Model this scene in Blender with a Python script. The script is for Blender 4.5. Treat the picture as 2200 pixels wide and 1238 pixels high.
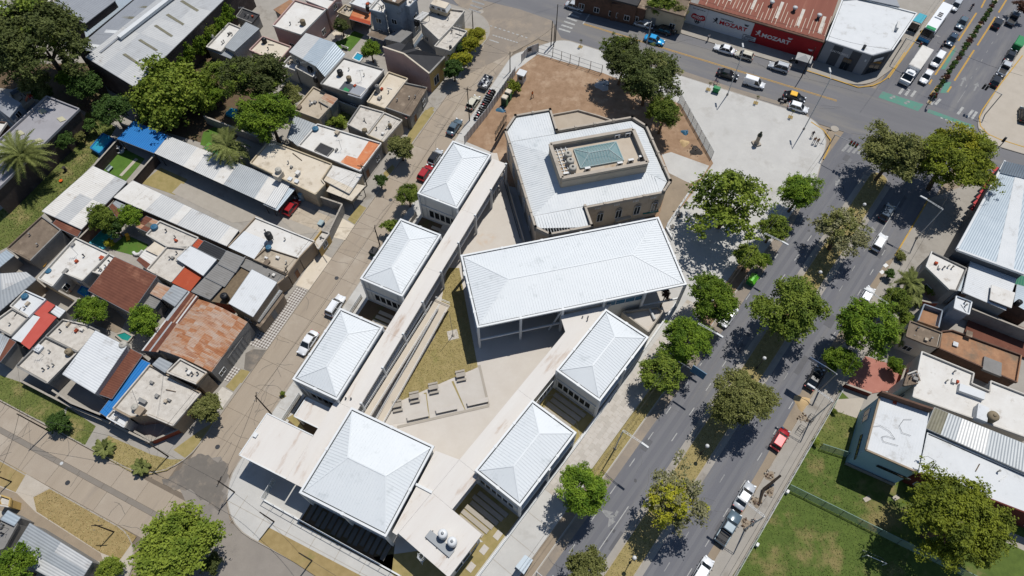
import bpy,math,random
from mathutils import Vector,Matrix,Euler
random.seed(7)
R = math.radians
scene = bpy.context.scene
for o in list(bpy.data.objects):
 bpy.data.objects.remove(o)
# ------------------------------------------------------------------ camera
CAM_H,FPX,PIT,ROLL = 100.0,1462.0,R(60),R(0.3)
cam_d = bpy.data.cameras.new('camera')
cam_d.sensor_width = 36.0
cam_d.lens = FPX/2200*36.0
cam_d.clip_start = 1.0
cam_d.clip_end = 3000.0
cam = bpy.data.objects.new('camera',cam_d)
scene.collection.objects.link(cam)
cam.location = (0,0,CAM_H)
cam.matrix_world = Matrix.Translation((0,0,CAM_H)) @ Matrix.Rotation(R(30),4,'X') @ Matrix.Rotation(ROLL,4,'Z')
scene.camera = cam
# ------------------------------------------------------------------ sky and sun
SUN_EL,SUN_AZ = R(65),R(33)          # azimuth from +Y towards +X
wd = bpy.data.worlds.new('World')
scene.world = wd
wd.use_nodes = True
wn = wd.node_tree.nodes
bg = wn['Background']
sky = wn.new('ShaderNodeTexSky')
sky.sky_type = 'NISHITA'
sky.sun_disc = False
sky.sun_elevation = SUN_EL
sky.sun_rotation = SUN_AZ
sky.air_density = 1.0
sky.dust_density = 0.2
sky.ozone_density = 2.0
wd.node_tree.links.new(sky.outputs[0],bg.inputs[0])
bg.inputs[1].default_value = 0.078
sd = bpy.data.lights.new('sun','SUN')
sd.energy = 4.1
sd.angle = R(0.5)
sd.color = (1.0,0.965,0.905)
sun = bpy.data.objects.new('sun',sd)
scene.collection.objects.link(sun)
sdir = Vector((math.sin(SUN_AZ)*math.cos(SUN_EL),math.cos(SUN_AZ)*math.cos(SUN_EL),math.sin(SUN_EL)))
sun.rotation_euler = (-sdir).to_track_quat('-Z','Y').to_euler()
sun.location = sdir*200
vs = scene.view_settings
vs.view_transform = 'Standard'
vs.look = 'None'
vs.exposure = 0.12
vs.gamma = 1.0
vs.use_curve_mapping = False
scene.cycles.max_bounces = 5
scene.cycles.transparent_max_bounces = 6
# ------------------------------------------------------------------ survey: photo measurement -> world point at a given height
FR = {'PX': (0,0,1),'MA': (1060,220,.25439),'RP': (780,600,.2584),'RA': (1900,300,.2584),
      'RB': (1800,580,.24228),'UH': (740,0,.19382),'MZ': (1280,0,.22727),'SB': (1000,1040,.1599)}
for i_,x_ in enumerate((0,440,880,1240,1640),1):
 for r_,y_ in (('T',0),('M',400),('B',818)):
  FR[r_+str(i_)] = (x_,y_,.33919)
def w(fr,zx,zy,z=0.0):
 a,b,k = FR[fr]
 x = (a+zx*k-1100)/FPX
 y = -(b+zy*k-619)/FPX
 c,s = math.cos(ROLL),math.sin(ROLL)
 x,y = c*x-s*y,s*x+c*y
 dy = math.cos(PIT)+y*math.sin(PIT)
 dz = math.sin(PIT)-y*math.cos(PIT)
 return Vector((x/dz*(100-z),dy/dz*(100-z),z))
def frame(A):
 a = R(A)
 def f(o,t,z=0.0):
  return Vector((o*math.sin(a)+t*math.cos(a),-o*math.cos(a)+t*math.sin(a),z))
 return f
AV,ST,CR = frame(52.2),frame(65.3),frame(155.35)
AA,SA,CA = R(52.2),R(65.3),R(155.35)
HA = R(13.4)
def HX(x,y,z=0.0):
 return Vector((x*math.cos(HA)-y*math.sin(HA),x*math.sin(HA)+y*math.cos(HA),z))
# ------------------------------------------------------------------ mesh collector
C = scene.collection
class MB:
 def __init__(s):
  s.v,s.f,s.m = [],[],[]
 def poly(s,pts,mi=0):
  n = len(s.v)
  s.v += [tuple(p) for p in pts]
  s.f.append(list(range(n,n+len(pts))))
  s.m.append(mi)
  return s
 def prism(s,pts,z0,z1,mi=0,ms=None,bottom=False):
  pts = ccw([(p[0],p[1]) for p in pts])
  k,n = len(pts),len(s.v)
  s.v += [(x,y,z0) for x,y in pts]+[(x,y,z1) for x,y in pts]
  s.f.append([n+k+i for i in range(k)]); s.m.append(mi)
  if bottom:
   s.f.append([n+i for i in reversed(range(k))]); s.m.append(mi)
  for i in range(k):
   j = (i+1) % k
   s.f.append([n+i,n+j,n+k+j,n+k+i]); s.m.append(mi if ms is None else ms)
  return s
 def hexa(s,b,t,mi=0):
  n = len(s.v)
  s.v += [tuple(p) for p in b]+[tuple(p) for p in t]
  for q in ((3,2,1,0),(4,5,6,7),(0,1,5,4),(1,2,6,5),(2,3,7,6),(3,0,4,7)):
   s.f.append([n+i for i in q]); s.m.append(mi)
  return s
 def box(s,c,d,rz=0.0,mi=0):
  x,y,z = d[0]/2,d[1]/2,d[2]/2
  co,si = math.cos(rz),math.sin(rz)
  P = [(c[0]+co*a-si*b,c[1]+si*a+co*b) for a,b in ((-x,-y),(x,-y),(x,y),(-x,y))]
  return s.hexa([(p[0],p[1],c[2]-z) for p in P],[(p[0],p[1],c[2]+z) for p in P],mi)
 def bar(s,p,q,wd_,ht,mi=0):
  p,q = Vector(p),Vector(q)
  d = q-p
  h = Vector((d.x,d.y,0))
  sd_ = Vector((-h.y,h.x,0)).normalized() if h.length > 1e-4 else Vector((1,0,0))
  up = d.cross(sd_).normalized()*-1
  if up.z < 0: up = -up
  sd_,up = sd_*wd_/2,up*ht/2
  return s.hexa([p-sd_-up,p+sd_-up,q+sd_-up,q-sd_-up],[p-sd_+up,p+sd_+up,q+sd_+up,q-sd_+up],mi)
 def tube(s,p,q,r0,r1=None,n=6,mi=0):
  p,q = Vector(p),Vector(q)
  r1 = r0 if r1 is None else r1
  d = (q-p).normalized()
  a = d.orthogonal().normalized(); b = d.cross(a)
  k = len(s.v)
  for c_,r in ((p,r0),(q,r1)):
   for i in range(n):
    t = 2*math.pi*i/n
    s.v.append(tuple(c_+(a*math.cos(t)+b*math.sin(t))*r))
  for i in range(n):
   j = (i+1) % n
   s.f.append([k+i,k+j,k+n+j,k+n+i]); s.m.append(mi)
  s.f.append([k+i for i in reversed(range(n))]); s.m.append(mi)
  s.f.append([k+n+i for i in range(n)]); s.m.append(mi)
  return s
 def path(s,pts,r,n=5,mi=0):
  for a,b in zip(pts[:-1],pts[1:]):
   s.tube(a,b,r,r,n,mi)
  return s
 def lathe(s,c,prof,n=12,mi=0):
  k = len(s.v)
  for r,z in prof:
   for i in range(n):
    t = 2*math.pi*i/n
    s.v.append((c[0]+r*math.cos(t),c[1]+r*math.sin(t),c[2]+z))
  m = len(prof)
  for a in range(m-1):
   for i in range(n):
    j = (i+1) % n
    s.f.append([k+a*n+i,k+a*n+j,k+(a+1)*n+j,k+(a+1)*n+i]); s.m.append(mi)
  s.f.append([k+(m-1)*n+i for i in range(n)]); s.m.append(mi)
  return s
 def mesh(s,name,mats,off=(0,0,0),smooth=False):
  me = bpy.data.meshes.new(name)
  if isinstance(mats,str): mats = MT[mats]
  me.from_pydata([(a-off[0],b-off[1],c-off[2]) for a,b,c in s.v],[],s.f)
  if not isinstance(mats,(list,tuple)): mats = [mats]
  for m in mats: me.materials.append(MT[m] if isinstance(m,str) else m)
  if len(mats) > 1: me.polygons.foreach_set('material_index',s.m)
  if smooth: me.polygons.foreach_set('use_smooth',[True]*len(me.polygons))
  me.update()
  return me
 def build(s,name,mats,parent=None,smooth=False):
  off = org(parent)
  o = bpy.data.objects.new(name,s.mesh(name,mats,off,smooth))
  C.objects.link(o)
  o.parent = parent
  return o
def org(p):
 v = Vector((0,0,0))
 while p is not None:
  v += p.location; p = p.parent
 return v
def ccw(p):
 a = sum(p[i][0]*p[(i+1) % len(p)][1]-p[(i+1) % len(p)][0]*p[i][1] for i in range(len(p)))
 return list(p) if a > 0 else list(reversed(p))
def tag(o,label=None,cat=None,group=None,kind=None):
 if label: o['label'] = label
 if cat: o['category'] = cat
 if group: o['group'] = group
 if kind: o['kind'] = kind
 return o
def thing(name,label,cat,loc=(0,0,0),group=None,rz=0.0):
 o = bpy.data.objects.new(name,None)
 C.objects.link(o)
 o.empty_display_size = .3
 o.location = loc
 o.rotation_euler = (0,0,rz)
 return tag(o,label,cat,group)
def struct(name,mb,mat,parent=None):
 o = mb.build(name,mat,parent)
 if parent is None: o['kind'] = 'structure'
 return o
def dup(o,parent=None):
 c = o.copy()
 C.objects.link(c)
 c.parent = parent
 for ch in o.children: dup(ch,c)
 return c
def inst(name,me,parent,loc,rz=0.0,sc=(1,1,1)):
 o = bpy.data.objects.new(name,me)
 C.objects.link(o)
 o.parent = parent
 o.location = Vector(loc)-org(parent)
 o.rotation_euler = (0,0,rz)
 o.scale = sc
 return o
# ------------------------------------------------------------------ materials
def lin(c):
 c /= 255.0
 return c/12.92 if c <= .04045 else ((c+.055)/1.055) ** 2.4
def A(r,g,b,k=1.42):                      # colour of a sunlit surface -> its base colour
 return tuple(min(.86,lin(x)/k) for x in (r,g,b))+(1,)
MT = {}
def M(name,c,r=.85,c2=None,s=.6,k=.6,c3=None,s3=.12,t3=.55,bump=0.0,bs=8.0,metal=0.0,coord='P',spec=.3,streak=None):
 m = bpy.data.materials.new(name)
 m.use_nodes = True
 nt = m.node_tree; N = nt.nodes; L = nt.links
 b = N['Principled BSDF']
 b.inputs['Roughness'].default_value = r
 b.inputs['Metallic'].default_value = metal
 b.inputs['Specular IOR Level'].default_value = spec
 MT[name] = m
 if c2 is None and bump == 0:
  b.inputs['Base Color'].default_value = c
  return m
 if coord == 'P':
  co = N.new('ShaderNodeNewGeometry').outputs['Position']
 else:
  co = N.new('ShaderNodeTexCoord').outputs['Object']
 if streak:
  mp = N.new('ShaderNodeMapping')
  mp.inputs['Rotation'].default_value = (0,0,-streak[0])
  mp.inputs['Scale'].default_value = (streak[1],streak[2],1)
  mv = mp
  mp2 = N.new('ShaderNodeMapping'); mp2.inputs['Rotation'].default_value = (0,0,-streak[0])
  mp.inputs['Rotation'].default_value = (0,0,0)
  L.new(co,mp2.inputs[0]); L.new(mp2.outputs[0],mp.inputs[0])
  co1 = mp.outputs[0]
 else:
  co1 = co
 def noise(scale,det,cc,ro=.6):
  n = N.new('ShaderNodeTexNoise')
  n.inputs['Scale'].default_value = scale
  n.inputs['Detail'].default_value = det
  n.inputs['Roughness'].default_value = ro
  L.new(cc,n.inputs['Vector'])
  return n.outputs['Fac']
 def ramp(f,a,z):
  q = N.new('ShaderNodeMapRange')
  q.inputs['From Min'].default_value = a; q.inputs['From Max'].default_value = z
  L.new(f,q.inputs['Value'])
  return q.outputs[0]
 def mix(f,x,y,fk=1.0):
  q = N.new('ShaderNodeMix'); q.data_type = 'RGBA'
  if fk != 1.0:
   mm = N.new('ShaderNodeMath'); mm.operation = 'MULTIPLY'; mm.inputs[1].default_value = fk
   L.new(f,mm.inputs[0]); f = mm.outputs[0]
  L.new(f,q.inputs['Factor'])
  for i,v in ((6,x),(7,y)):
   if isinstance(v,tuple): q.inputs[i].default_value = v
   else: L.new(v,q.inputs[i])
  return q.outputs[2]
 col = c
 if c2 is not None:
  col = mix(ramp(noise(s,8,co1),.3,.7),c,c2,k)
  col = mix(ramp(noise(s*7,5,co1,.7),.35,.75),col,c2,k*.5)
 if c3 is not None:
  col = mix(ramp(noise(s3,9,co1,.68),t3,t3+.13),col,c3,.8)
 if not isinstance(col,tuple): L.new(col,b.inputs['Base Color'])
 else: b.inputs['Base Color'].default_value = col
 if bump:
  bp = N.new('ShaderNodeBump')
  bp.inputs['Strength'].default_value = bump
  bp.inputs['Distance'].default_value = .05
  L.new(noise(bs,6,co),bp.inputs['Height'])
  L.new(bp.outputs[0],b.inputs['Normal'])
 return m
M('asphalt',A(121,121,126),.9,A(110,111,117),.25,.7,A(140,138,136),.11,.5,.3,20,streak=(AA,.25,1.6))
M('asphalt_cross',A(130,129,131),.9,A(113,113,117),.25,.7,A(140,136,130),.1,.5,.3,20,streak=(CA,.2,1.6))
M('asphalt_patch',A(130,123,115),.9,A(112,107,101),.9,.7,A(158,145,130),.4,.52,.4,15)
M('junction_grey',A(158,150,141),.92,A(142,135,127),.5,.7,A(130,124,118),.2,.55,.2,12)
M('dusty_road',A(160,148,134),.92,A(140,131,121),.5,.7,A(176,160,140),.15,.5,.2,12)
M('slab',A(181,167,149),.9,A(164,150,133),.55,.7,A(144,133,122),.16,.55,.25,10,streak=(SA,.18,1.2))
M('slab2',A(180,167,150),.9,A(169,155,139),.5,.7,A(188,176,160),.2,.5,.25,10)
M('slab_grey',A(146,138,128),.9,A(134,126,117),.8,.6,None,bump=.2)
M('joint',A(132,120,106),.95,A(114,103,91),1.2,.6)
M('ground_dust',A(168,152,132),.95,A(146,132,114),.4,.7,A(120,112,102),.13,.56,.2)
M('pave',A(200,190,176),.9,A(186,176,162),.5,.7,A(170,158,144),.14,.56,.15)
M('plaza',A(211,209,204),.88,A(194,192,188),.35,.8,A(182,178,171),.16,.54,.12)
M('pave_grey',A(178,172,163),.9,A(160,154,145),.6,.7,A(140,132,122),.2,.55,.2)
M('tile_pale',A(212,206,198),.85,A(198,190,180),1.5,.8,A(182,170,156),.3,.55)
M('tile_pale2',A(202,196,187),.85,A(188,180,170),1.5,.8)
M('kerb',A(184,176,164),.9,A(160,150,138),1.5,.7)
M('kerb_yellow',A(214,168,60),.8,A(190,156,84),1.2,.8,A(160,146,122),.6,.56)
M('soil',A(178,148,121),.95,A(146,117,91),.7,.9,A(194,168,142),.18,.52,.5,6)
M('soil_dark',A(116,96,74),.95,A(96,80,62),.5,.8,A(92,98,56),.25,.52,.4,6)
M('school_floor',A(217,210,201),.88,A(207,198,187),.4,.7,A(212,178,142),.1,.62,.12)
M('school_slab',A(212,206,198),.88,A(200,192,182),.6,.7,None,bump=.1)
M('grass_dry',A(178,160,112),.95,A(146,134,82),1.1,.8,A(138,136,76),.3,.58,.3,25)
M('grass_yellow',A(178,156,110),.95,A(150,130,86),1.1,.8,A(142,136,82),.3,.6,.3,25)
M('grass_green',A(120,126,66),.95,A(92,106,48),.9,.8,A(160,145,98),.2,.52,.3,25)
M('lawn',A(104,122,54),.95,A(78,96,40),.9,.9,A(150,134,90),.16,.51,.35,22)
M('lawn_bright',A(100,136,52),.95,A(74,106,38),.6,.9,A(112,124,60),.3,.55,.8,25)
M('mark_white',A(205,205,200),.8,A(150,150,150),2.2,.9)
M('mark_worn',A(172,172,170),.8,A(132,132,133),2.0,1.0)
M('mark_yellow',A(216,166,62),.8,A(172,144,90),1.6,.8)
M('mark_green',A(84,152,132),.8,A(104,140,128),.9,.8,A(122,128,126),.6,.53)
M('roof_white',A(235,239,241),.5,A(226,231,234),.3,.6,A(202,208,210),.4,.58,spec=.3)
M('roof_cap',A(240,245,248),.45)
M('frame_white',A(238,240,240),.5,A(224,226,226),.8,.5)
M('gutter_dark',(.03,.035,.035,1),.7)
M('wall_white',A(232,232,228),.8,A(218,217,212),.5,.6,bump=.05)
M('concrete_roof',A(234,230,224),.85,A(226,219,211),.5,.8,A(188,160,138),.5,.57,.06,streak=(SA,.25,1.1))
M('concrete_roof2',A(234,230,224),.85,A(226,219,211),.5,.8,A(190,164,142),.5,.575,.06,streak=(AA,.25,1.1))
M('concrete',A(186,178,166),.88,A(168,160,148),.7,.7,bump=.1)
M('concrete_dark',A(120,116,110),.9,A(104,100,94),.8,.7,bump=.1)
M('ramp_floor',A(216,205,189),.88,A(204,192,175),.6,.6)
M('steel_grey',A(150,154,158),.45,None,metal=.3)
M('steel_dark',A(62,64,68),.5)
M('steel_pale',A(206,208,208),.45)
M('glass_dark',(.012,.016,.02,1),.08,spec=.6)
M('glass_blue',A(70,120,150),.1,spec=.6)
M('mesh_pale',A(170,186,186),.6)
M('mansion_wall',A(214,198,178),.85,A(198,181,160),.5,.7,A(170,150,128),.3,.56,.1)
M('mansion_trim',A(196,186,172),.85,A(176,164,150),.7,.7,A(140,130,118),.4,.56,.15)
M('mansion_roof',A(228,231,232),.5,A(214,219,222),.5,.8,A(190,197,200),.4,.56,spec=.3)
M('terrace',A(208,195,178),.9,A(194,179,160),.6,.8,A(168,136,96),.2,.58,.1)
M('terrace_grey',A(196,182,164),.9,A(178,164,146),.6,.8,None,bump=.1)
M('r_white',A(238,236,231),.8,A(218,213,205),.5,.8,A(172,160,146),.6,.57,.1)
M('r_bright',A(230,232,233),.65,A(216,219,221),.5,.7,A(190,188,184),.5,.57)
M('r_cream',A(232,221,203),.85,A(214,200,178),.5,.8,A(164,148,126),.4,.56,.1)
M('r_beige',A(206,193,174),.9,A(180,166,146),.6,.8,A(132,120,104),.4,.54,.15)
M('r_speck',A(228,222,212),.9,A(190,182,171),1.2,.8,A(134,124,113),.8,.57,.15)
M('r_brown',A(146,130,113),.95,A(112,98,84),.8,.9,A(178,160,140),.35,.55,.2)
M('r_grey',A(150,148,145),.85,A(130,127,123),.6,.8,A(104,98,92),.4,.57,.15)
M('r_dark',A(70,70,72),.85,A(56,56,59),.8,.8,A(100,96,90),.5,.62,.15)
M('r_orange',A(226,150,104),.9,A(206,122,80),.8,.8,A(222,186,156),.5,.54,.1)
M('r_terra',A(190,86,54),.85,A(170,76,48),.8,.7,A(206,120,86),.5,.58)
M('r_red',A(206,96,84),.8,A(190,80,68),.8,.7)
M('r_rust',A(128,80,62),.85,A(106,64,50),.7,.9,A(154,106,84),.3,.56)
M('r_rust_lt',A(196,146,108),.85,A(166,104,68),.9,1.0,A(206,188,170),.6,.51,streak=(SA,2.2,.5))
M('r_rust_mix',A(196,184,172),.8,A(184,132,94),.8,1.0,A(158,98,64),.6,.54,streak=(SA,2.2,.5))
M('r_metal',A(216,216,214),.5,A(196,197,197),.5,.8,A(160,152,144),.3,.6,metal=.15)
M('r_metal2',A(178,183,186),.5,A(160,165,169),.5,.8,A(140,128,116),.4,.62,metal=.15)
M('r_metalblue',A(190,201,209),.45,A(172,185,195),.5,.8,metal=.15)
M('r_shed',A(164,168,174),.6,A(150,154,161),.4,.8,A(136,138,142),.2,.58)
M('r_shed_lit',A(196,198,199),.6,A(182,184,186),.4,.8,A(172,172,172),.2,.58)  # paler copy of the shed grey: the sunlit slope is painted in
M('r_shed_tan',A(176,174,178),.65,A(156,154,158),.3,.8,A(88,78,74),.16,.6)
M('r_blue',A(30,126,200),.55,A(24,112,184),.6,.6)
M('r_black',A(48,50,54),.7,A(40,41,45),.8,.6)
M('r_green',A(40,128,96),.6,A(48,110,90),.8,.6)
M('skylight',A(220,214,184),.5,A(176,172,140),1.0,.8)
M('skylight_dk',A(140,136,112),.55,A(108,104,88),1.0,.9)
M('r_mozart',A(150,90,72),.75,A(130,74,58),.3,.8,A(176,122,100),.18,.55,streak=(SA,.12,2.2))
M('r_gravel',A(140,122,98),.95,A(110,96,78),2.5,.9,None,bump=.3)
M('r_orangedirt',A(190,146,112),.92,A(154,114,86),.8,.95,A(126,114,98),.3,.5,.15)
M('w_white',A(218,214,206),.85,A(196,190,180),.5,.8,A(150,142,130),.35,.58)
M('w_cream',A(212,196,168),.85,A(192,176,148),.5,.8,A(150,136,116),.35,.58)
M('w_pink',A(206,174,166),.85,A(188,156,148),.5,.8,A(156,138,132),.35,.58)
M('w_grey',A(160,158,154),.88,A(138,135,130),.5,.8,A(104,100,96),.35,.56)
M('w_bluegrey',A(166,176,188),.85,A(140,150,162),.5,.9,A(104,108,114),.4,.54)
M('w_brick',A(120,92,78),.92,A(96,74,62),1.2,.9,A(72,62,56),.35,.52,.4,9)
M('w_brickdk',A(92,80,76),.92,A(72,62,58),1.0,.9,A(112,102,96),.35,.55,.4,9)
M('w_yellow',A(206,176,110),.85,A(188,156,96),.5,.8)
M('w_terra',A(166,92,68),.85,A(150,66,46),.6,.8)
M('w_darkred',A(116,54,44),.85,A(88,38,32),.6,.8)
M('w_blue',A(160,196,212),.8,A(140,178,196),.3,.7)
M('w_red',A(176,30,38),.7,A(160,26,34),.4,.6)
M('w_sign',A(226,230,234),.7,A(212,216,222),.4,.6)
M('w_tan',A(176,158,136),.88,A(154,138,118),.5,.8,A(126,112,98),.35,.56)
M('w_char',A(84,88,94),.7)
M('w_steel',A(156,160,166),.7)
M('p_red',A(192,132,117),.88,A(176,116,102),1.0,.8,A(206,146,128),.4,.56)
M('txt_red',A(190,30,42),.7)
M('txt_dark',A(40,46,60),.7)
M('txt_white',A(236,236,236),.7)
M('door_wood',A(120,80,52),.7)
M('door_grey',A(130,132,132),.6)
M('shutter',A(150,150,148),.6)
M('water',A(44,150,140),.08,A(36,130,124),.6,.6,spec=.6)
M('water_blue',A(60,170,200),.08,A(44,150,186),.6,.6,spec=.6)
M('water_dark',A(38,70,72),.08,spec=.6)
M('pool_blue',A(36,120,180),.5)
M('pool_rim',A(92,176,196),.6)
M('tank_black',A(36,37,40),.5)
M('tank_grey',A(196,192,182),.7,A(176,170,158),1.2,.7)
M('tank_blue',A(60,110,140),.5)
M('tank_old',A(156,142,118),.9,A(128,114,92),1.2,.8)
M('tank_steel',A(232,234,235),.35)
M('wood',A(118,98,78),.85,A(92,76,60),1.5,.8)
M('wood_dark',A(66,56,48),.85,A(50,42,36),2.0,.8)
M('wood_orange',A(186,104,50),.7)
M('plastic_green',A(40,140,84),.5)
M('plastic_lime',A(96,190,40),.45)
M('plastic_dkgreen',A(36,72,56),.5)
M('plastic_white',A(230,230,228),.5)
M('plastic_yellow',A(236,176,48),.5)
M('plastic_orange',A(226,104,44),.5)
M('plastic_teal',A(60,170,190),.5)
M('red_frame',A(190,40,46),.5)
M('sand',A(216,186,140),.95,A(196,166,122),1.5,.7,None,bump=.4)
M('rubble',A(150,132,116),.95,A(116,98,82),2.5,.9,None,bump=.6)
M('stone_dark',A(76,70,66),.95,A(56,52,50),2.5,.9)
M('cloth_grey',A(190,190,188),.9)
M('solar',A(34,74,116),.15,spec=.6)
M('wire',(.02,.02,.02,1),.6)
M('green_mesh',A(132,158,146),.7)
M('bronze',A(76,80,66),.6)
M('skin',A(198,150,122),.7)
M('cone_dark',A(52,46,44),.9)
M('cloth_dark',A(58,62,78),.9)
M('cloth_orange',A(232,122,44),.9)
M('cloth_white',A(226,226,224),.9)
M('cloth_blue',A(70,92,130),.9)
M('cloth_tan',A(170,130,96),.9)
M('hair',A(40,30,24),.9)
gm = bpy.data.materials.new('skylight_glass'); gm.use_nodes = True
gb = gm.node_tree.nodes['Principled BSDF']
gb.inputs['Base Color'].default_value = A(172,218,222)
gb.inputs['Roughness'].default_value = .08
gb.inputs['Alpha'].default_value = .42
MT['skylight_glass'] = gm
fg = bpy.data.materials.new('fence_glass'); fg.use_nodes = True
fb = fg.node_tree.nodes['Principled BSDF']
fb.inputs['Base Color'].default_value = A(190,200,200)
fb.inputs['Roughness'].default_value = .3
fb.inputs['Alpha'].default_value = .35
MT['fence_glass'] = fg
def leafmat(name,c,c2,var=.5,hue=None):  # the darker second tone paints shaded gaps between leaves into the colour
 m = bpy.data.materials.new(name); m.use_nodes = True
 nt = m.node_tree; N = nt.nodes; L = nt.links
 b = N['Principled BSDF']
 b.inputs['Roughness'].default_value = .6
 b.inputs['Specular IOR Level'].default_value = .12
 tc = N.new('ShaderNodeTexCoord')
 oi = N.new('ShaderNodeObjectInfo')
 ad = N.new('ShaderNodeVectorMath'); ad.operation = 'ADD'
 L.new(tc.outputs['Object'],ad.inputs[0]); L.new(oi.outputs['Random'],ad.inputs[1])
 n = N.new('ShaderNodeTexNoise'); n.inputs['Scale'].default_value = 2.2; n.inputs['Detail'].default_value = 6
 n.inputs['Roughness'].default_value = .75
 L.new(ad.outputs[0],n.inputs['Vector'])
 mr = N.new('ShaderNodeMapRange'); mr.inputs['From Min'].default_value = .4; mr.inputs['From Max'].default_value = .6
 L.new(n.outputs['Fac'],mr.inputs['Value'])
 mx = N.new('ShaderNodeMix'); mx.data_type = 'RGBA'
 L.new(mr.outputs[0],mx.inputs['Factor'])
 mx.inputs[6].default_value = c+(1,); mx.inputs[7].default_value = c2+(1,)
 hs = N.new('ShaderNodeHueSaturation')
 vr = N.new('ShaderNodeMapRange'); vr.inputs['To Min'].default_value = .82; vr.inputs['To Max'].default_value = 1.2
 L.new(oi.outputs['Random'],vr.inputs['Value']); L.new(vr.outputs[0],hs.inputs['Value'])
 L.new(mx.outputs[2],hs.inputs['Color'])
 L.new(hs.outputs[0],b.inputs['Base Color'])
 tr = N.new('ShaderNodeBsdfTranslucent')
 L.new(hs.outputs[0],tr.inputs['Color'])
 ms = N.new('ShaderNodeMixShader'); ms.inputs[0].default_value = .2
 L.new(b.outputs[0],ms.inputs[1]); L.new(tr.outputs[0],ms.inputs[2])
 L.new(ms.outputs[0],N['Material Output'].inputs['Surface'])
 MT[name] = m
leafmat('leaf_mid',(.19,.24,.035),(.06,.098,.014))
leafmat('leaf_bright',(.175,.255,.024),(.05,.1,.009))
leafmat('leaf_dark',(.115,.135,.04),(.045,.062,.016))
leafmat('leaf_yellow',(.38,.36,.03),(.18,.2,.02))
leafmat('leaf_lime',(.235,.29,.04),(.1,.15,.018))
leafmat('leaf_olive',(.21,.215,.07),(.1,.11,.028))
leafmat('leaf_grey',(.3,.285,.15),(.15,.155,.065))
leafmat('leaf_autumn',(.24,.275,.028),(.09,.12,.016))
leafmat('leaf_red',(.13,.06,.04),(.065,.035,.025))
leafmat('leaf_palm',(.2,.22,.07),(.1,.12,.03))
leafmat('leaf_topiary',(.075,.13,.028),(.035,.07,.015))
# ------------------------------------------------------------------ ground, roads, pavements
def fillet(pts,rad,n=8):
 out = []
 k = len(pts)
 for i,p in enumerate(pts):
  r = rad[i] if isinstance(rad,(list,tuple)) else rad
  p = Vector(p[:2])
  if r <= 0:
   out.append(p); continue
  a = (Vector(pts[i-1][:2])-p).normalized(); b = (Vector(pts[(i+1) % k][:2])-p).normalized()
  th = a.angle(b)
  d = r/math.tan(th/2)
  s,e = p+a*d,p+b*d
  c = p+(a+b).normalized()*(r/math.sin(th/2))
  a0,a1 = math.atan2(s.y-c.y,s.x-c.x),math.atan2(e.y-c.y,e.x-c.x)
  da = (a1-a0+math.pi) % (2*math.pi)-math.pi
  for j in range(n+1):
   t = a0+da*j/n
   out.append(c+Vector((math.cos(t),math.sin(t)))*r)
 return out
def sheet(pts,z):
 return MB().poly([(p[0],p[1],z) for p in ccw([(q[0],q[1]) for q in pts])])
def zp(fr,pts,z=0.0):
 return [w(fr,a,b,z) for a,b in pts]
g = struct('ground',sheet([(-900,-500),(900,-500),(900,1100),(-900,1100)],-.06),'ground_dust')
road_av = struct('avenue',sheet([AV(-6,-90),AV(14,-90),AV(14,420),AV(-6,420)],-.004),'asphalt')
road_cr = struct('cross_street',sheet([CR(112,-150),CR(126.6,-150),CR(126.6,300),CR(112,300)],0),'asphalt_cross')
st_base = struct('residential_street',sheet([ST(-56,1.2),ST(-47,1.2),ST(-47,114),ST(-56,114)],-.03),'joint')
bs_base = struct('lower_street',sheet([CR(-7.2,36),CR(1.2,36),CR(1.2,230),CR(-7.2,230)],-.034),'joint')
def slab_mesh(nm,a,b,mt):
 return MB().prism([(-a/2,-b/2),(a/2,-b/2),(a/2,b/2),(-a/2,b/2)],-.03,0).mesh(nm,mt)
sm1 = slab_mesh('slab',4.46,3.36,'slab'); sm2 = slab_mesh('slab',4.46,3.36,'slab2')
sg = slab_mesh('slab',4.46,.72,'slab_grey'); sw = slab_mesh('slab',4.46,2.92,'slab2'); sw2 = slab_mesh('slab',4.46,2.92,'slab')
for i in range(25):
 for j,o_ in enumerate((-53.32,-49.92)):
  p = ST(o_,3.5+4.5*i)
  inst('concrete_slab',random.choice((sm1,sm1,sm2)),st_base,(p.x,p.y,random.uniform(-.004,.004)),SA)
for i in range(-2,19):
 for o_,me in ((-4.56,random.choice((sw,sw2))),(-2.7,sg),(-.84,random.choice((sw,sw2)))):
  p = CR(o_,47+4.5*i+(0 if o_ != -2.7 else 1.2))
  inst('concrete_slab',me,bs_base,(p.x,p.y,random.uniform(-.004,.004)),CA)
struct('road_junction',sheet(zp('B1',[(1120,640),(1180,560),(1270,500),(1400,480),(1460,640),(1430,760),(1460,900),(1900,1150),(2400,1500),(1500,1700),(1300,1500),(1120,900),(1265,880),(1190,800)]),.012),'junction_grey')
rj = random.Random(2)
for pts in ([(1020,640),(1090,600),(1140,545),(1220,480),(1300,465),(1360,505),(1450,525),(1440,600),(1415,680),(1330,770),(1250,745),(1200,690),(1110,690)],[(1330,780),(1400,690),(1425,760),(1380,830)]):
 q = []
 for a,b in zip(pts,pts[1:]+pts[:1]):
  for k in range(4): q.append((a[0]+(b[0]-a[0])*k/4+rj.uniform(-14,14),a[1]+(b[1]-a[1])*k/4+rj.uniform(-9,9)))
 struct('worn_asphalt',sheet(zp('B1',q),.016+.004*(len(pts) < 6)),'asphalt_patch')
struct('road_junction',sheet(zp('T3',[(140,-160),(330,60),(480,190),(470,300),(330,490),(640,340),(820,245),(960,240),(900,130),(700,60),(330,-30),(240,-190)]),.012),'dusty_road')
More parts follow.
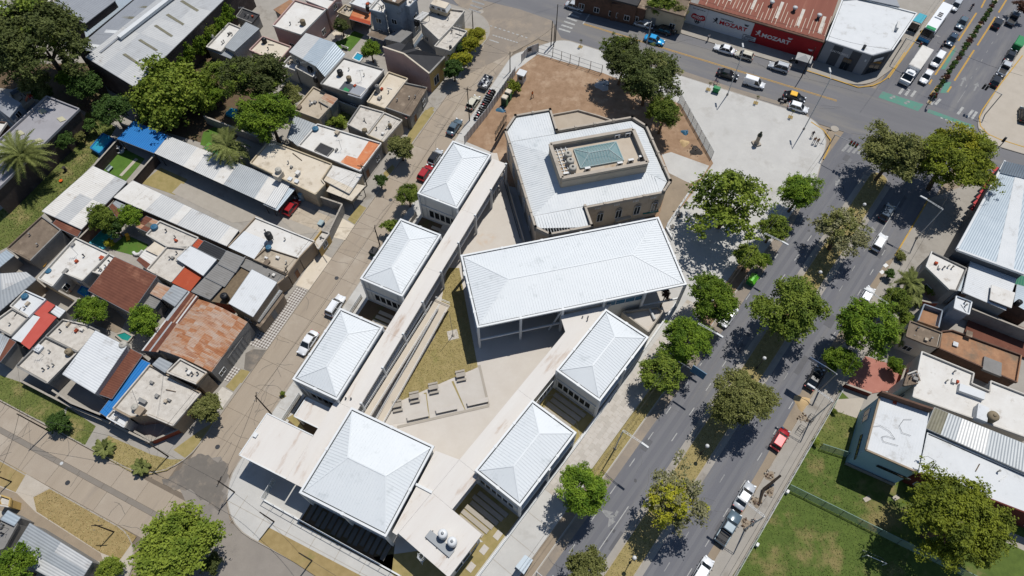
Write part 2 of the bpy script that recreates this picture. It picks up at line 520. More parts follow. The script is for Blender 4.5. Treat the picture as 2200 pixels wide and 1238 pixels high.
struct('dusty_gutter',sheet(zp('T3',[(820,250),(1230,365),(1650,480),(1650,440),(1240,330),(850,205)]),.016),'dusty_road')
struct('dusty_gutter',sheet(zp('T4',[(600,455),(960,575),(1400,700),(1490,775),(1440,690),(1000,560),(640,440)]),.016),'dusty_road')
for o0,o1 in ((1.45,2.35),(5.7,6.6)):
 struct('median_gutter',sheet([AV(o0,-30),AV(o1,-30),AV(o1,106),AV(o0,106)],.004),'pave_grey')
struct('dusty_gutter',sheet([AV(-5,-10),AV(-3.9,-10),AV(-3.7,40),AV(-3.2,62),AV(-3.4,84),AV(-5,96)],.004),'dusty_road')
struct('dusty_gutter',sheet([AV(12.3,12),AV(13.4,12),AV(13.4,92),AV(12.5,90),AV(12.0,74),AV(11.6,60),AV(12.2,45)],.004),'ground_dust')
ZP = .12
def block(pts,mat,z=ZP,kerbmat='kerb',kerb=True):
 o = struct('pavement',MB().prism(pts,-.05,z),MT[mat])
 if kerb:
  pts = ccw([(p[0],p[1]) for p in pts])
  n = len(pts)
  mb = MB()
  for i in range(n):
   a,b = Vector(pts[i]),Vector(pts[(i+1) % n])
   if (b-a).length < .05: continue
   nn = Vector((-(b-a).y,(b-a).x)).normalized()*.08
   mb.bar((a.x+nn.x,a.y+nn.y,z-.06),(b.x+nn.x,b.y+nn.y,z-.06),.17,.15)
  mb.build('kerb',MT[kerbmat],o)
 return o
left_block = block(fillet([ST(-55,.7),ST(-55,113),ST(-200,113),ST(-200,.7)],[7.5,7,0,0]),'pave_grey')
school_ground = block(fillet([ST(-48.2,.3),AV(-5,-.85),AV(-5,99.5),CR(113.3,-17.5),CR(113.3,40.5),ST(-48.2,104)],[8,0,6,7,6,5]),'plaza')
top_block = block(fillet([CR(125.6,300),CR(125.6,-21.5),AV(-5.1,138),AV(-5.1,400),CR(400,300)],[0,7,0,0,0]),'pave_grey')
right_block = block(fillet([AV(13.3,-60),AV(13.3,108),CR(115.4,-50),CR(115.4,-160),AV(220,-60)],[0,3,5,0,0]),'pave_grey')
far_block = block(fillet([AV(13.6,127),AV(13.8,400),AV(200,400),CR(122.7,-160)],[5,0,0,0]),'pave')
sw_block = block(fillet([CR(-6.1,230),CR(-6.1,52),CR(-60,52),CR(-60,230)],[0,6,0,0]),'pave')
median = block(fillet([AV(2.3,-30),AV(5.75,-30),AV(5.75,108),AV(2.3,108)],[0,0,1.6,1.6]),'grass_dry')
median_up = block(fillet([AV(3.75,131),AV(4.6,131),AV(4.6,300),AV(3.75,300)],[.4,.4,0,0]),'grass_yellow')
def kerbrun(pts,mat='kerb_yellow',wd_=.22,z=.07):
 mb = MB()
 for a,b in zip(pts[:-1],pts[1:]):
  mb.bar((a[0],a[1],z),(b[0],b[1],z),wd_,.15)
 return struct('kerb',mb,MT[mat])
def arc(frm,pts): return [w(frm,a,b) for a,b in pts]
kerbrun([AV(13.22,92),AV(13.22,108)])
kerbrun([AV(-5.0,133),AV(-5.0,250)])
kerbrun(arc('T5',[(895,335),(835,425),(780,498),(740,525),(690,545),(600,556)]))
kerbrun(arc('T5',[(600,556),(430,500),(270,448)]))
kerbrun(arc('T5',[(1640,355),(1500,535),(1385,700),(1366,745),(1372,800),(1420,852),(1500,888),(1640,932),(1760,962)]))
kerbrun(arc('T5',[(1052,610),(1100,545)])+arc('T5',[(1110,550)]))
kerbrun(arc('T4',[(1480,775),(1560,828),(1606,890),(1592,945),(1560,1010)]))
def strip(parent_name,a,b,wd_,mat,z=.014):
 a,b = Vector(a),Vector(b)
 n = Vector((-(b-a).y,(b-a).x,0)).normalized()*wd_/2
 return sheet([a-n,b-n,b+n,a+n],z)
def mark(name,mb,mat,par): return mb.build(name,MT[mat],par)
for i in range(16):
 t = 12+i*5.1
 mark('lane_dash',strip('',AV(-3.05,t),AV(-3.05,t+1.5),.13,'',.012),'mark_white',road_av)
 if i > 4: mark('lane_dash',strip('',AV(-.15,t+2),AV(-.15,t+3.6),.13,'',.012),'mark_white',road_av)
 mark('lane_dash',strip('',AV(8.6,t+1),AV(8.6,t+2.5),.12,'',.012),'mark_worn',road_av)
 mark('lane_dash',strip('',AV(11.4,t+2.2),AV(11.4,t+3.7),.12,'',.012),'mark_white',road_av)
mark('lane_line',strip('',AV(0,8),AV(0,27.5),.13,'',.012),'mark_white',road_av)
mark('lane_line',strip('',AV(9.3,93),AV(9.3,104),.13,'',.012),'mark_white',road_av)
def arrow(frm,tail,head,par,wd_=.16,hw=.55,hl=1.3):
 a,b = w(frm,*tail),w(frm,*head)
 d = (b-a).normalized(); n = Vector((-d.y,d.x,0)); e = b-d*hl
 mb = MB().poly([(p.x,p.y,.012) for p in (a-n*wd_,e-n*wd_,e-n*hw,b,e+n*hw,e+n*wd_,a+n*wd_)])
 return mb.build('lane_arrow','mark_worn',par)
arrow('T5',(1250,545),(1280,485),road_av); arrow('T5',(1335,575),(1360,522),road_av)
arrow('T5',(495,1120),(455,1180),road_av); arrow('B3',(1290,870),(1255,930),road_av)
arrow('T5',(1060,215),(1125,235),road_av,.12,.4,.8)
q = [w('B3',a,b) for a,b in [(1318,825),(1300,858),(1255,862),(1222,822)]]
mb = MB()
for a,b in zip(q[:-1],q[1:]): mb.bar((a.x,a.y,.01),(b.x,b.y,.01),.35,.008)
e = q[-1]; mb.poly([(w('B3',x,y).x,w('B3',x,y).y,.016) for x,y in ((1215,815),(1290,832),(1250,868))])
mb.build('lane_arrow','mark_worn',road_av)
arrow('M5',(690,300),(690,255),road_av,.3,.7,.9)
for a,b in (((1380,50),(1420,-30)),((1235,260),(1350,82)),((1088,475),(1212,290)),((1050,535),(1068,505)),
             ((1490,80),(1545,-10)),((1355,288),(1470,108)),((1210,512),(1335,318)),((1165,585),(1190,548))):
 mark('lane_line',strip('',w('T5',*a),w('T5',*b),.34,'',.012),'mark_yellow',road_av)
for k in range(9):
 mark('lane_dash',strip('',w('T5',1280+33*k,555-55*k),w('T5',1290+33*k,540-55*k),.12,'',.012),'mark_worn',road_av)
mark('lane_line',strip('',w('T5',1230,650),w('T5',1280,575),.12,'',.012),'mark_worn',road_av)
mark('lane_line',strip('',CR(119.75,38),CR(119.95,-17),.16,'',.016),'mark_yellow',road_cr)
mark('lane_line',strip('',CR(119.45,38),CR(119.65,-17),.12,'',.016),'mark_yellow',road_cr)
def zebra(frm,quads,par,mat='mark_white',wd_=.5):
 for a,b in quads: mark('crossing_bar',strip('',w(frm,*a),w(frm,*b),wd_,'',.02),mat,par)
zebra('T3',[((945+i*16.5,182-i*23),(1018+i*14,204-i*23)) for i in range(6)],road_cr)
mark('stop_line',strip('',w('T3',1098,153),w('T3',1165,52),.3,'',.02),'mark_white',road_cr)
zebra('T3',[((375+i*10,58-i*26),(450+i*12,82-i*26)) for i in range(4)],road_cr,'mark_worn')
for a,b in (((510,163),(760,245)),((525,222),(690,272))):
 for k in range(9):
  p0 = (a[0]+(b[0]-a[0])*k/9,a[1]+(b[1]-a[1])*k/9)
  mark('crossing_bar',strip('',w('T3',*p0),w('T3',p0[0]+13,p0[1]+5),.3,'',.02),'mark_white',st_base)
mark('stop_line',strip('',w('T3',505,252),w('T3',565,272),.3,'',.02),'mark_white',st_base)
zebra('T5',[((500+i*33,960+i*6),(540+i*33,915+i*6)) for i in range(5)],road_av,'mark_worn',.55)
zebra('T5',[((860+i*38,598+i*8),(888+i*38,560+i*8)) for i in range(3)]+[((1060,665),(1085,632)),((1088,664),(1122,628)),
      ((1230,725),(1265,680)),((1290,745),(1328,698)),((1318,758),(1352,708))],road_av,'mark_white',.5)
zebra('T5',[((1430-i*14,890+i*17),(1520-i*14,918+i*17)) for i in range(4)],road_cr,'mark_white',.5)
for i in range(7):
 mark('crossing_bar',strip('',w('T5',1122+i*30,747+i*10.5),w('T5',1136+i*30,752+i*10.5),.35,'',.02),'mark_white',road_av)
for frm,q_ in (('T5',[(755,580),(1015,662),(980,705),(728,618)]),('T5',[(1048,692),(1340,798),(1315,812),(1038,712)]),
    ('T5',[(1150,520),(1190,520),(1165,590),(1120,590)]),('T5',[(1205,300),(1225,310),(1150,440),(1125,440)])):
 mark('cycle_box',sheet(zp(frm,q_),.010),'mark_green',road_av)
for (x,y) in ((818,618),(910,650)):
 mb = MB()
 for dx,dy in ((-9,4),(9,-4)):
  p = w('T5',x+dx,y+dy)
  mb.lathe((p.x,p.y,.012),[(.32,0),(.32,.004)],10)
 mb.bar(w('T5',x-9,y-10,.014),w('T5',x+8,y+2,.014),.1,.01)
 mb.build('bicycle_symbol','mark_worn',road_av)
def manhole(par,fr_,x,y,mat='steel_dark',r=.36):
 p = w(fr_,x,y)
 MB().lathe((p.x,p.y,.004),[(r,0),(r,.012)],14).build('manhole_cover',MT[mat],par)
for fr_,x,y in (('M2',835,583),('M2',1177,88),('B1',1378,420)): manhole(st_base,fr_,x,y)
manhole(bs_base,'B1',428,647); manhole(road_cr,'T5',452,816,'concrete',.8); manhole(bs_base,'B1',390,524,'steel_pale',.25)
manhole(road_cr,'T3',452,75,'concrete',.6)
_pz = [0]
def patch(name,fr_,pts,mat,z,par=None,kind='structure'):
 _pz[0] += 1
 mb = sheet(zp(fr_,pts),z+_pz[0]*.00035)
 o = mb.build(name,MT[mat],par)
 if par is None: o['kind'] = kind
 return o
GZ = .128
for pts,m_ in (([(-260,-120),(130,10),(440,150),(318,285),(-260,0)],'grass_green'),
    ([(430,170),(610,290),(540,412),(390,335)],'grass_green'),
    ([(690,350),(960,470),(1080,500),(1165,500),(1060,570),(930,600),(850,590),(690,500),(615,440)],'grass_dry'),
    ([(1100,440),(1250,330),(1345,270),(1380,215),(1285,380),(1180,495)],'grass_dry'),
    ([(1430,40),(1500,-40),(1545,-10),(1480,70)],'grass_dry')):
 patch('grass_verge','B1',pts,m_,GZ)
for fr_,pts,m_ in (('T2',[(1305,815),(1400,698),(1455,708),(1292,935),(1270,900)],'grass_dry'),('M2',[(905,215),(980,120),(1025,140),(950,245)],'grass_dry'),
                     ('T2',[(1130,1100),(1190,1045),(1208,1070),(1150,1130)],'grass_dry'),('M2',[(175,1240),(230,1162),(290,1175),(240,1250)],'grass_dry'),
                     ('T3',[(330,180),(400,185),(480,190),(484,250),(440,300),(360,270)],'grass_dry'),('UH',[(900,1238),(960,1190),(1000,1200),(960,1270)],'grass_dry')):
 patch('grass_verge',fr_,pts,m_,GZ)
patch('grass_verge','B1',[(215,740),(325,682),(868,988),(762,1138),(640,1090),(235,830)],'grass_yellow',GZ)
patch('grass_verge','B1',[(-200,400),(170,590),(102,708),(-200,580)],'grass_yellow',GZ)
patch('footpath','B1',[(-200,600),(110,715),(230,835),(640,1095),(660,1150),(560,1130),(150,870),(-200,760)],'ground_dust',.132)
patch('driveway','B1',[(170,592),(320,680),(215,735),(110,705)],'pave',.136)
cm = bpy.data.materials.new('checker_tile'); cm.use_nodes = True
N_ = cm.node_tree.nodes; L_ = cm.node_tree.links
ge = N_.new('ShaderNodeNewGeometry'); mp_ = N_.new('ShaderNodeMapping'); mp_.vector_type = 'TEXTURE'
mp_.inputs['Rotation'].default_value = (0,0,SA+R(45)); mp_.inputs['Scale'].default_value = (.32,.32,10)
ck = N_.new('ShaderNodeTexChecker'); ck.inputs['Scale'].default_value = 1.0
ck.inputs['Color1'].default_value = A(208,203,196); ck.inputs['Color2'].default_value = A(116,105,97)
L_.new(ge.outputs['Position'],mp_.inputs[0]); L_.new(mp_.outputs[0],ck.inputs[0]); L_.new(ck.outputs[0],N_['Principled BSDF'].inputs['Base Color'])
MT['checker_tile'] = cm
patch('checkered_pavement','M2',[(280,1010),(585,640),(652,660),(395,1035)],'checker_tile',.134)
patch('checkered_pavement','M2',[(115,1225),(185,1143),(232,1162),(150,1245)],'checker_tile',.134)
patch('tile_pavement','M2',[(575,630),(720,415),(805,460),(660,660)],'r_cream',.131)
patch('tile_pavement','M2',[(785,320),(870,205),(950,250),(890,345)],'r_cream',.131)
patch('driveway','M2',[(710,400),(780,325),(875,350),(805,450)],'pave_grey',.133)
patch('asphalt_patch','M2',[(250,1160),(260,1060),(310,1035),(390,1040),(330,1130),(290,1180)],'asphalt_patch',.136)
patch('driveway','B1',[(1345,130),(1410,40),(1480,80),(1400,190)],'r_speck',.137)
patch('bare_soil','PX',[(1155,118),(1295,158),(1462,225),(1532,352),(1470,440),(1430,480),(1090,400),(1060,330),(1000,305),(1112,150)],'soil',GZ)
patch('bare_soil','MA',[(1490,600),(1650,660),(1660,770),(1440,1100),(1400,960)],'ground_dust',.130)
patch('concrete_path','MA',[(1420,445),(1500,425),(1820,540),(1760,640),(1660,690),(1480,600)],'plaza',.136)
patch('school_yard','PX',[(1086,400),(1068,330),(1030,330),(760,860),(680,1020),(860,1110),(1010,1030),(1220,780),(1420,690),(1360,620),(1120,520)],'school_floor',.134)
court_lawn = patch('courtyard_lawn','RP',[(700,-90),(800,-90),(955,735),(560,905),(290,1025),(360,870),(600,480)],'grass_dry',.150)
for pts in ([(222,1085),(500,958),(522,958),(548,1165),(200,1215)],[(530,945),(735,855),(845,1088),(555,1160)],[(752,848),(960,742),(1042,1050),(852,1085)]):
 o = MB().prism(zp('RP',pts),.1,.165).build('paving_panel','school_slab',school_ground)
for pts in ([(505,950),(528,945),(556,1162),(548,1165)],[(736,855),(752,848),(852,1088),(845,1088)]):
 patch('planting_gap','RP',pts,'grass_dry',.155)
mb0 = MB().prism([(-.62,-.2),(.62,-.2),(.62,.2),(-.62,.2)],0,.03).mesh('drain_cover','concrete')
for a,b,n in (((290,1232),(1045,1057),13),((968,725),(1042,1045),7)):
 p,q_ = w('RP',*a),w('RP',*b)
 for i in range(n):
  c_ = p.lerp(q_,(i+.5)/n)
  inst('drain_cover',mb0,school_ground,(c_.x,c_.y,.17),math.atan2(q_.y-p.y,q_.x-p.x))
patch('pale_pad','RP',[(697,440),(780,418),(800,495),(712,515)],'tile_pale',.165)
for t0,t1 in ((53.1,58.9),(34.3,40.1),(16,21.2)):
 struct('yard_soil',sheet([ST(-45,t0),ST(-37.3,t0),ST(-37.3,t1),ST(-45,t1)],.140),'soil_dark')
struct('yard_soil',sheet([ST(-35.2,4.9),ST(-20,4.7),ST(-21.5,8.2),ST(-35.2,8.2)],.140),'soil_dark')
for t0,t1 in ((29.6,35.4),(10.9,16.6),(0,10.9)):
 struct('yard_soil',sheet([AV(-19.2 if t0 > 5 else -24,t0),AV(-11.4,t0),AV(-11.4,t1),AV(-19.2 if t0 > 5 else -13.3,t1)],.140),'grass_dry')
patch('verge_soil','B2',[(340,1018),(405,930),(1040,1262),(1000,1290),(740,1262),(570,1152)],'grass_yellow',.133)
patch('verge_soil','B2',[(470,95),(500,85),(520,100),(490,120)],'grass_dry',.137)
patch('verge_soil','B2',[(520,240),(560,215),(635,310),(600,310)],'grass_dry',.137)
walk = struct('avenue_walk',sheet([AV(-10.85,22),AV(-7.3,22),AV(-7.3,62),AV(-10.85,62)],.131),'pave')
tms = [MB().prism([(-.53,-.335),(.53,-.335),(.53,.335),(-.53,.335)],-.02,.012).mesh('paving_tile',MT[k]) for k in ('tile_pale','tile_pale','tile_pale2')]
for i in range(36):
 for j in range(5):
  p = AV(-10.5+j*.7,22.6+i*1.09+(.55 if j % 2 else 0))
  inst('paving_tile',random.choice(tms),walk,(p.x,p.y,.137+random.uniform(-.004,.004)),AA)
struct('grass_verge',sheet([AV(-7.2,26),AV(-5.25,26),AV(-5.25,58),AV(-7.2,58)],.129),'grass_dry')
struct('verge_soil',sheet([AV(-7.2,58),AV(-5.25,58),AV(-5.25,76),AV(-7.4,76)],.129),'soil')
struct('verge_soil',sheet([AV(-6.6,8),AV(-5.25,8),AV(-5.25,26),AV(-6.6,26)],.129),'ground_dust')
patch('lawn','B4',[(1660,60),(2000,380),(2900,800),(2900,1700),(760,1700),(985,1232),(1225,865),(1405,545),(1600,200)],'lawn',GZ)
patch('lawn','B5',[(430,175),(590,240),(530,480),(300,420)],'grass_green',.131)
patch('concrete_path','B5',[(470,120),(640,110),(590,240),(440,190)],'pave',.134)
patch('concrete_path','B5',[(1490,930),(1800,1060),(1800,1150),(1480,1000)],'concrete',.134)
patch('garden','PX',[(190,235),(250,275),(205,350),(95,460),(25,528),(-120,600),(-120,480),(0,455),(60,400),(110,360),(160,300)],'grass_green',GZ)
patch('garden','T1',[(760,930),(920,1010),(800,1150),(640,1075)],'lawn_bright',.130)
patch('garden_path','T1',[(860,1005),(878,1012),(775,1120),(757,1115)],'pave',.138)
patch('garden','T1',[(1020,1065),(1190,1140),(1110,1238),(900,1165)],'grass_dry',.130)
patch('yard_floor','PX',[(390,395),(610,470),(720,470),(690,500),(640,505),(600,470),(500,480),(370,415)],'concrete',.131)
patch('yard_floor','M2',[(530,210),(600,120),(800,200),(730,290)],'r_beige',.134)
patch('garden','T1',[(930,750),(1250,640),(1480,700),(1550,800),(1450,960),(1250,900),(1050,840)],'soil_dark',.130)
patch('garden','T1',[(1290,840),(1380,800),(1440,860),(1350,950),(1270,920)],'lawn_bright',.134)
patch('garden','T1',[(-100,420),(600,400),(700,620),(560,720),(300,600),(0,560),(-100,560)],'soil_dark',.130)
patch('garden','T1',[(1000,430),(1420,100),(1500,300),(1700,500),(1650,800),(1300,700)],'soil_dark',.130)
patch('garden','M1',[(690,400),(800,310),(945,375),(880,450)],'lawn_bright',.134)
patch('garden','M1',[(560,720),(700,760),(800,850),(760,940),(600,880)],'ground_dust',.132)
patch('garden','T2',[(830,270),(950,200),(1010,225),(920,330),(830,300)],'lawn_bright',.134)
patch('garden','T2',[(735,765),(850,690),(970,720),(890,825),(780,790)],'grass_green',.134)
patch('garden_path','T2',[(805,215),(850,190),(900,240),(940,195),(920,230),(850,265)],'r_cream',.138)
# ------------------------------------------------------------------ the school
def window(par,a,b,z0,z1,frame_mat='frame_white',pane='glass_dark',mull=1,sill=True,proud=.05,nm='window'):
 """window on the wall line a->b (outside to the right of a->b), from z0 to z1"""
 a,b = Vector((a[0],a[1],0)),Vector((b[0],b[1],0))
 d = (b-a).normalized(); n = Vector((d.y,-d.x,0))*proud
 win = MB().hexa([a-n*.2+Vector((0,0,z0)),b-n*.2+Vector((0,0,z0)),b+n*.4+Vector((0,0,z0)),a+n*.4+Vector((0,0,z0))],
     [a-n*.2+Vector((0,0,z1)),b-n*.2+Vector((0,0,z1)),b+n*.4+Vector((0,0,z1)),a+n*.4+Vector((0,0,z1))]).build(nm,MT[pane],par)
 m = MB()
 t = .07
 up = lambda p,z: (p+n*.6+Vector((0,0,z)))
 m.bar(up(a,z0),up(b,z0),proud*1.4,t); m.bar(up(a,z1),up(b,z1),proud*1.4,t)
 for i in range(mull+2):
  p = a.lerp(b,i/(mull+1))
  m.box((p.x+n.x*.6,p.y+n.y*.6,(z0+z1)/2),(proud*1.4,t,z1-z0-t),math.atan2(n.y,n.x))
 m.build('frame',MT[frame_mat],win)
 return win
def hiproof(F,o0,o1,t0,t1,z0,z1,ro,rt,par,rib=.42):
 """hip roof; ro=(o_a,o_b), rt=(t_a,t_b) ridge end points; panels, ribs and caps as parts"""
 P = lambda o,t,z: F(o,t,z)
 a,b,c,d = P(o0,t0,z0),P(o1,t0,z0),P(o1,t1,z0),P(o0,t1,z0)
 r0,r1 = P(ro[0],rt[0],z1),P(ro[1],rt[1],z1)
 if abs(rt[1]-rt[0]) > abs(ro[1]-ro[0]):
  faces = [(a,b,r0),(b,c,r1,r0),(c,d,r1),(d,a,r0,r1)]
 else:
  faces = [(a,b,r1,r0),(b,c,r1),(c,d,r0,r1),(d,a,r0)]
 ribs = MB()
 for f in faces:
  MB().poly(f).build('roof_panel','roof_white',par)
  e0,e1 = f[0],f[1]
  L = (e1-e0).length; dv = (e1-e0)/L
  n = int(L/rib)
  top = f[2:]
  for i in range(1,n):
   s = L*i/n
   pts = [e1]+list(top)+[e0]
   hit = None
   for p,q_ in zip(pts[:-1],pts[1:]):
    sp,sq = (p-e0).dot(dv),(q_-e0).dot(dv)
    lo,hi = min(sp,sq),max(sp,sq)
    if hi-lo > 1e-5 and lo <= s <= hi:
     hit = p.lerp(q_,(s-sp)/(sq-sp))
     break
   if hit is None: continue
   st_ = e0+dv*s
   if (hit-st_).length < .3: continue
   ribs.bar(st_+Vector((0,0,.006)),hit+Vector((0,0,.006)),.09,.06)
 o = ribs.build('roof_ribs','roof_white',par); o['kind'] = 'stuff'
 caps = [(r0,r1)]+([(a,r0),(b,r0),(c,r1),(d,r1)] if abs(rt[1]-rt[0]) > abs(ro[1]-ro[0]) else [(a,r0),(d,r0),(b,r1),(c,r1)])
 for p,q_ in caps:
  MB().bar(p+Vector((0,0,.03)),q_+Vector((0,0,.03)),.2,.03).build('ridge_cap','roof_white',par)
def hipblock(name,label,F,ang,o0,o1,t0,t1,h,rz,ro,rt,cat='building',walls=True,group=None,joints=3,inset=.3,base=.12):
 c = F((o0+o1)/2,(t0+t1)/2,base)
 T = thing(name,label,cat,c,group)
 rect = lambda i: [F(o0+i,t0+i),F(o1-i,t0+i),F(o1-i,t1-i),F(o0+i,t1-i)]
 if walls:
  MB().prism(rect(inset),base,h-.3).build('wall','wall_white',T)
 MB().prism(rect(.1),h-.3,h-.2).build('gutter','gutter_dark',T)
 m = MB()
 k = rect(.15)
 for i in range(4):
  p,q_ = k[i],k[(i+1) % 4]
  d = (q_-p).normalized()*.15
  m.bar((p.x-d.x,p.y-d.y,h-.16+.002*(i % 2)),(q_.x+d.x,q_.y+d.y,h-.16+.002*(i % 2)),.3,.32)
  L = (q_-p).length
  n = joints if L > 9 else 1
  for j in range(1,n+1):
   s = p.lerp(q_,j/(n+1))
   m.box((s.x,s.y,h-.1),(.4,.4,.3),ang)
 m.build('gutter_frame','frame_white',T)
 hiproof(F,o0+.44,o1-.44,t0+.44,t1-.44,h-.12,rz,ro,rt,T)
 return T
def wallwin(T,F,p,q_,n,z0,z1,gap=.12,lead=.6,trail=.3,**k):
 a,b = F(*p),F(*q_)
 L = (b-a).length; d = (b-a)/L
 step = (L-lead-trail)/n
 for i in range(n):
  s = a+d*(lead+i*step+gap/2); e = a+d*(lead+(i+1)*step-gap/2)
  window(T,s,e,z0,z1,mull=0,**k)
for (t0,t1),lab in (((58.9,72.1),'white hip roofed classroom block on the residential street nearest the bare soil lot'),
                      ((40.1,53.1),'white hip roofed classroom block on the residential street, middle of the three'),
                      ((21.2,34.3),'white hip roofed classroom block on the residential street beside the small flat canopy')):
 T = hipblock('classroom_block',lab,ST,SA,-45.1,-37.35,t0,t1,7.0,7.9,(-41.2,-41.2),(t0+3.6,t1-3.6),group='hip roofed classroom blocks',joints=2)
 wallwin(T,ST,(-43.6,t0+.3),(-37.8,t0+.3),5,.9,2.9,lead=.1)
 a,b = ST(-44.6,t0+.3),ST(-43.8,t0+.3)
 window(T,a,b,.14,2.5,pane='wall_white',mull=0,nm='door')
 a,b = ST(-45.0,t0+.2,3.7),ST(-37.5,t0+.2,3.7)
 MB().bar(a,b,.16,.12).build('wall_ledge','frame_white',T)
 wallwin(T,ST,(-37.65,t0+.6),(-37.65,t1-.6),6,.9,2.9)
 for o_ in (-43.9,-38.6): MB().tube(ST(o_,t0+.2,.15),ST(o_,t0+.2,6.7),.05).build('downpipe','steel_pale',T)
 for o_,t_ in ((-44.95,t0+.15),(-37.5,t0+.15),(-44.95,t1-.15),(-37.5,t1-.15)):
  p = ST(o_,t_); MB().box((p.x,p.y,3.4),(.3,.3,6.6),SA).build('column','frame_white',T)
for (t0,t1),lab in (((35.4,48.5),'white hip roofed classroom block on the avenue side next to the big hall'),
                      ((16.6,29.6),'white hip roofed classroom block on the avenue side near the roof water tanks')):
 T = hipblock('classroom_block',lab,AV,AA,-19.2,-11.3,t0,t1,7.0,7.9,(-15.2,-15.2),(t0+3.6,t1-3.6),group='hip roofed classroom blocks',joints=2)
 wallwin(T,AV,(-18.8,t0+.3),(-12.3,t0+.3),6,.9,2.9,lead=.1)
 a,b = AV(-12.2,t0+.3),AV(-11.6,t0+.3)
 window(T,a,b,.14,2.5,pane='wall_white',mull=0,nm='door')
 MB().bar(AV(-19.1,t0+.2,3.7),AV(-11.5,t0+.2,3.7),.16,.12).build('wall_ledge','frame_white',T)
 MB().bar(AV(-11.45,t0+.3,3.6),AV(-11.45,t1-.3,3.6),.4,.3).build('wall_ledge','frame_white',T)
 wallwin(T,AV,(-11.6,t0+.4),(-11.6,(t0+t1)/2-.3),3,4.0,6.2,pane='glass_blue')
 wallwin(T,AV,(-11.6,(t0+t1)/2+.3),(-11.6,t1-.4),3,4.0,6.2,pane='glass_blue')
 wallwin(T,AV,(-11.6,t0+.4),(-11.6,(t0+t1)/2-.3),3,.9,3.0)
 wallwin(T,AV,(-11.6,(t0+t1)/2+.3),(-11.6,t1-.4),3,.9,3.0)
 for o_,t_ in ((-19.05,t0+.15),(-11.45,t0+.15),(-19.05,t1-.15),(-11.45,t1-.15),(-11.3,(t0+t1)/2)):
  p = AV(o_,t_); MB().box((p.x,p.y,3.45),(.34,.34,6.7),AA).build('column','frame_white',T)
T = hipblock('square_block','large square white hip roofed block at the corner end of the school',ST,SA,-35.0,-21.5,7.87,21.2,7.0,8.3,(-31.1,-25.2),(14.55,14.55),joints=1)
wallwin(T,ST,(-34.6,8.17),(-21.9,8.17),8,.6,3.2,pane='glass_blue')
MB().bar(ST(-34.9,8.05,4.0),ST(-21.6,8.05,4.0),.2,.25).build('wall_ledge','frame_white',T)
for o_ in (-34.8,-28.2,-21.7):
 p = ST(o_,8.0); MB().box((p.x,p.y,3.45),(.36,.36,6.7),SA).build('column','frame_white',T)
T = hipblock('assembly_hall','largest white ribbed hip roof over the open school hall on tall columns',lambda o,t,z=0: HX(o,t,z),HA,5.65,39.4,46.36,59.83,7.5,8.45,(12.1,32.4),(53.1,53.1),walls=False,joints=4)
for i in range(6):
 for y in (46.5,59.7):
  p = HX(5.8+i*6.69,y); MB().box((p.x,p.y,3.7),(.36,.36,7.2),HA).build('column','frame_white',T)
for x0,x1 in ((5.8,12.5),(12.5,19.2),(32.5,39.2)):
 MB().bar(HX(x0+.2,46.5,2.9),HX(x1-.2,46.5,2.9),.22,.35).build('tie_beam','frame_white',T)
MB().bar(HX(5.8,46.7,2.9),HX(5.8,59.5,2.9),.22,.35).build('tie_beam','frame_white',T)
MB().bar(HX(17.4,47,.3),HX(19.1,46.6,6.9),.2,.2).build('brace','frame_white',T)
MB().prism([HX(7,50),HX(30,50),HX(30,59.3),HX(7,59.3)],.12,7.2).build('wall','w_grey',T)
MB().prism([HX(26.2,46.9),HX(33.2,46.9),HX(33.2,59),HX(26.2,59)],.12,6.4).build('wall','wall_white',T)
MB().prism([HX(19.5,46.95),HX(26.1,46.95),HX(26.1,50),HX(19.5,50)],.12,5.9).build('wall','wall_white',T)
for i in range(4):
 window(T,HX(8+i*3,50),HX(10.4+i*3,50),.4,2.6,mull=1)
window(T,HX(26.5,46.9),HX(32.9,46.9),4.6,6.0,pane='glass_blue',mull=3)
MB().poly([HX(5.6,43,.14),HX(39,46,.14),HX(39,60,.14),HX(5.6,60,.14)]).build('hall_floor','school_slab',T)
T = thing('corridor_wing','long flat concrete roofed gallery beside the three street side classroom blocks','building',ST(-36,40,.12))
for t0,t1 in ((8.75,21.3),(21.3,34.2),(34.2,47.1),(47.1,60),(60,72.4)):
 MB().prism([ST(-37.3 if t0 > 20 else -38.15,t0+.01),ST(-34.45,t0+.01),ST(-34.45,t1-.01),ST(-37.3 if t0 > 20 else -38.15,t1-.01)],5.2,5.6,bottom=True).build('roof_slab','concrete_roof',T)
MB().prism([ST(-37.3,21.3),ST(-34.9,21.3),ST(-34.9,72.2),ST(-37.3,72.2)],2.7,2.95,bottom=True).build('gallery_floor','concrete',T)
MB().prism([ST(-37.35,21.3),ST(-37.1,21.3),ST(-37.1,72.2),ST(-37.35,72.2)],.12,5.15).build('wall','wall_white',T)
for i in range(9):
 t = 22.6+i*6.2
 p = ST(-34.5,t); MB().box((p.x,p.y,3.0),(.26,.34,5.75),SA).build('column','frame_white',T)
for z,hh in ((3.95,.08),(3.5,.05),(3.2,.05),(2.85,.3),(4.6,.05)):
 MB().bar(ST(-34.75,21.5,z),ST(-34.75,72.2,z),.07,hh).build('rail','frame_white',T)
m = MB()
for i in range(9): m.tube(ST(-34.7,66.2+i*.75,.3),ST(-34.7,66.2+i*.75,2.9),.03)
m.build('screen_bars','frame_white',T)
T2 = thing('corridor_wing','flat concrete roofed gallery beside the two avenue side classroom blocks, ending at the water tanks','building',AV(-20,25,.12))
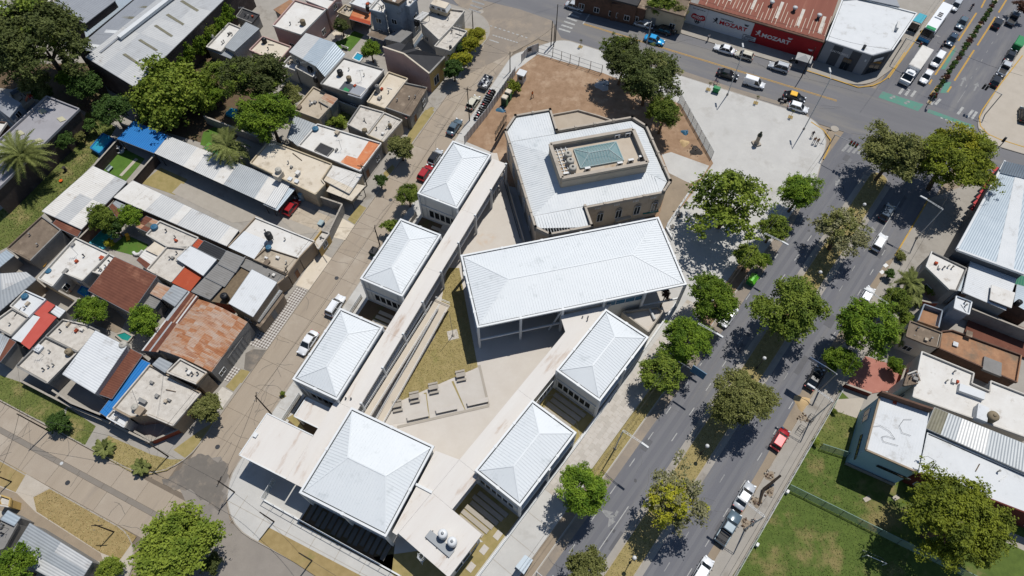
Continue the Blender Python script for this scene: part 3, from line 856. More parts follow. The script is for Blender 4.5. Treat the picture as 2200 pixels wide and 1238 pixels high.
for poly in ([AV(-22.1,30),AV(-19.25,30),AV(-19.25,50.5),AV(-24.4,43.8),AV(-22.1,42)],[AV(-22.1,16.7),AV(-19.25,16.7),AV(-19.25,29.98),AV(-22.1,29.98)],
             [AV(-22.1,10.95),AV(-18.5,10.95),AV(-18.5,16.68),AV(-22.1,16.68)],[AV(-22.1,4.2),AV(-13.3,4.2),AV(-13.3,10.93),AV(-22.1,10.93)],
             [ST(-21.4,8.9),AV(-22.12,3.9),AV(-22.12,16.7),ST(-21.4,21)]):
 MB().prism(poly,5.2,5.6,bottom=True).build('roof_slab','concrete_roof2',T2)
MB().prism([AV(-21.8,4.6),AV(-13.6,4.6),AV(-13.6,10.6),AV(-21.8,10.6)],.12,5.2).build('wall','wall_white',T2)
MB().prism([ST(-21.3,9.2),AV(-21.9,5),AV(-21.9,16.5),ST(-21.3,20.6)],.12,5.15).build('wall','wall_white',T2)
MB().prism([AV(-21.8,10.9),AV(-19.6,10.9),AV(-19.6,44),AV(-21.8,42)],.12,5.15).build('wall','wall_white',T2)
wallwin(T2,AV,(-13.6,4.8),(-13.6,10.4),3,1,3.2)
for t0 in (11.2,29.8):
 window(T2,AV(-18.9,t0+.4),AV(-18.9,t0+5),3.0,5.0,mull=4,pane='glass_dark')
for z in (2.9,3.9): MB().bar(AV(-18.7,11.1,z),AV(-18.7,16.4,z),.1,.12).build('rail','frame_white',T2)
def canopy(name,label,F,ang,o0,o1,t0,t1,h,mat,wallbox=None,th=.35):
 T = thing(name,label,'canopy',F((o0+o1)/2,(t0+t1)/2,.12))
 MB().prism([F(o0,t0),F(o1,t0),F(o1,t1),F(o0,t1)],h-th,h,bottom=True).build('roof_slab',MT[mat],T)
 m = MB()
 for a,b in (((o0,t0),(o1,t0)),((o0,t0),(o0,t1)),((o0,t1),(o1,t1))):
  m.bar(F(a[0],a[1],h+.03),F(b[0],b[1],h+.03),.16,.12)
 m.build('roof_edge','frame_white',T)
 for o_,t_ in ((o0+.3,t0+.3),(o0+.3,t1-.3),(o1-.4,t0+.35)):
  p = F(o_,t_); MB().box((p.x,p.y,(h-th)/2+.06),(.25,.25,h-th-.12),ang).build('column','frame_white',T)
 if wallbox: MB().prism([F(*p) for p in wallbox],.12,h-th).build('wall','wall_white',T)
 return T
canopy('entrance_canopy','broad white flat entrance canopy at the rounded street corner',ST,SA,-46.3,-38.4,8.9,15.65,5.0,'concrete_roof',[(-45.6,11.2),(-38.5,11.2),(-38.5,15.3),(-45.6,15.3)])
canopy('small_canopy','small white flat canopy behind the corner entrance canopy',ST,SA,-42.95,-38.2,17.1,20.3,4.0,'concrete_roof',[(-41.5,18.4),(-38.2,18.4),(-38.2,20.1),(-41.5,20.1)])
T = thing('annex','roofless grey walled annex with a pipe between the hall and the avenue','building',HX(31,41,.12))
pts = [w('M3',a,b,3.2) for a,b in ((1350,795),(1575,760),(1605,790),(1515,920))]
pts = [Vector((p.x,p.y,0)) for p in pts]
for i in range(4):
 p,q_ = pts[i],pts[(i+1) % 4]
 MB().bar((p.x,p.y,1.6),(q_.x,q_.y,1.6),.22,3.0-.02*i).build('wall','concrete',T)
MB().prism(pts,.1,2.4).build('floor','school_floor',T)
p,q_ = w('M3',1520,765,3.0),w('M3',1555,840,3.0)
MB().tube((p.x,p.y,2.75),(q_.x,q_.y,2.75),.22,.22,10).build('pipe','steel_pale',T)
T = thing('access_ramp','double flight concrete access ramp with white rails beside the courtyard lawn','ramp',ST(-33,34,.12))
def slope(o0,o1,ta,za,tb,zb,n,mat):
 for i in range(n):
  a,b = i/n,(i+1)/n
  t0,t1,z0,z1 = ta+(tb-ta)*a,ta+(tb-ta)*b-.02,za+(zb-za)*a,za+(zb-za)*b
  MB().hexa([ST(o0,t0,z0-.22),ST(o1,t0,z0-.22),ST(o1,t1,z1-.22),ST(o0,t1,z1-.22)],
                  [ST(o0,t0,z0),ST(o1,t0,z0),ST(o1,t1,z1),ST(o0,t1,z1)]).build('ramp_panel',MT[mat],T)
slope(-34.3,-33.05,42.6,1.5,22,2.9,7,'ramp_floor')
slope(-32.85,-31.6,42.6,1.5,20.5,.2,7,'ramp_floor')
MB().prism([ST(-34.3,42.6),ST(-31.6,42.6),ST(-31.6,44.4),ST(-34.3,44.4)],1.3,1.5,bottom=True).build('landing','ramp_floor',T)
for o_,za,zb,tb in ((-34.35,1.5,2.9,22),(-33.02,1.5,2.9,22),(-32.88,1.5,.2,20.5),(-31.55,1.5,.2,20.5)):
 for dz in (.95,.55):
  MB().bar(ST(o_,43.4 if dz > .6 else 42.6,za+dz),ST(o_,tb,zb+dz),.06,.06).build('handrail','frame_white',T)
 m = MB()
 for i in range(12):
  t = 42.4+(tb-42.4)*i/11; z = za+(zb-za)*i/11
  m.tube(ST(o_,t,z-.2),ST(o_,t,z+.95),.025)
 m.build('baluster_row','frame_white',T)
for dz in (.95,.5): MB().bar(ST(-34.3,44.4,1.5+dz),ST(-31.6,44.4,1.5+dz),.06,.06).build('handrail','frame_white',T)
for t in (40,35,30,25):
 for o_ in (-33.6,-32.2):
  p = ST(o_,t); z = 1.5+((42.6-t)/20.6)*(1.4 if o_ < -33 else -1.3)
  if z > .5: MB().box((p.x,p.y,z/2-.1),(.6,.2,z-.1),SA).build('pier','concrete',T)
def steps(F,ang,o0,o1,tlist,dep,mat,lab,nm='yard_bench_row',slant=0):
 for k,t in enumerate(tlist):
  a,b = o0+random.uniform(0,.3),o1-slant*k
  p = F((a+b)/2,t)
  inst('step_slab',stepmesh(round(b-a,1),dep,mat),school_ground,(p.x,p.y,.12),ang-math.pi/2)
_sm = {}
def stepmesh(L,dep,mat):
 if (L,dep,mat) not in _sm:
  _sm[(L,dep,mat)] = MB().prism([(-L/2,-dep/2),(L/2,-dep/2),(L/2,dep/2),(-L/2,dep/2)],0,.16).mesh('step_slab',MT[mat])
 return _sm[(L,dep,mat)]
for t0 in (53.4,34.6): steps(ST,SA,-42.4,-37.6,[t0+.5+.95*i for i in range(5)],.6,'concrete','')
steps(AV,AA,-18.5,-12.6,[34.6-.95*i for i in range(5)],.72,'concrete','',slant=.25)
steps(AV,AA,-18.4,-12.8,[15.7-.85*i for i in range(6)],.66,'concrete','',slant=.2)
for i in range(15):
 p = ST(-34.4+i*.88,6.9+.25*math.sin(i*2.1)); inst('step_slab',stepmesh(2.2 if i % 3 else 2.6,.62,'concrete_dark'),school_ground,(p.x,p.y,.12),SA)
for fr_,x,y in (('SB',435,690),('SB',250,885),('SB',75,1120)):
 p = w(fr_,x,y); inst('step_slab',stepmesh(1.2,.9,'tile_pale'),school_ground,(p.x,p.y,.03),AA)
def fence(label,pts,h,post,rails,mat,cat='fence',panel=None,base=None,step=2.0,name='fence',z0=.12,pr=.035):
 c = sum((Vector(p) for p in pts),Vector())/len(pts)
 T = thing(name,label,cat,(c.x,c.y,z0))
 for a,b in zip(pts[:-1],pts[1:]):
  a,b = Vector((a[0],a[1],0)),Vector((b[0],b[1],0))
  L = (b-a).length; n = max(1,round(L/step))
  if base: MB().bar((a.x,a.y,z0+base[0]/2),(b.x,b.y,z0+base[0]/2),base[1],base[0]).build('base_wall',MT[base[2]],T)
  for i in range(n+1):
   p = a.lerp(b,i/n); MB().tube((p.x,p.y,z0),(p.x,p.y,z0+h),pr,pr,5).build('post',MT[post],T)
  for z in rails: MB().bar((a.x,a.y,z0+z),(b.x,b.y,z0+z),.05,.06).build('rail',MT[mat],T)
  if panel:
   for i in range(n):
    p,q_ = a.lerp(b,(i+.03)/n),a.lerp(b,(i+.97)/n)
    lo = z0+(base[0] if base else .05)+.03
    MB().bar((p.x,p.y,(lo+z0+h-.05)/2),(q_.x,q_.y,(lo+z0+h-.05)/2),.02,z0+h-.05-lo).build('panel',MT[panel],T)
 return T
fence('white railed fence along the south side of the school by the corner',[ST(-41.4,5.45),ST(-32.7,5.2),ST(-18.6,4.9)],1.9,'frame_white',(.15,1.85),'frame_white',base=(.35,.2,'frame_white'),step=1.6)
fence('short glass gate fence in front of the corner entrance canopy',[ST(-41.4,5.5),ST(-41.5,8.4)],1.8,'frame_white',(.1,1.75),'frame_white',panel='fence_glass',step=1.0)
fence('low white wall with railing along the avenue side classroom blocks',[AV(-11.0,4.5),AV(-11.0,31),AV(-11.6,52),AV(-11.9,60)],.9,'frame_white',(.85,),'frame_white',base=(.6,.25,'frame_white'),step=3)
fence('glass panel railing beside the yard of the street side classroom blocks',[ST(-46.1,34.3),ST(-46.1,40)],1.4,'frame_white',(1.35,),'frame_white',panel='fence_glass',base=(.4,.2,'concrete'),step=2)
fence('glass panel railing beside the small flat canopy',[ST(-45.6,15.8),ST(-45.6,21)],1.4,'frame_white',(1.35,),'frame_white',panel='fence_glass',base=(.3,.2,'concrete'),step=2)
fence('low concrete wall beside the yard of the northernmost classroom block',[ST(-46.1,53.2),ST(-46.1,58.8)],1.2,'concrete',(),'concrete',base=(1.2,.25,'concrete'),step=6)
def local(T,mb,name,mat,smooth=False):
 me = mb.mesh(name,mat if not isinstance(mat,str) else MT[mat],smooth=smooth)
 o = bpy.data.objects.new(name,me); C.objects.link(o); o.parent = T
 return o
for x,y,lab in ((815,812,'concrete picnic table on the courtyard paving nearest the hall'),(590,915,'concrete picnic table second from the hall at the lawn edge'),
                  (432,990,'concrete picnic table third from the hall at the lawn edge'),(290,1062,'concrete picnic table beside the foot of the ramp')):
 p = w('RP',x,y)
 T = thing('picnic_table',lab,'table',(p.x,p.y,.165),'picnic tables along the lawn edge',HA)
 local(T,MB().box((0,0,.72),(1.5,.7,.08)),'tabletop','concrete')
 for s in (-1,1):
  local(T,MB().box((s*.5,0,.34),(.12,.5,.68)),'leg','concrete')
  local(T,MB().box((0,s*.75,.42),(1.5,.32,.08)),'seat','concrete')
  local(T,MB().box((0,s*.75,.19),(1.2,.2,.38)),'seat_base','concrete')
for x,y,lab in ((460,1150,'long low concrete bench on the panel nearest the ramp'),(698,1090,'long low concrete bench on the middle courtyard panel'),(955,1030,'long low concrete bench on the panel nearest the hall')):
 p = w('RP',x,y)
 T = thing('long_bench',lab,'bench',(p.x,p.y,.165),'long benches on the courtyard panels',HA)
 local(T,MB().box((0,0,.42),(3.3,.75,.14)),'seat','school_slab')
 local(T,MB().box((0,0,.17),(3.0,.45,.36)),'base','concrete_dark')
p = w('RP',748,468,.16)
T = thing('flag_pole','thin flag pole standing on the pale pad in the courtyard lawn','pole',(p.x,p.y,.165))
local(T,MB().tube((0,0,0),(0,0,7.5),.05,.03,8),'pole','steel_grey'); local(T,MB().lathe((0,0,0),[(.25,0),(.25,.15),(.1,.3)],10),'base','concrete')
MO = [(18.7,84.3),(21.3,87.4),(27.9,87.4),(27.75,82.2),(42.1,82.2),(43.9,79.6),(43.9,66.6),(42.1,64.8),(28,64.7),(28,60.5),(20.8,60.5),(18.8,62.4)]
MP = [HX(*p) for p in MO]
T = thing('mansion','old cream mansion with white sheet roof, stone parapets and a glass lantern on top','building',HX(31,73,.12))
def inset_poly(pts,d):
 pts = [Vector(p[:2]) for p in ccw([(p[0],p[1]) for p in pts])]
 out = []
 n = len(pts)
 for i in range(n):
  a,b,c_ = pts[i-1],pts[i],pts[(i+1) % n]
  e0 = (b-a).normalized(); e1 = (c_-b).normalized()
  n0,n1 = Vector((-e0.y,e0.x)),Vector((-e1.y,e1.x))
  bis = (n0+n1)
  out.append(b+bis*(d/max(.3,bis.dot(n0))))
 return out
MB().prism(inset_poly(MP,.2),.12,6.9).build('wall','mansion_wall',T)
MB().prism(inset_poly(MP,-.15),6.55,6.9).build('cornice','mansion_trim',T)
def Z(p,z): return Vector((p[0],p[1],z))
at = [HX(25,69.2,7.9),HX(40.1,69.2,7.9),HX(40.1,76.9,7.9),HX(25,76.9,7.9)]
hx = lambda x,y,z: HX(x,y,z)
planes = [[hx(19.1,65,7.05),hx(41.9,65.1,7.05),hx(43.4,66.8,7.05),at[1],at[0]],[hx(43.5,66.8,7.05),hx(43.5,79.4,7.05),at[2],at[1]],
          [hx(43.5,79.4,7.05),hx(41.9,81.8,7.05),hx(19.1,81.8,7.05),at[3],at[2]],[hx(19.1,81.8,7.05),hx(19.1,65,7.05),at[0],at[3]],
          [hx(19.1,81.85,7.06),hx(27.5,81.85,7.06),hx(27.6,87.1,7.25),hx(21.4,87.1,7.25),hx(19.0,84.2,7.2)],
          [hx(19.2,64.95,7.06),hx(19.2,62.5,6.9),hx(20.9,60.8,6.9),hx(27.7,60.8,6.9),hx(27.7,64.95,7.06)]]
rb = MB()
for i,pl in enumerate(planes):
 MB().poly(pl).build('roof_panel','mansion_roof',T)
for k in range(52):
 x = 19.4+k*.46
 if x < 41.5:
  xe = max(25.0,min(40.1,x)); ye = 69.2
  if x < 25: ye = 65+(x-19.1)*(69.2-65)/(25-19.1)
  if x > 40.1: ye = 69.2-(x-40.1)*.9
  rb.bar(hx(x,65.15,7.08),hx(x,ye,7.07+(ye-65)*.198),.06,.05)
  yt = 76.9
  if x < 25: yt = 81.8-(x-19.1)*(81.8-76.9)/5.9
  if x > 40.1: yt = 76.9+(x-40.1)*1.4
  rb.bar(hx(x,81.7,7.08),hx(x,yt,7.07+(81.8-yt)*.17),.06,.05)
 if x < 27.4:
  rb.bar(hx(x,81.95,7.08),hx(x,87 if x > 21.4 else 84.2+(x-19)*1.2,7.26),.06,.05)
  rb.bar(hx(x,64.8,7.08),hx(x,60.9 if x > 21 else 62.4-(x-19.2)*.9,6.93),.06,.05)
for k in range(36):
 y = 65.4+k*.46
 if y < 81.6:
  xe = 25.0
  if y < 69.2: xe = 19.1+(y-65)*5.9/4.2
  if y > 76.9: xe = 19.1+(81.8-y)*5.9/4.9
  rb.bar(hx(19.2,y,7.08),hx(xe,y,7.07+(xe-19.1)*.142),.06,.05)
 if 67 < y < 79.3:
  xr = 40.1 if 69.2 < y < 76.9 else (43.4-(y-66.8)*1.4 if y < 69.2 else 43.4-(79.4-y)*1.36)
  rb.bar(hx(43.4,y,7.08),hx(xr,y,7.07+(43.5-xr)*.25),.06,.05)
o = rb.build('roof_ribs','mansion_roof',T); o['kind'] = 'stuff'
for i in range(len(MP)):
 a,b = MP[i],MP[(i+1) % len(MP)]
 L = (b-a).length
 hgt = .75
 if i in (7,):      # front side facing the hall: low edge
  hgt = .3
 MB().bar((a.x,a.y,6.9+hgt*.3),(b.x,b.y,6.9+hgt*.3),.28,hgt*.6).build('parapet','mansion_trim',T)
 MB().bar((a.x,a.y,6.9+hgt-.06),(b.x,b.y,6.9+hgt-.06),.36,.12).build('parapet_cap','mansion_trim',T)
 n = max(1,int(L/3))
 for j in range(n+1):
  p = a.lerp(b,j/n); MB().box((p.x,p.y,6.92+hgt/2+.05),(.42,.42,hgt+.14),HA).build('parapet_pier','mansion_trim',T)
for x in (31.2,34.6,38,41.2):
 wn_ = window(T,HX(x-.55,64.9),HX(x+.55,64.9),1.9,4.2,proud=.09,mull=1)
 m = MB()
 pts = [HX(x+.55*math.cos(t),64.88,4.2+.55*math.sin(t)) for t in [math.pi*i/8 for i in range(9)]]
 m.poly(pts); m.build('arch_pane','glass_dark',wn_)
 m = MB()
 for p,q_ in zip(pts[:-1],pts[1:]): m.bar(p+HX(0,-.04),q_+HX(0,-.04),.12,.12)
 m.build('arch_trim','mansion_trim',wn_)
 m = MB()
 for i in range(4): m.box(tuple(HX(x-1.2+i*.28,64.72,6.2)),(.12,.1,.55),HA)
 m.build('cornice_brackets','frame_white',T)
for y in (66,70,74,78,82):
 window(T,HX(18.9,y+1),HX(18.9,y-.2),1.6,4.6,proud=.1,mull=1)
for (x0,y0),(x1,y1) in (((25,69.2),(40.1,69.2)),((40.1,69.2),(40.1,76.9)),((40.1,76.9),(25,76.9)),((25,76.9),(25,69.2))):
 a,b = HX(x0,y0),HX(x1,y1)
 MB().bar((a.x,a.y,8.6),(b.x,b.y,8.6),.3,3.4).build('attic_wall','mansion_wall',T)
 MB().bar((a.x,a.y,10.35),(b.x,b.y,10.35),.62,.22).build('attic_cornice','mansion_trim',T)
 MB().bar((a.x,a.y,9.6),(b.x,b.y,9.6),.45,.14).build('attic_cornice','mansion_trim',T)
MB().prism([HX(25.1,69.3),HX(40,69.3),HX(40,76.8),HX(25.1,76.8)],8,9.3).build('attic_floor','terrace',T)
GL = [HX(28.9,71.2,9.6),HX(36.6,71.2,9.6),HX(36.6,75.5,9.6),HX(28.9,75.5,9.6)]
ra,rbb = HX(31.0,73.35,10.5),HX(34.5,73.35,10.5)
MB().prism(GL,9.3,9.34).build('lantern_floor','r_grey',T)
lan = MB().poly([GL[0],GL[1],rbb,ra]).poly([GL[1],GL[2],rbb]).poly([GL[2],GL[3],ra,rbb]).poly([GL[3],GL[0],ra]).build('glass_lantern','skylight_glass',T)
for p,q_ in ((GL[0],ra),(GL[1],rbb),(GL[2],rbb),(GL[3],ra),(ra,rbb))+tuple((GL[i],GL[(i+1) % 4]) for i in range(4)):
 MB().bar(p,q_,.12,.12).build('glazing_bar','mesh_pale',lan)
for i in range(1,15):
 x = 28.9+i*7.7/15
 f = min(1,(x-28.9)/2.1,(36.6-x)/2.1)
 for y,s in ((71.2,1),(75.5,-1)):
  MB().bar(HX(x,y,9.63),HX(x,y+s*2.15*f,9.63+.9*f),.05,.06).build('glazing_bar','mesh_pale',lan)
for i in range(4): MB().bar(GL[i]+Vector((0,0,-.15)),GL[(i+1) % 4]+Vector((0,0,-.15)),.14,.28).build('lantern_kerb','mesh_pale',lan)
T = thing('mansion_terrace','low beige half octagon terrace at the back of the mansion','terrace',HX(32,85,.12))
tp = [HX(28.1,82.6),HX(28.3,87.8),HX(33.6,87.9),HX(36.8,85.7),HX(39.2,83.8),HX(39.2,82.5)]
MB().prism(tp,.12,5.2).build('wall','mansion_wall',T)
MB().prism(inset_poly(tp,.1),5.2,5.35).build('floor','terrace_grey',T)
for i in range(5): MB().bar(Z(tp[i],5.55),Z(tp[i+1],5.55),.22,.4).build('parapet','mansion_trim',T)
def acunit(label,p,rz,s=1.0):
 T = thing('air_conditioner',label,'air conditioner',p,'air conditioners on the mansion attic',rz)
 local(T,MB().box((0,0,.42*s),(.95*s,.4*s,.75*s)),'case','plastic_white')
 local(T,MB().box((-.1,-.205*s,.42*s),(.5*s,.02,.6*s)),'fan_grille','steel_dark')
 for k in (-.3,.3): local(T,MB().box((k*s,0,.02),(.08,.4*s,.05)),'foot','steel_dark')
 return T
for x,y,lab in ((1045,285,'white air conditioner at the back parapet left of another one'),(1135,270,'white air conditioner at the back right of the attic'),(1250,465,'white air conditioner in the front right attic corner'),
                  (1160,495,'white air conditioner right of the glass lantern at the front parapet'),(1068,520,'low white air conditioner below the lantern, right of its middle'),(795,565,'white air conditioner at the front left corner of the lantern'),(612,608,'small white air conditioner in the front left attic corner')):
 p = w('MA',x,y,9.7); acunit(lab,(p.x,p.y,9.3),HA)
def tank(label,p,r,h,mat,lid=None,cat='water tank',group=None,n=14,legs=0,name='water_tank'):
 T = thing(name,label,cat,p,group)
 z = legs
 local(T,MB().lathe((0,0,z),[(r*.94,0),(r,.06),(r,h*.3),(r*.97,h*.34),(r,h*.38),(r,h*.62),(r*.97,h*.66),(r,h*.7),(r,h*.86),(r*.72,h*.97),(r*.35,h)],n),'tank_body',mat,True)
 local(T,MB().lathe((0,0,z+h*.99),[(r*.32,0),(r*.32,h*.06),(r*.1,h*.09)],10),'lid',lid or mat,True)
 if legs:
  for k in range(4):
   a = math.pi/4+k*math.pi/2
   local(T,MB().tube((r*.7*math.cos(a),r*.7*math.sin(a),0),(r*.7*math.cos(a),r*.7*math.sin(a),legs),.06),'leg','steel_dark')
 return T
for k,(x,y) in enumerate(((632,425),(652,480),(672,540))):
 p = w('MA',x,y,10.6)
 tank(('back one of three beige round tanks on the mansion attic','middle one of three beige round tanks on the mansion attic','front one of three beige round tanks on the mansion attic')[k],(p.x,p.y,9.3),.68,1.25,'tank_grey','steel_dark',group='beige tanks on the mansion attic')
T = thing('pipe_rack','row of white pipes on the attic floor beside the round tanks','pipes',HX(26.5,73,9.3))
for i in range(9): MB().bar(HX(25.6,70+i*.75,9.42),HX(28,70+i*.75,9.42),.1,.1).build('pipe','frame_white',T)
for x in (26.0,26.8,27.6): MB().bar(HX(x,69.8,9.55),HX(x,76.4,9.55),.1,.1).build('pipe','frame_white',T)
T = thing('tank_platform','steel platform under the two shiny tanks on the school roof','platform',AV(-16.9,6.6,5.6),rz=AA)
local(T,MB().box((0,0,.22),(1.1,4.2,.1)),'deck','steel_grey')
for a in (-1.8,0,1.8): local(T,MB().box((0,a,.09),(1.4,.12,.17)),'bearer','steel_dark')
for k,(x,y) in enumerate(((207,965),(267,1015))):
 p = w('B3',x,y,7.4)
 tank(('shiny steel water tank on the school roof, farther of two','shiny steel water tank on the school roof, nearer of two')[k],(p.x,p.y,5.88),.64,1.3,'tank_steel','steel_grey',group='steel tanks on the school roof')
p = w('B3',55,1115,5.6)
T = thing('roof_ladder','white caged ladder hooked over the edge of the school roof','ladder',(p.x,p.y,5.6),rz=AA+.6)
for s in (-.25,.25): local(T,MB().tube((s,0,-5.4),(s,0,1.1),.03),'rail','frame_white')
m = MB()
for i in range(16): m.tube((-.25,0,-5.2+i*.4),(.25,0,-5.2+i*.4),.02)
local(T,m,'rungs','frame_white')
for z in (-1.5,-.5,.5):
 m = MB(); m.path([(-.25,0,z),(-.4,-.5,z),(0,-.8,z),(.4,-.5,z),(.25,0,z)],.025); local(T,m,'cage_hoop','frame_white')
for fr_,x,y,r in (('M3',1095,832,.09),('M3',1130,832,.09),('M3',1125,852,.09),('B2',895,115,.1),('B2',928,117,.1)):
 p = w(fr_,x,y,5.6); o = MB().lathe((0,0,0),[(r,0),(r,.3),(r*1.3,.32),(r*1.3,.4)],10).build('vent_pipe','steel_dark'); o.location = (p.x,p.y,5.6)
 tag(o,{('M3',1095): 'dark vent stub on the gallery roof by the hall, left of three',('M3',1130): 'dark vent stub on the gallery roof by the hall, upper right of three',('M3',1125): 'dark vent stub on the gallery roof by the hall, lower right of three',
           ('B2',895): 'left dark vent stub on the gallery roof above the square block',('B2',928): 'right dark vent stub on the gallery roof above the square block'}[(fr_,x)],'vent','vent stubs on the gallery roofs')
p,q_ = w('B2',1335,655,5.6),w('B2',1440,710,5.6)
o = MB().bar((p.x,p.y,5.7),(q_.x,q_.y,5.7),.35,.2).build('roof_kerb','frame_white'); tag(o,'short white kerb block lying on the flat roof beside the square block','kerb')
# ------------------------------------------------------------------ houses
def sheets(T,Q,nu,nv,mats,along='v',pitch=.36,amp=.035,nm='roof_sheet',jz=.02):
 q0,q1,q2,q3 = [Vector(p) for p in Q]
 if along == 'u':
  q0,q1,q2,q3 = q0,q3,q2,q1
  nu,nv = nv,nu
 def at(u,v): return q0.lerp(q1,u).lerp(q3.lerp(q2,u),v)
 L = (q1-q0).length
 for i in range(nu):
  for j in range(nv):
   dz = random.uniform(0,jz) if nu*nv > 1 else 0
   nr = max(2,int(L/nu/pitch))
   mb = MB()
   ov = .004
   for k in range(2*nr+1):
    u = (i+k/(2*nr))/nu
    for v in (max(0,j/nv-ov),(j+1)/nv):
     p = at(u,v); mb.v.append((p.x,p.y,p.z+dz+(amp if k % 2 else 0)))
   for k in range(2*nr):
    a = 2*k; mb.f.append([a,a+2,a+3,a+1]); mb.m.append(0)
   m_ = random.choice(mats)
   mb.build(nm,MT[m_],T)
def outward(P):
 P = [Vector((p[0],p[1],0)) for p in P]
 a = sum(P[i].x*P[(i+1) % len(P)].y-P[(i+1) % len(P)].x*P[i].y for i in range(len(P)))
 return P if a > 0 else P[::-1]
_hn = [0]
def house(label,fr_,pts,h,kind,roof,wall,win=0,par=.22,dz=None,sh=(1,1),along='v',name='house',cat='house',open_=False,z0=.12,door=0,mats=None,frame=True):
 _hn[0] += 1
 h = h+(_hn[0] % 11)*.012
 P = [w(fr_,x,y,h) for x,y in pts]
 c = sum(P,Vector())/len(P)
 T = thing(name,label,cat,(c.x,c.y,z0))
 O = outward(P)
 top = h-.16
 if kind == 's': top = h-.22+(min(dz) if dz else 0)
 if open_:
  for i,p in enumerate(P):
   q_ = c.lerp(Vector((p.x,p.y,c.z)),.93)
   zz = h-.1+(dz[i] if dz else 0)
   MB().tube((q_.x,q_.y,z0),(q_.x,q_.y,zz-.02),.08,.08,6).build('post','steel_dark',T)
 else:
  MB().prism(inset_poly(O,.06),z0,top).build('wall',MT[wall],T)
  if kind == 's' and dz and max(dz)-min(dz) > .05:
   I = inset_poly(P,.08)
   m = MB()
   zs = {}
   for q_ in I:
    k = min(range(len(P)),key=lambda i: (Vector((P[i].x,P[i].y))-q_).length)
    zs[(q_.x,q_.y)] = h-.05+dz[k]
   n = len(I)
   for i in range(n):
    a,b = I[i],I[(i+1) % n]
    m.poly([(a.x,a.y,top-.02),(b.x,b.y,top-.02),(b.x,b.y,zs[(b.x,b.y)]),(a.x,a.y,zs[(a.x,a.y)])])
   m.build('wall',MT[wall],T)
 if kind == 'f':
  MB().prism(inset_poly(O,.2),h-.3,h-.1).build('roof',MT[roof],T)
  n = len(O)
  for i in range(n):
   a,b = O[i],O[(i+1) % n]
   if (b-a).length < .3: continue
   MB().bar((a.x,a.y,h-.16+(par+.16)/2+.003*i),(b.x,b.y,h-.16+(par+.16)/2+.003*i),.2,par+.16).build('parapet',MT[wall if random.random() < .6 else roof],T)
  rc = random.Random(_hn[0])
  if roof not in ('r_orangedirt',) and cat == 'house':
   for _ in range(rc.randint(2,5)):
    u,v = rc.uniform(.2,.8),rc.uniform(.2,.8)
    p = P[0].lerp(P[1],u).lerp(P[3].lerp(P[2],u),v)
    k = rc.random()
    if k < .5: MB().lathe((p.x,p.y,h-.12),[(.09,0),(.09,.55),(.16,.58),(.16,.68)],8).build('vent_pipe',MT[rc.choice(('steel_dark','tank_grey','w_grey'))],T)
    elif k < .8: MB().box((p.x,p.y,h+.1),(rc.uniform(.3,.7),rc.uniform(.3,.7),.45),SA).build('vent_box',MT[rc.choice(('w_grey','r_beige','r_terra','r_white'))],T)
    elif k < .88:
     m = MB(); m.tube((p.x,p.y,h-.1),(p.x,p.y,h+2.4),.03,.03,5); m.tube((p.x-.6,p.y,h+2.2),(p.x+.6,p.y+.2,h+2.2),.025,.025,4)
     for q_ in range(4): m.tube((p.x-.5+q_*.33,p.y-.3,h+2.2),(p.x-.5+q_*.33,p.y+.35,h+2.2),.02,.02,4)
     m.build('aerial','steel_grey',T)
    else: MB().bar((p.x,p.y,h-.02),(p.x+rc.uniform(-2,2),p.y+rc.uniform(-2,2),h),.1,.1).build('pipe_run',MT[rc.choice(('steel_dark','wood','plastic_white'))],T)
 elif kind == 'n':
  MB().prism(inset_poly(O,-.12),h-.17,h).build('roof',MT[roof],T)
 elif kind == 's':
  Q = [Vector((p.x,p.y,h+(dz[i] if dz else 0))) for i,p in enumerate(P)]
  sheets(T,Q,sh[0],sh[1],mats or [roof],along)
  if frame:
   for i in range(4):
    a,b = Q[i],Q[(i+1) % 4]
    MB().bar(a+Vector((0,0,-.05)),b+Vector((0,0,-.05)),.12,.1).build('roof_edge','steel_grey',T)
 if win:
  n = len(O)
  for i in range(n):
   a,b = O[i],O[(i+1) % n]
   L = (b-a).length
   if L < 2.6: continue
   d = (b-a)/L; nn = Vector((d.y,-d.x,0))
   cm_ = Vector((-c.x,-c.y,0)).normalized()
   if nn.dot(cm_) < .25: continue
   a2,b2 = a-nn*.06,b-nn*.06
   k = max(1,int(L/3.4))
   floors = [(.95,2.2)] if h < 4.6 else [(.95,2.2),(3.9,5.1)]
   for j in range(k):
    s = L*(j+.5)/k
    for fz,(z_0,z_1) in enumerate(floors):
     if z_1 > top-.25: continue
     if door and fz == 0 and j == 0:
      window(T,a2+d*(s-.5),a2+d*(s+.5),z0+.02,2.3,'w_grey',random.choice(('door_wood','door_grey')),mull=0,nm='door')
     elif door > 1 and fz == 0 and j == k-1:
      window(T,a2+d*(s-1.25),a2+d*(s+1.25),z0+.02,2.5,'w_grey','shutter',mull=2,nm='garage_door')
     else:
      window(T,a2+d*(s-.6),a2+d*(s+.6),z_0,z_1,'frame_white','glass_dark',mull=1)
 return T
def wallrun(label,fr_,pts,h,mat,th=.2,name='garden_wall',cat='wall',z0=.12,zt=None):
 P = [w(fr_,x,y,h) for x,y in pts]
 c = sum(P,Vector())/len(P)
 T = thing(name,label,cat,(c.x,c.y,z0))
 for i,(a,b) in enumerate(zip(P[:-1],P[1:])):
  MB().bar((a.x,a.y,z0+(h-z0)/2-.004*i),(b.x,b.y,z0+(h-z0)/2-.004*i),th,h-z0).build('wall_run',MT[mat],T)
  MB().bar((a.x,a.y,h+.02-.004*i),(b.x,b.y,h+.02-.004*i),th+.08,.07).build('coping','concrete',T)
 return T
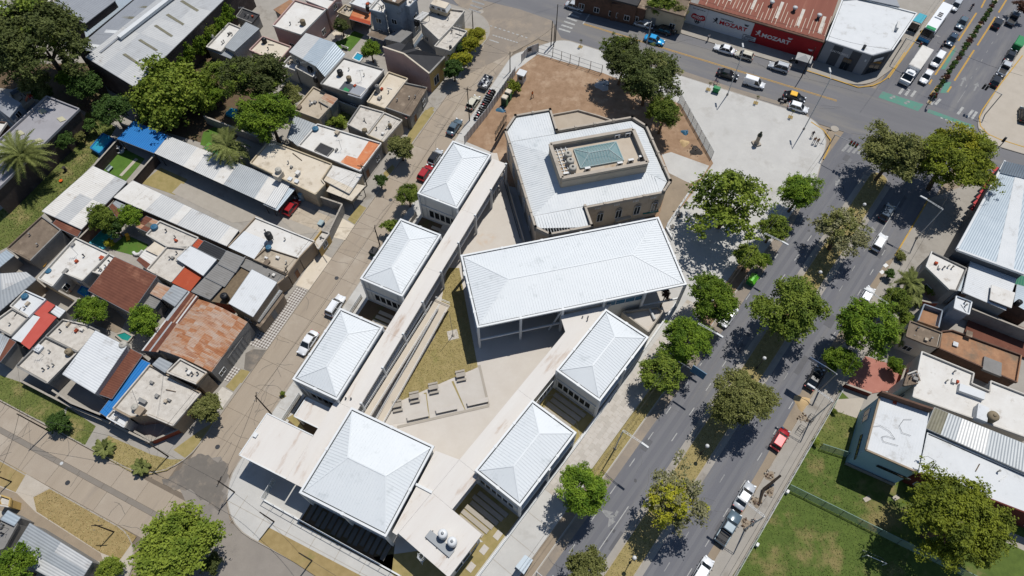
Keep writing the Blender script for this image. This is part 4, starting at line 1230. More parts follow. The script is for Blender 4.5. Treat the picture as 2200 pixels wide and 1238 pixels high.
# --- north west quarter
T = house('large grey warehouse with a raised ridge strip and yellowed skylight sheets','T1',[(565,395),(850,550),(1560,-140),(1230,-146)],7.2,'s','r_shed_lit','w_brickdk',dz=[1.3,0,0,1.3],sh=(3,6),along='u',name='warehouse',cat='warehouse',mats=['r_shed_lit','r_shed_lit','r_metal'])
Tw = T
Q = [w('T1',480,312,7.4),w('T1',640,335,8.5),w('T1',1230,-146,8.5),w('T1',1020,-140,7.4)]
sheets(T,Q,2,5,['r_shed'],'u')  # darker grey than the sunlit slope: the shading is painted in
MB().prism(Q,.12,7.2).build('wall','w_brickdk',T)
a,b = w('T1',755,240,8.8),w('T1',1230,-130,8.8)
MB().bar(a,b,1.0,.55).build('ridge_monitor','r_bright',T)
def onplane(fr_,x,y,Q,up):
 n = (Q[1]-Q[0]).cross(Q[2]-Q[0]); z = Q[0].z
 for _ in range(8):
  p = w(fr_,x,y,z); z = Q[0].z-(n.x*(p.x-Q[0].x)+n.y*(p.y-Q[0].y))/n.z
 p = w(fr_,x,y,z); return Vector((p.x,p.y,z+up))
QR = [w('T1',565,395,8.5),w('T1',850,550,7.2),w('T1',1560,-140,7.2)]
for q4 in ([(775,345),(795,340),(922,425),(905,432)],[(875,255),(893,250),(1002,318),(988,326)],[(975,165),(992,158),(1098,228),(1085,237)],[(1050,97),(1067,88),(1170,153),(1158,163)],[(1140,10),(1158,2),(1262,66),(1248,77)]):
 MB().poly([onplane('T1',x,y,QR,.06) for x,y in q4]).build('skylight_sheet','skylight_dk',T)
for q4,mt in (([(840,38),(935,40),(925,52),(845,52)],'skylight_dk'),([(770,104),(858,108),(848,122),(765,118)],'skylight_dk'),([(672,190),(765,196),(745,215),(660,208)],'r_bright'),([(572,280),(665,290),(640,306),(558,298)],'r_bright')):
 MB().poly([onplane('T1',x,y,Q,.07) for x,y in q4]).build('skylight_sheet',MT[mt],T)
house('plain grey shed roof between the big tree and the warehouse ridge','T1',[(330,38),(540,150),(730,5),(520,-90)],6.8,'s','r_shed','w_brickdk',dz=[.3,0,0,.3],sh=(2,3),along='u',name='warehouse',cat='warehouse')
house('narrow pale blue lean to roof alongside the big grey warehouse','T1',[(528,165),(545,240),(950,-90),(760,-30)],5.2,'s','r_metalblue','w_grey',sh=(1,5),along='u',name='shed',cat='shed')
house('white flat roof in the far corner behind the big tree','T1',[(-60,10),(110,55),(30,165),(-60,160)],5.0,'f','r_bright','w_white')
house('white flat roof with a long white strip beside the plain grey shed','T1',[(100,5),(245,75),(330,0),(190,-60)],5.0,'f','r_white','w_white')
house('low terracotta edged white roof peeking out above the big tree','T1',[(250,80),(320,20),(345,60),(290,95)],3.2,'n','r_cream','w_terra')
T = house('brick warehouse with a gently arched grey roof and yellow skylight squares beside the date palm','T1',[(300,615),(505,695),(-60,1250),(-60,945)],5.2,'f','r_shed_tan','w_brickdk',par=.3,name='warehouse',cat='warehouse')
for x,y in ((262,705),(382,755),(120,843),(240,892)):
 MB().poly([w('T1',x+a,y+b,5.3) for a,b in ((-25,-6),(12,-18),(38,4),(0,18))]).build('skylight_sheet','skylight',T)
house('small grey two storey house with a blue window at the left picture edge','T1',[(-70,640),(15,588),(128,655),(60,740)],5.6,'n','r_shed','w_bluegrey',win=1)
house('roof terrace with a low parapet holding orange toys beside the grey two storey house','T1',[(70,600),(150,555),(215,640),(130,720)],3.4,'f','r_beige','w_bluegrey',par=.6)
house('white edged flat roof at the left edge below the grey two storey house','T1',[(-60,770),(45,780),(-10,860),(-60,860)],4.2,'f','r_white','w_brick')
house('bright blue roof sheet at the end of the long metal shed','T1',[(845,765),(1065,860),(975,970),(742,880)],3.3,'s','r_blue','w_brickdk',sh=(3,1),name='shed',cat='shed',open_=True)
house('long open fronted metal shed roof of patched sheets joining the blue roof','PX',[(361,292),(625,395),(592,448),(331,329)],3.25,'s','r_metal','w_grey',sh=(12,1),mats=['r_metal','r_metal','r_metal','r_metal2','r_white'],name='shed',cat='shed',open_=True,frame=False)
wallrun('rear brick wall under the long patched metal shed roof','PX',[(259,266),(361,298),(628,400)],3.0,'w_brickdk')
house('grey blue lean to roof at the street end of the long metal shed','M2',[(445,-10),(575,15),(458,155),(370,115)],3.0,'s','r_metalblue','w_grey',mats=['r_metal2','r_rust_lt','r_metalblue'],sh=(3,1),name='shed',cat='shed',open_=True)
house('wide white cream roof with a bluish edge strip beside the garden with the pool','PX',[(90,454),(200,357),(273,391),(175,493)],3.3,'s','r_white','w_brick',sh=(4,3),mats=['r_white','r_white','r_white','r_metal'])
house('long white corrugated shed roof running towards the street below the grass yard','PX',[(244,424),(285,388),(513,495),(487,529)],3.1,'s','r_metal','w_brickdk',sh=(1,14),along='u',mats=['r_metal','r_metal','r_metal','r_white'],name='shed',cat='shed')
wallrun('dark brick wall between the blue pool garden and the green lawn','T1',[(742,885),(592,1052)],2.4,'w_brickdk')
wallrun('dark brick wall on the right of the small green lawn with a fountain','T1',[(980,980),(835,1145)],2.4,'w_brickdk')
wallrun('grey wall behind the willow like tree garden','T1',[(1290,735),(1460,800),(1560,840),(1700,900)],2.3,'w_grey')
wallrun('brick wall end with orange bricks by the dark garden tree','T1',[(600,710),(640,680),(730,700)],1.6,'w_brick')
wallrun('pale concrete wall corner beside the blue roof','T1',[(850,745),(910,690),(970,745)],3.2,'w_cream')
wallrun('long dark brick wall at the street end of the concrete yard','M2',[(590,20),(870,115),(770,320)],2.5,'w_grey')
# --- north row of houses
house('small dark grey flat roof next to the ivy covered wall','T2',[(200,110),(240,55),(345,95),(300,150)],3.0,'f','r_dark','w_grey')
house('white flat roof with a round white tank beside the ivy wall','T2',[(12,300),(155,150),(232,182),(105,330)],3.3,'f','r_white','w_white')
house('grey sloping sheet roof on a white house near the ivy wall','T2',[(125,298),(260,140),(348,190),(190,335)],3.8,'s','r_metal2','w_white',dz=[.0,.0,.35,.35],along='u')
house('low grey porch roof in front of the white house near the ivy wall','T2',[(12,310),(105,285),(190,340),(165,372)],2.9,'s','r_metal2','w_grey',name='shed',cat='shed')
house('pink walled house with a white flat roof and a chimney','T2',[(432,165),(572,5),(765,65),(610,222)],5.4,'f','r_white','w_pink',win=1)
house('cream flat roof with two small tanks left of the pale blue gable','T2',[(285,320),(370,235),(548,300),(462,400)],3.4,'f','r_cream','w_pink')
T = house('tall house with a pale blue sheet metal roof folding down at the side','T2',[(535,330),(640,210),(822,272),(702,420)],6.0,'s','r_metalblue','w_white',sh=(3,2),win=1,mats=['r_metalblue','r_metalblue','r_metal'])
Q = [w('T2',702,420,6.0),w('T2',822,272,6.0),w('T2',892,345,4.4),w('T2',762,490,4.4)]
sheets(T,Q,2,1,['r_metalblue'],'u')
house('white walled roof terrace with low parapet left of a tank','T2',[(490,425),(545,368),(615,398),(580,460)],3.2,'f','r_bright','w_white',par=.5)
house('small white roof terrace with a black tank below the blue gable','T2',[(578,440),(608,395),(712,432),(690,500)],3.8,'f','r_bright','w_white',par=.5)
T = house('large white flat roof with tanks and a green covered light well','T2',[(735,535),(880,370),(1135,445),(985,615)],5.0,'f','r_white','w_grey',win=1)
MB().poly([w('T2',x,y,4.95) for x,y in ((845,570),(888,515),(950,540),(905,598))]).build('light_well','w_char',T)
MB().poly([w('T2',x,y,5.0) for x,y in ((868,575),(890,552),(918,570),(900,592))]).build('green_cover','plastic_green',T)
MB().prism([w('T2',x,y,5.1) for x,y in ((905,600),(952,535),(1035,565),(990,625))],4.8,5.1).build('grey_slab','r_shed',T)
A_ = [(425,520),(605,470),(1110,630),(940,825)]
h0 = 6.2
P0 = w('UH',425,520,7.4); P1 = w('UH',660,598,7.6); P2 = w('UH',940,815,5.2); P3 = w('UH',1112,632,5.2); P4 = w('UH',600,468,7.4)
c = (P0+P2+P3+P4)/4
T = thing('house','tall house with dark slate coloured roof and a big blank pinkish side wall','house',(c.x,c.y,.12))
mid_b = P1+(P4-P0)*.9
MB().poly([P0,P1,mid_b,P4]).poly([P1,P2,P3,mid_b]).build('roof','r_dark',T)
pk = w('UH',712,460,8.6)
MB().poly([w('UH',620,575,7.5),w('UH',790,568,7.2),pk]).poly([w('UH',790,568,7.2),w('UH',720,500,7.4),pk]).poly([w('UH',720,500,7.4),w('UH',620,575,7.5),pk]).build('roof_dormer','r_black',T)
d0 = Vector((0,0,.12))
G = lambda p: Vector((p.x,p.y,.12))
MB().poly([G(P0),G(P2),P2,P1,P0]).build('side_wall','w_pink',T)
MB().poly([G(P2),G(P3),P3,P2]).build('front_wall','w_yellow',T)
MB().poly([G(P3),G(P4),P4,mid_b,P3]).poly([G(P4),G(P0),P0,P4]).build('wall','w_grey',T)
for a,b in ((P0,P1),(P1,P2)): MB().bar(a,b,.3,.2).build('coping','r_cream',T)
MB().bar(P2,P3,.35,.2).build('coping','w_grey',T)
e = (P3-P2).normalized()
e = Vector((e.x,e.y,0)).normalized()
p2 = G(P2)
window(T,p2+e*1.2,p2+e*2.8,1.0,3.0,mull=1); window(T,p2+e*4.6,p2+e*5.6,.15,2.6,pane='door_wood',mull=0,nm='door')
house('grey three storey tower house with weathered blue grey walls','UH',[(430,10),(520,-70),(690,-10),(600,60)],9.0,'f','r_brown','w_bluegrey',par=.5,win=1)
house('white roofed blue grey house block left of the tower house','UH',[(280,120),(400,-20),(470,60),(440,160)],6.5,'f','r_white','w_bluegrey',par=.35,win=1)
house('narrow pale blue grey wing right of the tower house','UH',[(640,60),(700,-20),(810,0),(720,90)],7.6,'f','r_white','w_bluegrey',par=.4,win=1)
T = house('weathered white roof terrace at the junction corner','UH',[(840,250),(1010,90),(1330,130),(1195,300),(1050,450)],4.3,'f','r_speck','w_white',par=.3,win=1)
house('weathered lower white terrace wing beside the yellow hedge','UH',[(1000,520),(1190,305),(1358,355),(1170,570)],4.1,'f','r_speck','w_white',par=.25,win=1,door=1)
house('grey corrugated flat roof below the tower house','UH',[(445,430),(610,320),(750,360),(620,470)],3.4,'s','r_grey','w_grey')
house('patched board lean to roof right of the green lawn','UH',[(250,390),(310,330),(500,370),(430,450)],3.0,'s','r_beige','w_grey',sh=(3,1),mats=['r_beige','r_brown'],open_=True,name='shed',cat='shed')
house('orange clay tile roof over a patio near the lawn','UH',[(52,210),(125,85),(295,140),(290,280)],3.2,'s','r_terra','w_cream',dz=[0,.5,.5,0],mats=['r_terra','r_orange','r_terra'],sh=(4,1),open_=True,name='patio_roof',cat='roof')
house('pink house with white roof at the top edge beside the orange tile patio','T2',[(640,5),(720,-70),(860,-30),(780,60)],5.6,'f','r_white','w_pink',win=1)
house('white flat roofed house at the top edge with small black tanks','UH',[(60,40),(170,-60),(370,-10),(260,110)],4.6,'f','r_bright','w_white')
house('beige roof edge with clutter left of the orange tile patio','T2',[(840,80),(890,35),(945,55),(915,110)],3.4,'f','r_beige','w_cream')
house('reddish gravel roof at the top behind the pink house','T2',[(440,60),(540,0),(580,20),(490,95)],3.2,'n','r_orangedirt','w_grey')
house('flat whitish roof with a tall round flue next to the dark roofed house','T2',[(1030,650),(1165,460),(1285,502),(1140,690)],3.6,'f','r_cream','w_cream')
house('brown weathered flat roof by the street beside the red tile awning','T2',[(1145,685),(1262,528),(1408,560),(1300,740)],3.5,'f','r_brown','w_grey',door=1,win=1)
house('red corrugated awning roof over the street front','T2',[(1235,718),(1325,588),(1378,622),(1278,752)],3.2,'s','r_terra','w_cream',mats=['r_red','r_terra'],sh=(1,3),along='v',open_=True,name='awning',cat='awning')
house('beige flat roof with a small box vent below the white tank roof','T2',[(568,700),(690,555),(840,632),(722,757)],3.4,'f','r_beige','w_cream')
house('small patched sheet roof beside the overgrown light yard','T2',[(720,640),(768,590),(842,626),(795,682)],3.65,'s','r_rust_mix','w_grey',name='shed',cat='shed',sh=(3,1),mats=['r_rust_mix','r_beige'])
wallrun('grey wall around the overgrown light yard','T2',[(735,760),(845,640),(975,690),(905,800)],2.8,'w_grey')
house('speckled grey flat roof right of the overgrown light yard','T2',[(905,790),(985,672),(1135,715),(1030,852)],3.5,'f','r_speck','w_grey')
house('speckled grey flat roof with old round vents by the street tree','T2',[(1030,857),(1138,718),(1250,765),(1132,902)],3.6,'f','r_speck','w_cream',win=1,door=1)
house('grey blue corrugated roof beside the bright round tree','T2',[(520,872),(568,735),(708,790),(592,927)],3.6,'s','r_metal2','w_grey',along='u')
T = house('large white flat roof with a big orange patch and a dark skylight','T2',[(595,925),(715,790),(1118,912),(985,1088)],3.7,'f','r_white','w_grey',win=1,door=1)
MB().poly([w('T2',x,y,3.66) for x,y in ((858,1028),(900,985),(965,1005),(1040,893),(1108,915),(982,1076))]).build('orange_coating','r_orange',T)
sheets(T,[w('T2',x,y,3.85) for x,y in ((695,955),(735,908),(818,945),(772,995))],1,1,['r_dark'],'u',nm='skylight_cover')
for a,b in (((695,955),(735,908)),((735,908),(818,945)),((818,945),(772,995)),((772,995),(695,955))):
 MB().bar(w('T2',*a,3.8),w('T2',*b,3.8),.15,.3).build('skylight_kerb','w_grey',T)
T = house('large cream flat roof with a chimney tank box and small roof hatches','T2',[(290,1035),(410,890),(805,1042),(740,1140),(762,1168),(702,1235)],3.9,'f','r_cream','w_cream',par=.18)
house('off white sheet roof with rust streaks over the garage by the street','T2',[(740,1135),(800,1045),(998,1108),(915,1228)],3.4,'s','r_white','w_cream',mats=['r_white','r_white','r_cream'],sh=(7,1),along='v',open_=False,win=1,door=2)
# --- west quarter
house('brown earth coloured flat roof beside the left lawn','M1',[(50,395),(268,195),(388,282),(195,475)],3.2,'f','r_brown','w_grey')
house('rust red lean to strip below the white cream roof','M1',[(325,245),(362,205),(517,277),(490,322)],2.9,'s','r_rust','w_grey',name='shed',cat='shed')
house('large white flat roof with small pipes next to the rust red roof','M1',[(245,588),(480,330),(692,430),(525,600),(405,550),(335,637)],3.9,'f','r_white','w_white',win=1)
house('narrow white flat roof strip touching the rust red roof','M1',[(588,545),(690,432),(735,456),(642,562)],3.7,'f','r_white','w_white')
house('big plain rust red sheet roof with a tiny white patch','M1',[(558,662),(735,458),(1002,580),(830,806)],4.3,'s','r_rust','w_grey',sh=(5,2),along='v',mats=['r_rust'],dz=[0,.5,.5,0])
house('grey sheet roof at the left edge with a dark parapet','M1',[(-80,560),(165,545),(230,592),(-80,860)],3.6,'s','r_metal2','w_tan',sh=(3,2),mats=['r_metal2','r_metal'])
house('small pale metal roof at the left edge above the white flat roof','M1',[(-60,470),(40,405),(90,440),(-20,530)],3.0,'s','r_metalblue','w_grey',name='shed',cat='shed')
house('white flat roof with a blue oval tank near the red strips','M1',[(70,762),(165,665),(292,722),(182,832)],3.5,'f','r_bright','w_white')
house('grey patched flat roof left of the red strips','M1',[(-60,880),(80,780),(182,836),(72,952)],3.4,'f','r_speck','w_grey')
house('short red roof strip above the long red one','M1',[(212,800),(285,724),(342,756),(268,832)],3.3,'n','r_red','w_white')
house('narrow white roof strip between the red strips and the grey roof','M1',[(80,962),(212,822),(270,838),(140,988)],3.25,'n','r_bright','w_white')
house('long red flat roof strip in the west corner','M1',[(138,992),(282,800),(352,832),(185,1027)],3.5,'n','r_red','w_white')
house('white awning roof right of the short red strip','M1',[(310,790),(350,755),(415,790),(375,835)],2.9,'s','r_bright','w_white',name='awning',cat='awning')
house('rust and grey sheet roof at the bottom left corner of the block','M1',[(-60,900),(100,988),(0,1115),(-60,1080)],3.2,'s','r_rust_mix','w_grey',sh=(4,1),mats=['r_rust','r_metal2','r_rust_mix'])
house('rough grey flat roof with a round vent near the bright white shed','M1',[(108,1142),(290,960),(490,1058),(300,1250)],3.3,'f','r_speck','w_grey',win=1)
house('rough grey flat roof with a white hatch behind the bright white shed','M1',[(292,955),(402,848),(545,880),(635,922),(495,1055)],3.45,'f','r_speck','w_grey')
house('bright white sheet roof running down to the lower street','PX',[(134,804),(207,712),(274,746),(204,846)],4.2,'s','r_bright','w_white',sh=(3,2),along='v',mats=['r_bright'],dz=[0,.25,.25,0])
house('narrow dark rust roof between the bright white shed and the blue awning','PX',[(212,847),(278,748),(306,763),(240,857)],3.3,'s','r_rust','w_brick',sh=(2,2),along='v',mats=['r_rust'])
house('long bright blue awning down to the lower street','PX',[(303,772),(323,781),(229,896),(214,886)],2.8,'s','r_blue','w_white',sh=(1,4),name='awning',cat='awning',open_=True)
T = house('corner house with a worn white flat roof, brick front and a patio','PX',[(244,878),(322,785),(432,845),(372,915),(318,892),(280,897)],4.0,'f','r_speck','w_tan',par=.2,win=1,door=1)
house('small white patio roof in front of the corner house','B1',[(680,235),(722,190),(822,240),(790,297)],2.9,'f','r_bright','w_white')
house('small grey corrugated roof behind the corner house','M1',[(965,1130),(1010,1085),(1092,1125),(1046,1182)],4.6,'s','r_metal2','w_grey')
house('grey white slab roof beside the rusty arched shed','M1',[(1060,1180),(1145,1098),(1312,1185),(1246,1255)],5.2,'f','r_speck','w_tan',win=1)
RB4 = [(1000,1035),(1255,715),(1568,860),(1340,1178)]
P = [w('M1',x,y,4.4) for x,y in RB4]
c = sum(P,Vector())/4
T = thing('arched_shed','large arched shed roof of patchy orange rust and grey sheets','shed',(c.x,c.y,.12))
MB().prism(P,.12,4.35).build('wall','w_grey',T)
NU,NV = 7,14
ptz = lambda u,v: P[0].lerp(P[1],v).lerp(P[3].lerp(P[2],v),u)+Vector((0,0,1.2*math.sin(math.pi*u)-.1))
gw = random.Random(3)
for i in range(NU):
 for j in range(NV):
  m = MB(); nr = 3
  dzz = gw.uniform(0,.04)
  for k in range(2*nr+1):
   for u in (i/NU-.004,(i+1)/NU):
    p = ptz(u,(j+k/(2*nr))/NV); m.v.append((p.x,p.y,p.z+dzz+(.035 if k % 2 else 0)))
  for k in range(2*nr): m.f.append([2*k,2*k+2,2*k+3,2*k+1]); m.m.append(0)
  m.build('roof_sheet',MT[gw.choice(('r_rust_lt','r_rust_lt','r_rust_mix','r_rust_mix','r_rust_mix','r_rust_mix' if gw.random() < .5 else 'r_rust_lt'))],T)
for v,e in ((0,'w_grey'),(1,'w_grey')):
 m = MB(); m.poly([Vector((P[0].lerp(P[1],v).x,P[0].lerp(P[1],v).y,4.3))]+[ptz(u/10,v)+Vector((0,0,-.04)) for u in range(11)]+[Vector((P[3].lerp(P[2],v).x,P[3].lerp(P[2],v).y,4.3))]); m.build('gable',MT[e],T)
a,b = Vector((P[3].x,P[3].y,0)),Vector((P[2].x,P[2].y,0)); d = (b-a).normalized()
window(T,a+d*3.2,a+d*7.2,.14,3.0,'w_grey','shutter',mull=4,nm='garage_door')
window(T,a+d*.6,a+d*1.9,1.4,2.4,mull=1)
house('patchwork strip of grey and rust sheets left of the arched shed','M1',[(895,1042),(1188,662),(1258,702),(1000,1052)],3.6,'s','r_metal','w_grey',sh=(2,9),along='u',mats=['r_metal','r_rust','r_rust_mix','r_metal2','r_rust'],name='shed',cat='shed',frame=False)
house('pale grey sheet patch roof above the patchwork strip','M1',[(1025,710),(1098,626),(1188,664),(1108,762)],3.85,'s','r_metal','w_grey',sh=(2,1),mats=['r_metal','r_metal2'],name='shed',cat='shed')
house('tan rusted small roof right of the plain rust red roof','M1',[(950,680),(1002,610),(1088,650),(1032,722)],3.5,'s','r_rust_lt','w_grey',sh=(3,1),mats=['r_rust_lt','r_rust_mix'],name='shed',cat='shed')
house('grey tile lean to under the tan rusted roof','M1',[(908,752),(950,690),(1018,722),(980,775)],3.1,'s','r_grey','w_grey',name='shed',cat='shed')
house('bright white sheet roof above the terracotta square','M1',[(1118,462),(1205,380),(1372,465),(1286,567)],4.0,'s','r_bright','w_white',sh=(1,1),along='u',mats=['r_bright'])
house('flat terracotta coloured roof square','M1',[(1088,606),(1175,514),(1278,567),(1202,662)],3.5,'n','r_terra','w_white')
house('grey speckled flat roof between the garden and the bright white sheet roof','M1',[(935,530),(1060,388),(1195,385),(1118,468),(1172,512),(1088,610)],3.4,'f','r_speck','w_white')
house('grey flat roof with a blue bowl tank beside the long white shed','M1',[(930,310),(1015,225),(1258,330),(1195,400),(1060,385)],3.5,'f','r_speck','w_white',win=1)
house('rusty patched roof by the white curved garden seat','M1',[(865,470),(920,400),(1012,442),(930,527)],3.0,'s','r_rust','w_white',sh=(3,1),mats=['r_rust','r_rust','r_white'],name='shed',cat='shed')
house('cream flat roof above the rusty patched roof','M1',[(928,402),(982,354),(1062,387),(1012,442)],3.3,'n','r_cream','w_white')
house('black sheet roof beside the end of the long white shed','M1',[(1250,397),(1290,344),(1432,410),(1396,468)],3.3,'s','r_black','w_grey',name='shed',cat='shed')
house('small orange tile roof left of the black sheet roof','M1',[(1215,377),(1246,330),(1288,349),(1250,397)],3.45,'s','r_terra','w_white',name='shed',cat='shed')
house('grey corrugated roof at the end of the long white shed, uppermost of three steps','M1',[(1380,492),(1436,410),(1548,456),(1490,547)],3.9,'s','r_grey','w_grey',along='v')
house('grey corrugated roof, middle of three steps','M1',[(1300,577),(1376,494),(1487,547),(1422,637)],3.7,'s','r_grey','w_grey',along='v')
house('grey corrugated roof, lowest of three steps next to the arched shed','M1',[(1213,667),(1300,577),(1408,632),(1330,717)],3.5,'s','r_grey','w_grey',along='v')
house('rusted junk roof with broken sheets under the pool garden trees','M1',[(850,255),(925,190),(1010,225),(930,290)],2.9,'s','r_rust','w_grey',sh=(3,2),mats=['r_rust','r_rust_mix','r_brown'],name='shed',cat='shed')
house('rust roof scraps behind the two pool garden trees','M1',[(690,130),(735,90),(800,125),(740,200)],2.7,'s','r_rust','w_grey',sh=(2,2),mats=['r_rust','r_metal2'],name='shed',cat='shed')
T = house('white house by the street with a bright corrugated half and a tank on a stand','M2',[(150,385),(320,200),(695,352),(598,455),(392,388),(310,462)],3.8,'f','r_white','w_tan',par=.15)
sheets(T,[w('M2',x,y,4.0) for x,y in ((150,388),(250,285),(398,345),(312,462))],1,1,['r_bright'],'u')
house('beige flat roofed street house with a brown stain','M2',[(310,465),(392,392),(598,458),(525,558)],3.7,'f','r_beige','w_tan',win=1,door=2)
house('grey flat strip roof behind the white raised roof','M2',[(215,502),(262,448),(528,568),(456,625)],3.5,'f','r_grey','w_tan',win=1,door=1)
house('bright white raised sheet roof above the checkered pavement','M2',[(150,742),(298,528),(457,610),(305,828)],5.0,'s','r_bright','w_tan',sh=(1,1),mats=['r_bright'],along='u',win=1)
house('gravel and terracotta terrace left of the white raised roof','M2',[(50,728),(238,520),(300,548),(150,745)],3.4,'n','r_gravel','w_terra')
T = house('pergola of grey bars on the street front below the white raised roof','M2',[(300,835),(450,650),(490,665),(345,860)],3.0,'s','r_grey','w_brick',sh=(1,5),mats=['r_grey','r_metal2'],open_=True,name='pergola',cat='pergola')
house('brick street front house with a door between pergola and pavement','M2',[(310,870),(455,665),(500,690),(350,890)],2.6,'n','r_brown','w_tan',win=1,door=1)
house('dark open garage under a concrete slab beside the rusty streaked roof','M2',[(775,30),(820,-40),(1010,0),(930,90)],3.0,'n','r_cream','w_grey',name='garage',cat='garage',open_=True)
house('yellow brick street house end beside the tall grey yard wall','M2',[(690,350),(740,285),(790,300),(720,400)],2.6,'f','r_speck','w_yellow',win=1)
wallrun('low front wall along the lower street from the grass to the corner house','B1',[(130,0),(440,160),(680,260),(950,390)],1.3,'w_grey')
wallrun('low front wall with railing of the corner house patio','B1',[(850,320),(960,380),(1150,300)],1.4,'w_terra')
wallrun('dark yard wall behind the wall along the lower street','B1',[(330,60),(450,140),(640,215)],2.2,'w_brickdk')
wallrun('tan yard wall crossing the courtyard right of the white flat roof','M1',[(245,590),(330,640),(460,710),(530,760)],2.4,'w_cream')
wallrun('grey concrete wall left of the small dark pool','M1',[(410,800),(500,710),(520,730)],2.6,'w_grey')
wallrun('grey wall below the white cream roof beside the green pool','M1',[(500,330),(600,230),(720,90)],2.6,'w_brick')
house('grey sheet roofed house at the lower left with a pale strip','B1',[(60,1110),(195,905),(590,1150),(470,1330)],3.4,'s','r_metal2','w_grey',sh=(3,2),mats=['r_metal2','r_metal'],dz=[0,.2,.2,0])
house('dark grey patched roof at the lower left edge','B1',[(-80,1000),(20,860),(115,905),(30,1060),(-60,1090)],3.2,'f','r_grey','w_grey')
house('small pale metal roof above the dark grey patched roof','B1',[(5,880),(50,822),(130,868),(90,920)],3.5,'s','r_metalblue','w_grey',name='shed',cat='shed')
T = house('orange framed low roof on the footpath at the left edge','B1',[(-10,760),(10,728),(70,748),(62,800),(0,790)],2.6,'f','r_speck','w_yellow',name='kiosk',cat='kiosk')
# --- north side of the cross street
MZ = lambda x,y,z: w('MZ',x,y,z)
hW = 4.8
T = thing('tap_shop','red roofed warehouse with painted white and red MOZART signs on its wall','shop',CR(129.4,4,.12))
MB().prism([CR(129.4,18.1),CR(129.4,-10.4),CR(180,-10.4),CR(180,18.1)],.12,hW).build('wall','w_grey',T)
def facade(t0,t1,z0,z1,mat,nm='wall_sign',off=.06):
 MB().bar(CR(129.4-off/2,t0,(z0+z1)/2),CR(129.4-off/2,t1,(z0+z1)/2),off,z1-z0).build(nm,MT[mat],T)
facade(18.2,13.85,.12,4.9,'w_sign'); facade(13.8,3.87,.12,4.86,'w_sign',off=.07); facade(3.83,-10.4,.12,4.82,'w_red',off=.08)
MB().bar(CR(129.35,18.2,4.98),CR(129.35,-10.45,4.98),.5,.25).build('coping','w_brick',T)
Q = [CR(129.7,16.4,5.1),CR(129.7,-10.3,5.1),CR(180,-10.3,6.6),CR(180,16.4,6.6)]
sheets(T,Q,14,3,['r_mozart'],'v',pitch=.7,amp=.06)
for t,o_ in ((10.6,133.2),(5.6,132.6),(.2,132),(-4.4,131.6),(-8.9,131.2)):
 s = 5.5
 zz = lambda q_: 5.1+(q_-129.7)*1.5/50.3+.1
 MB().poly([CR(o_,t+.32,zz(o_)),CR(o_,t-.32,zz(o_)),CR(o_+s,t-.32,zz(o_+s)),CR(o_+s,t+.32,zz(o_+s))]).build('skylight_sheet','r_speck',T)
rb = MB()
rr = random.Random(5)
for k in range(68):
 t = 16-k*.39; o_ = 130+rr.uniform(0,2.2); L = rr.uniform(2.5,6.5)
 if k % 2: rb.bar(CR(o_,t,5.19+(o_-129.7)*.03),CR(o_+L,t,5.19+(o_+L-129.7)*.03),.1,.04)
o = rb.build('roof_ribs','r_cream',T); o['kind'] = 'stuff'
def text(T,body,W_,H_,p,right,up,mat,name='sign_lettering',bold=0.0,ext=.01):
 cu = bpy.data.curves.new('sign_lettering','FONT')
 cu.body = body; cu.size = 1; cu.extrude = ext; cu.offset = bold; cu.align_x = 'CENTER'; cu.align_y = 'CENTER'
 cu.resolution_u = 2
 tmp = bpy.data.objects.new('tmp',cu); C.objects.link(tmp)
 me = bpy.data.meshes.new_from_object(tmp.evaluated_get(bpy.context.evaluated_depsgraph_get()))
 bpy.data.objects.remove(tmp)
 me.materials.clear(); me.materials.append(MT[mat])
 xs = [v.co.x for v in me.vertices]; ys = [v.co.y for v in me.vertices]
 sx,sy = W_/(max(xs)-min(xs)),H_/(max(ys)-min(ys))
 cx,cy = (max(xs)+min(xs))/2,(max(ys)+min(ys))/2
 r_,u_ = Vector(right).normalized(),Vector(up).normalized()
 n = r_.cross(u_)
 off = org(T)
 M4 = Matrix(((r_.x,u_.x,n.x,p[0]-off.x),(r_.y,u_.y,n.y,p[1]-off.y),(r_.z,u_.z,n.z,p[2]-off.z),(0,0,0,1)))
 me.transform(M4 @ Matrix.Diagonal((sx,sy,1,1)) @ Matrix.Translation((-cx,-cy,0)))
 o = bpy.data.objects.new(name,me); C.objects.link(o); o.parent = T
 return o
RT = CR(0,-1) ; UPV = Vector((0,0,1))
fp = lambda t,z,off=.1: CR(129.4-off,t,z)
text(T,'MOZART',5.95,.98,fp(7.9,2.62),RT,UPV,'txt_red',bold=.03)
text(T,'GRIFERIAS',2.75,.34,fp(9.5,3.52),RT,UPV,'txt_dark',bold=.01)
text(T,'MOZART',5.95,.96,fp(-1.33,2.53),RT,UPV,'txt_white',bold=.03)
text(T,'MOZART',2.5,.55,fp(15.5,2.3,.14),RT,UPV,'txt_white',bold=.03)
def smallprint(t0,t1,z,hh,mat,off,seed):
 rp = random.Random(seed); m = MB(); t = t0
 while t > t1+.1:
  e_ = t-rp.uniform(.06,.14); m.bar(fp(t,z,off),fp(e_,z,off),.015,hh*rp.uniform(.6,1)); t = e_-rp.choice((.04,.04,.04,.16))
 o = m.build('small_print',MT[mat],T); o['kind'] = 'stuff'
smallprint(16.3,14.7,1.86,.16,'txt_white',.14,1); smallprint(17.1,14.35,4.15,.18,'txt_dark',.1,2); smallprint(5.05,2.75,.68,.24,'txt_dark',.16,3)
text(T,'SANITARIOS',1.9,.34,fp(3.9,1.15,.16),RT,UPV,'txt_dark',bold=.02)
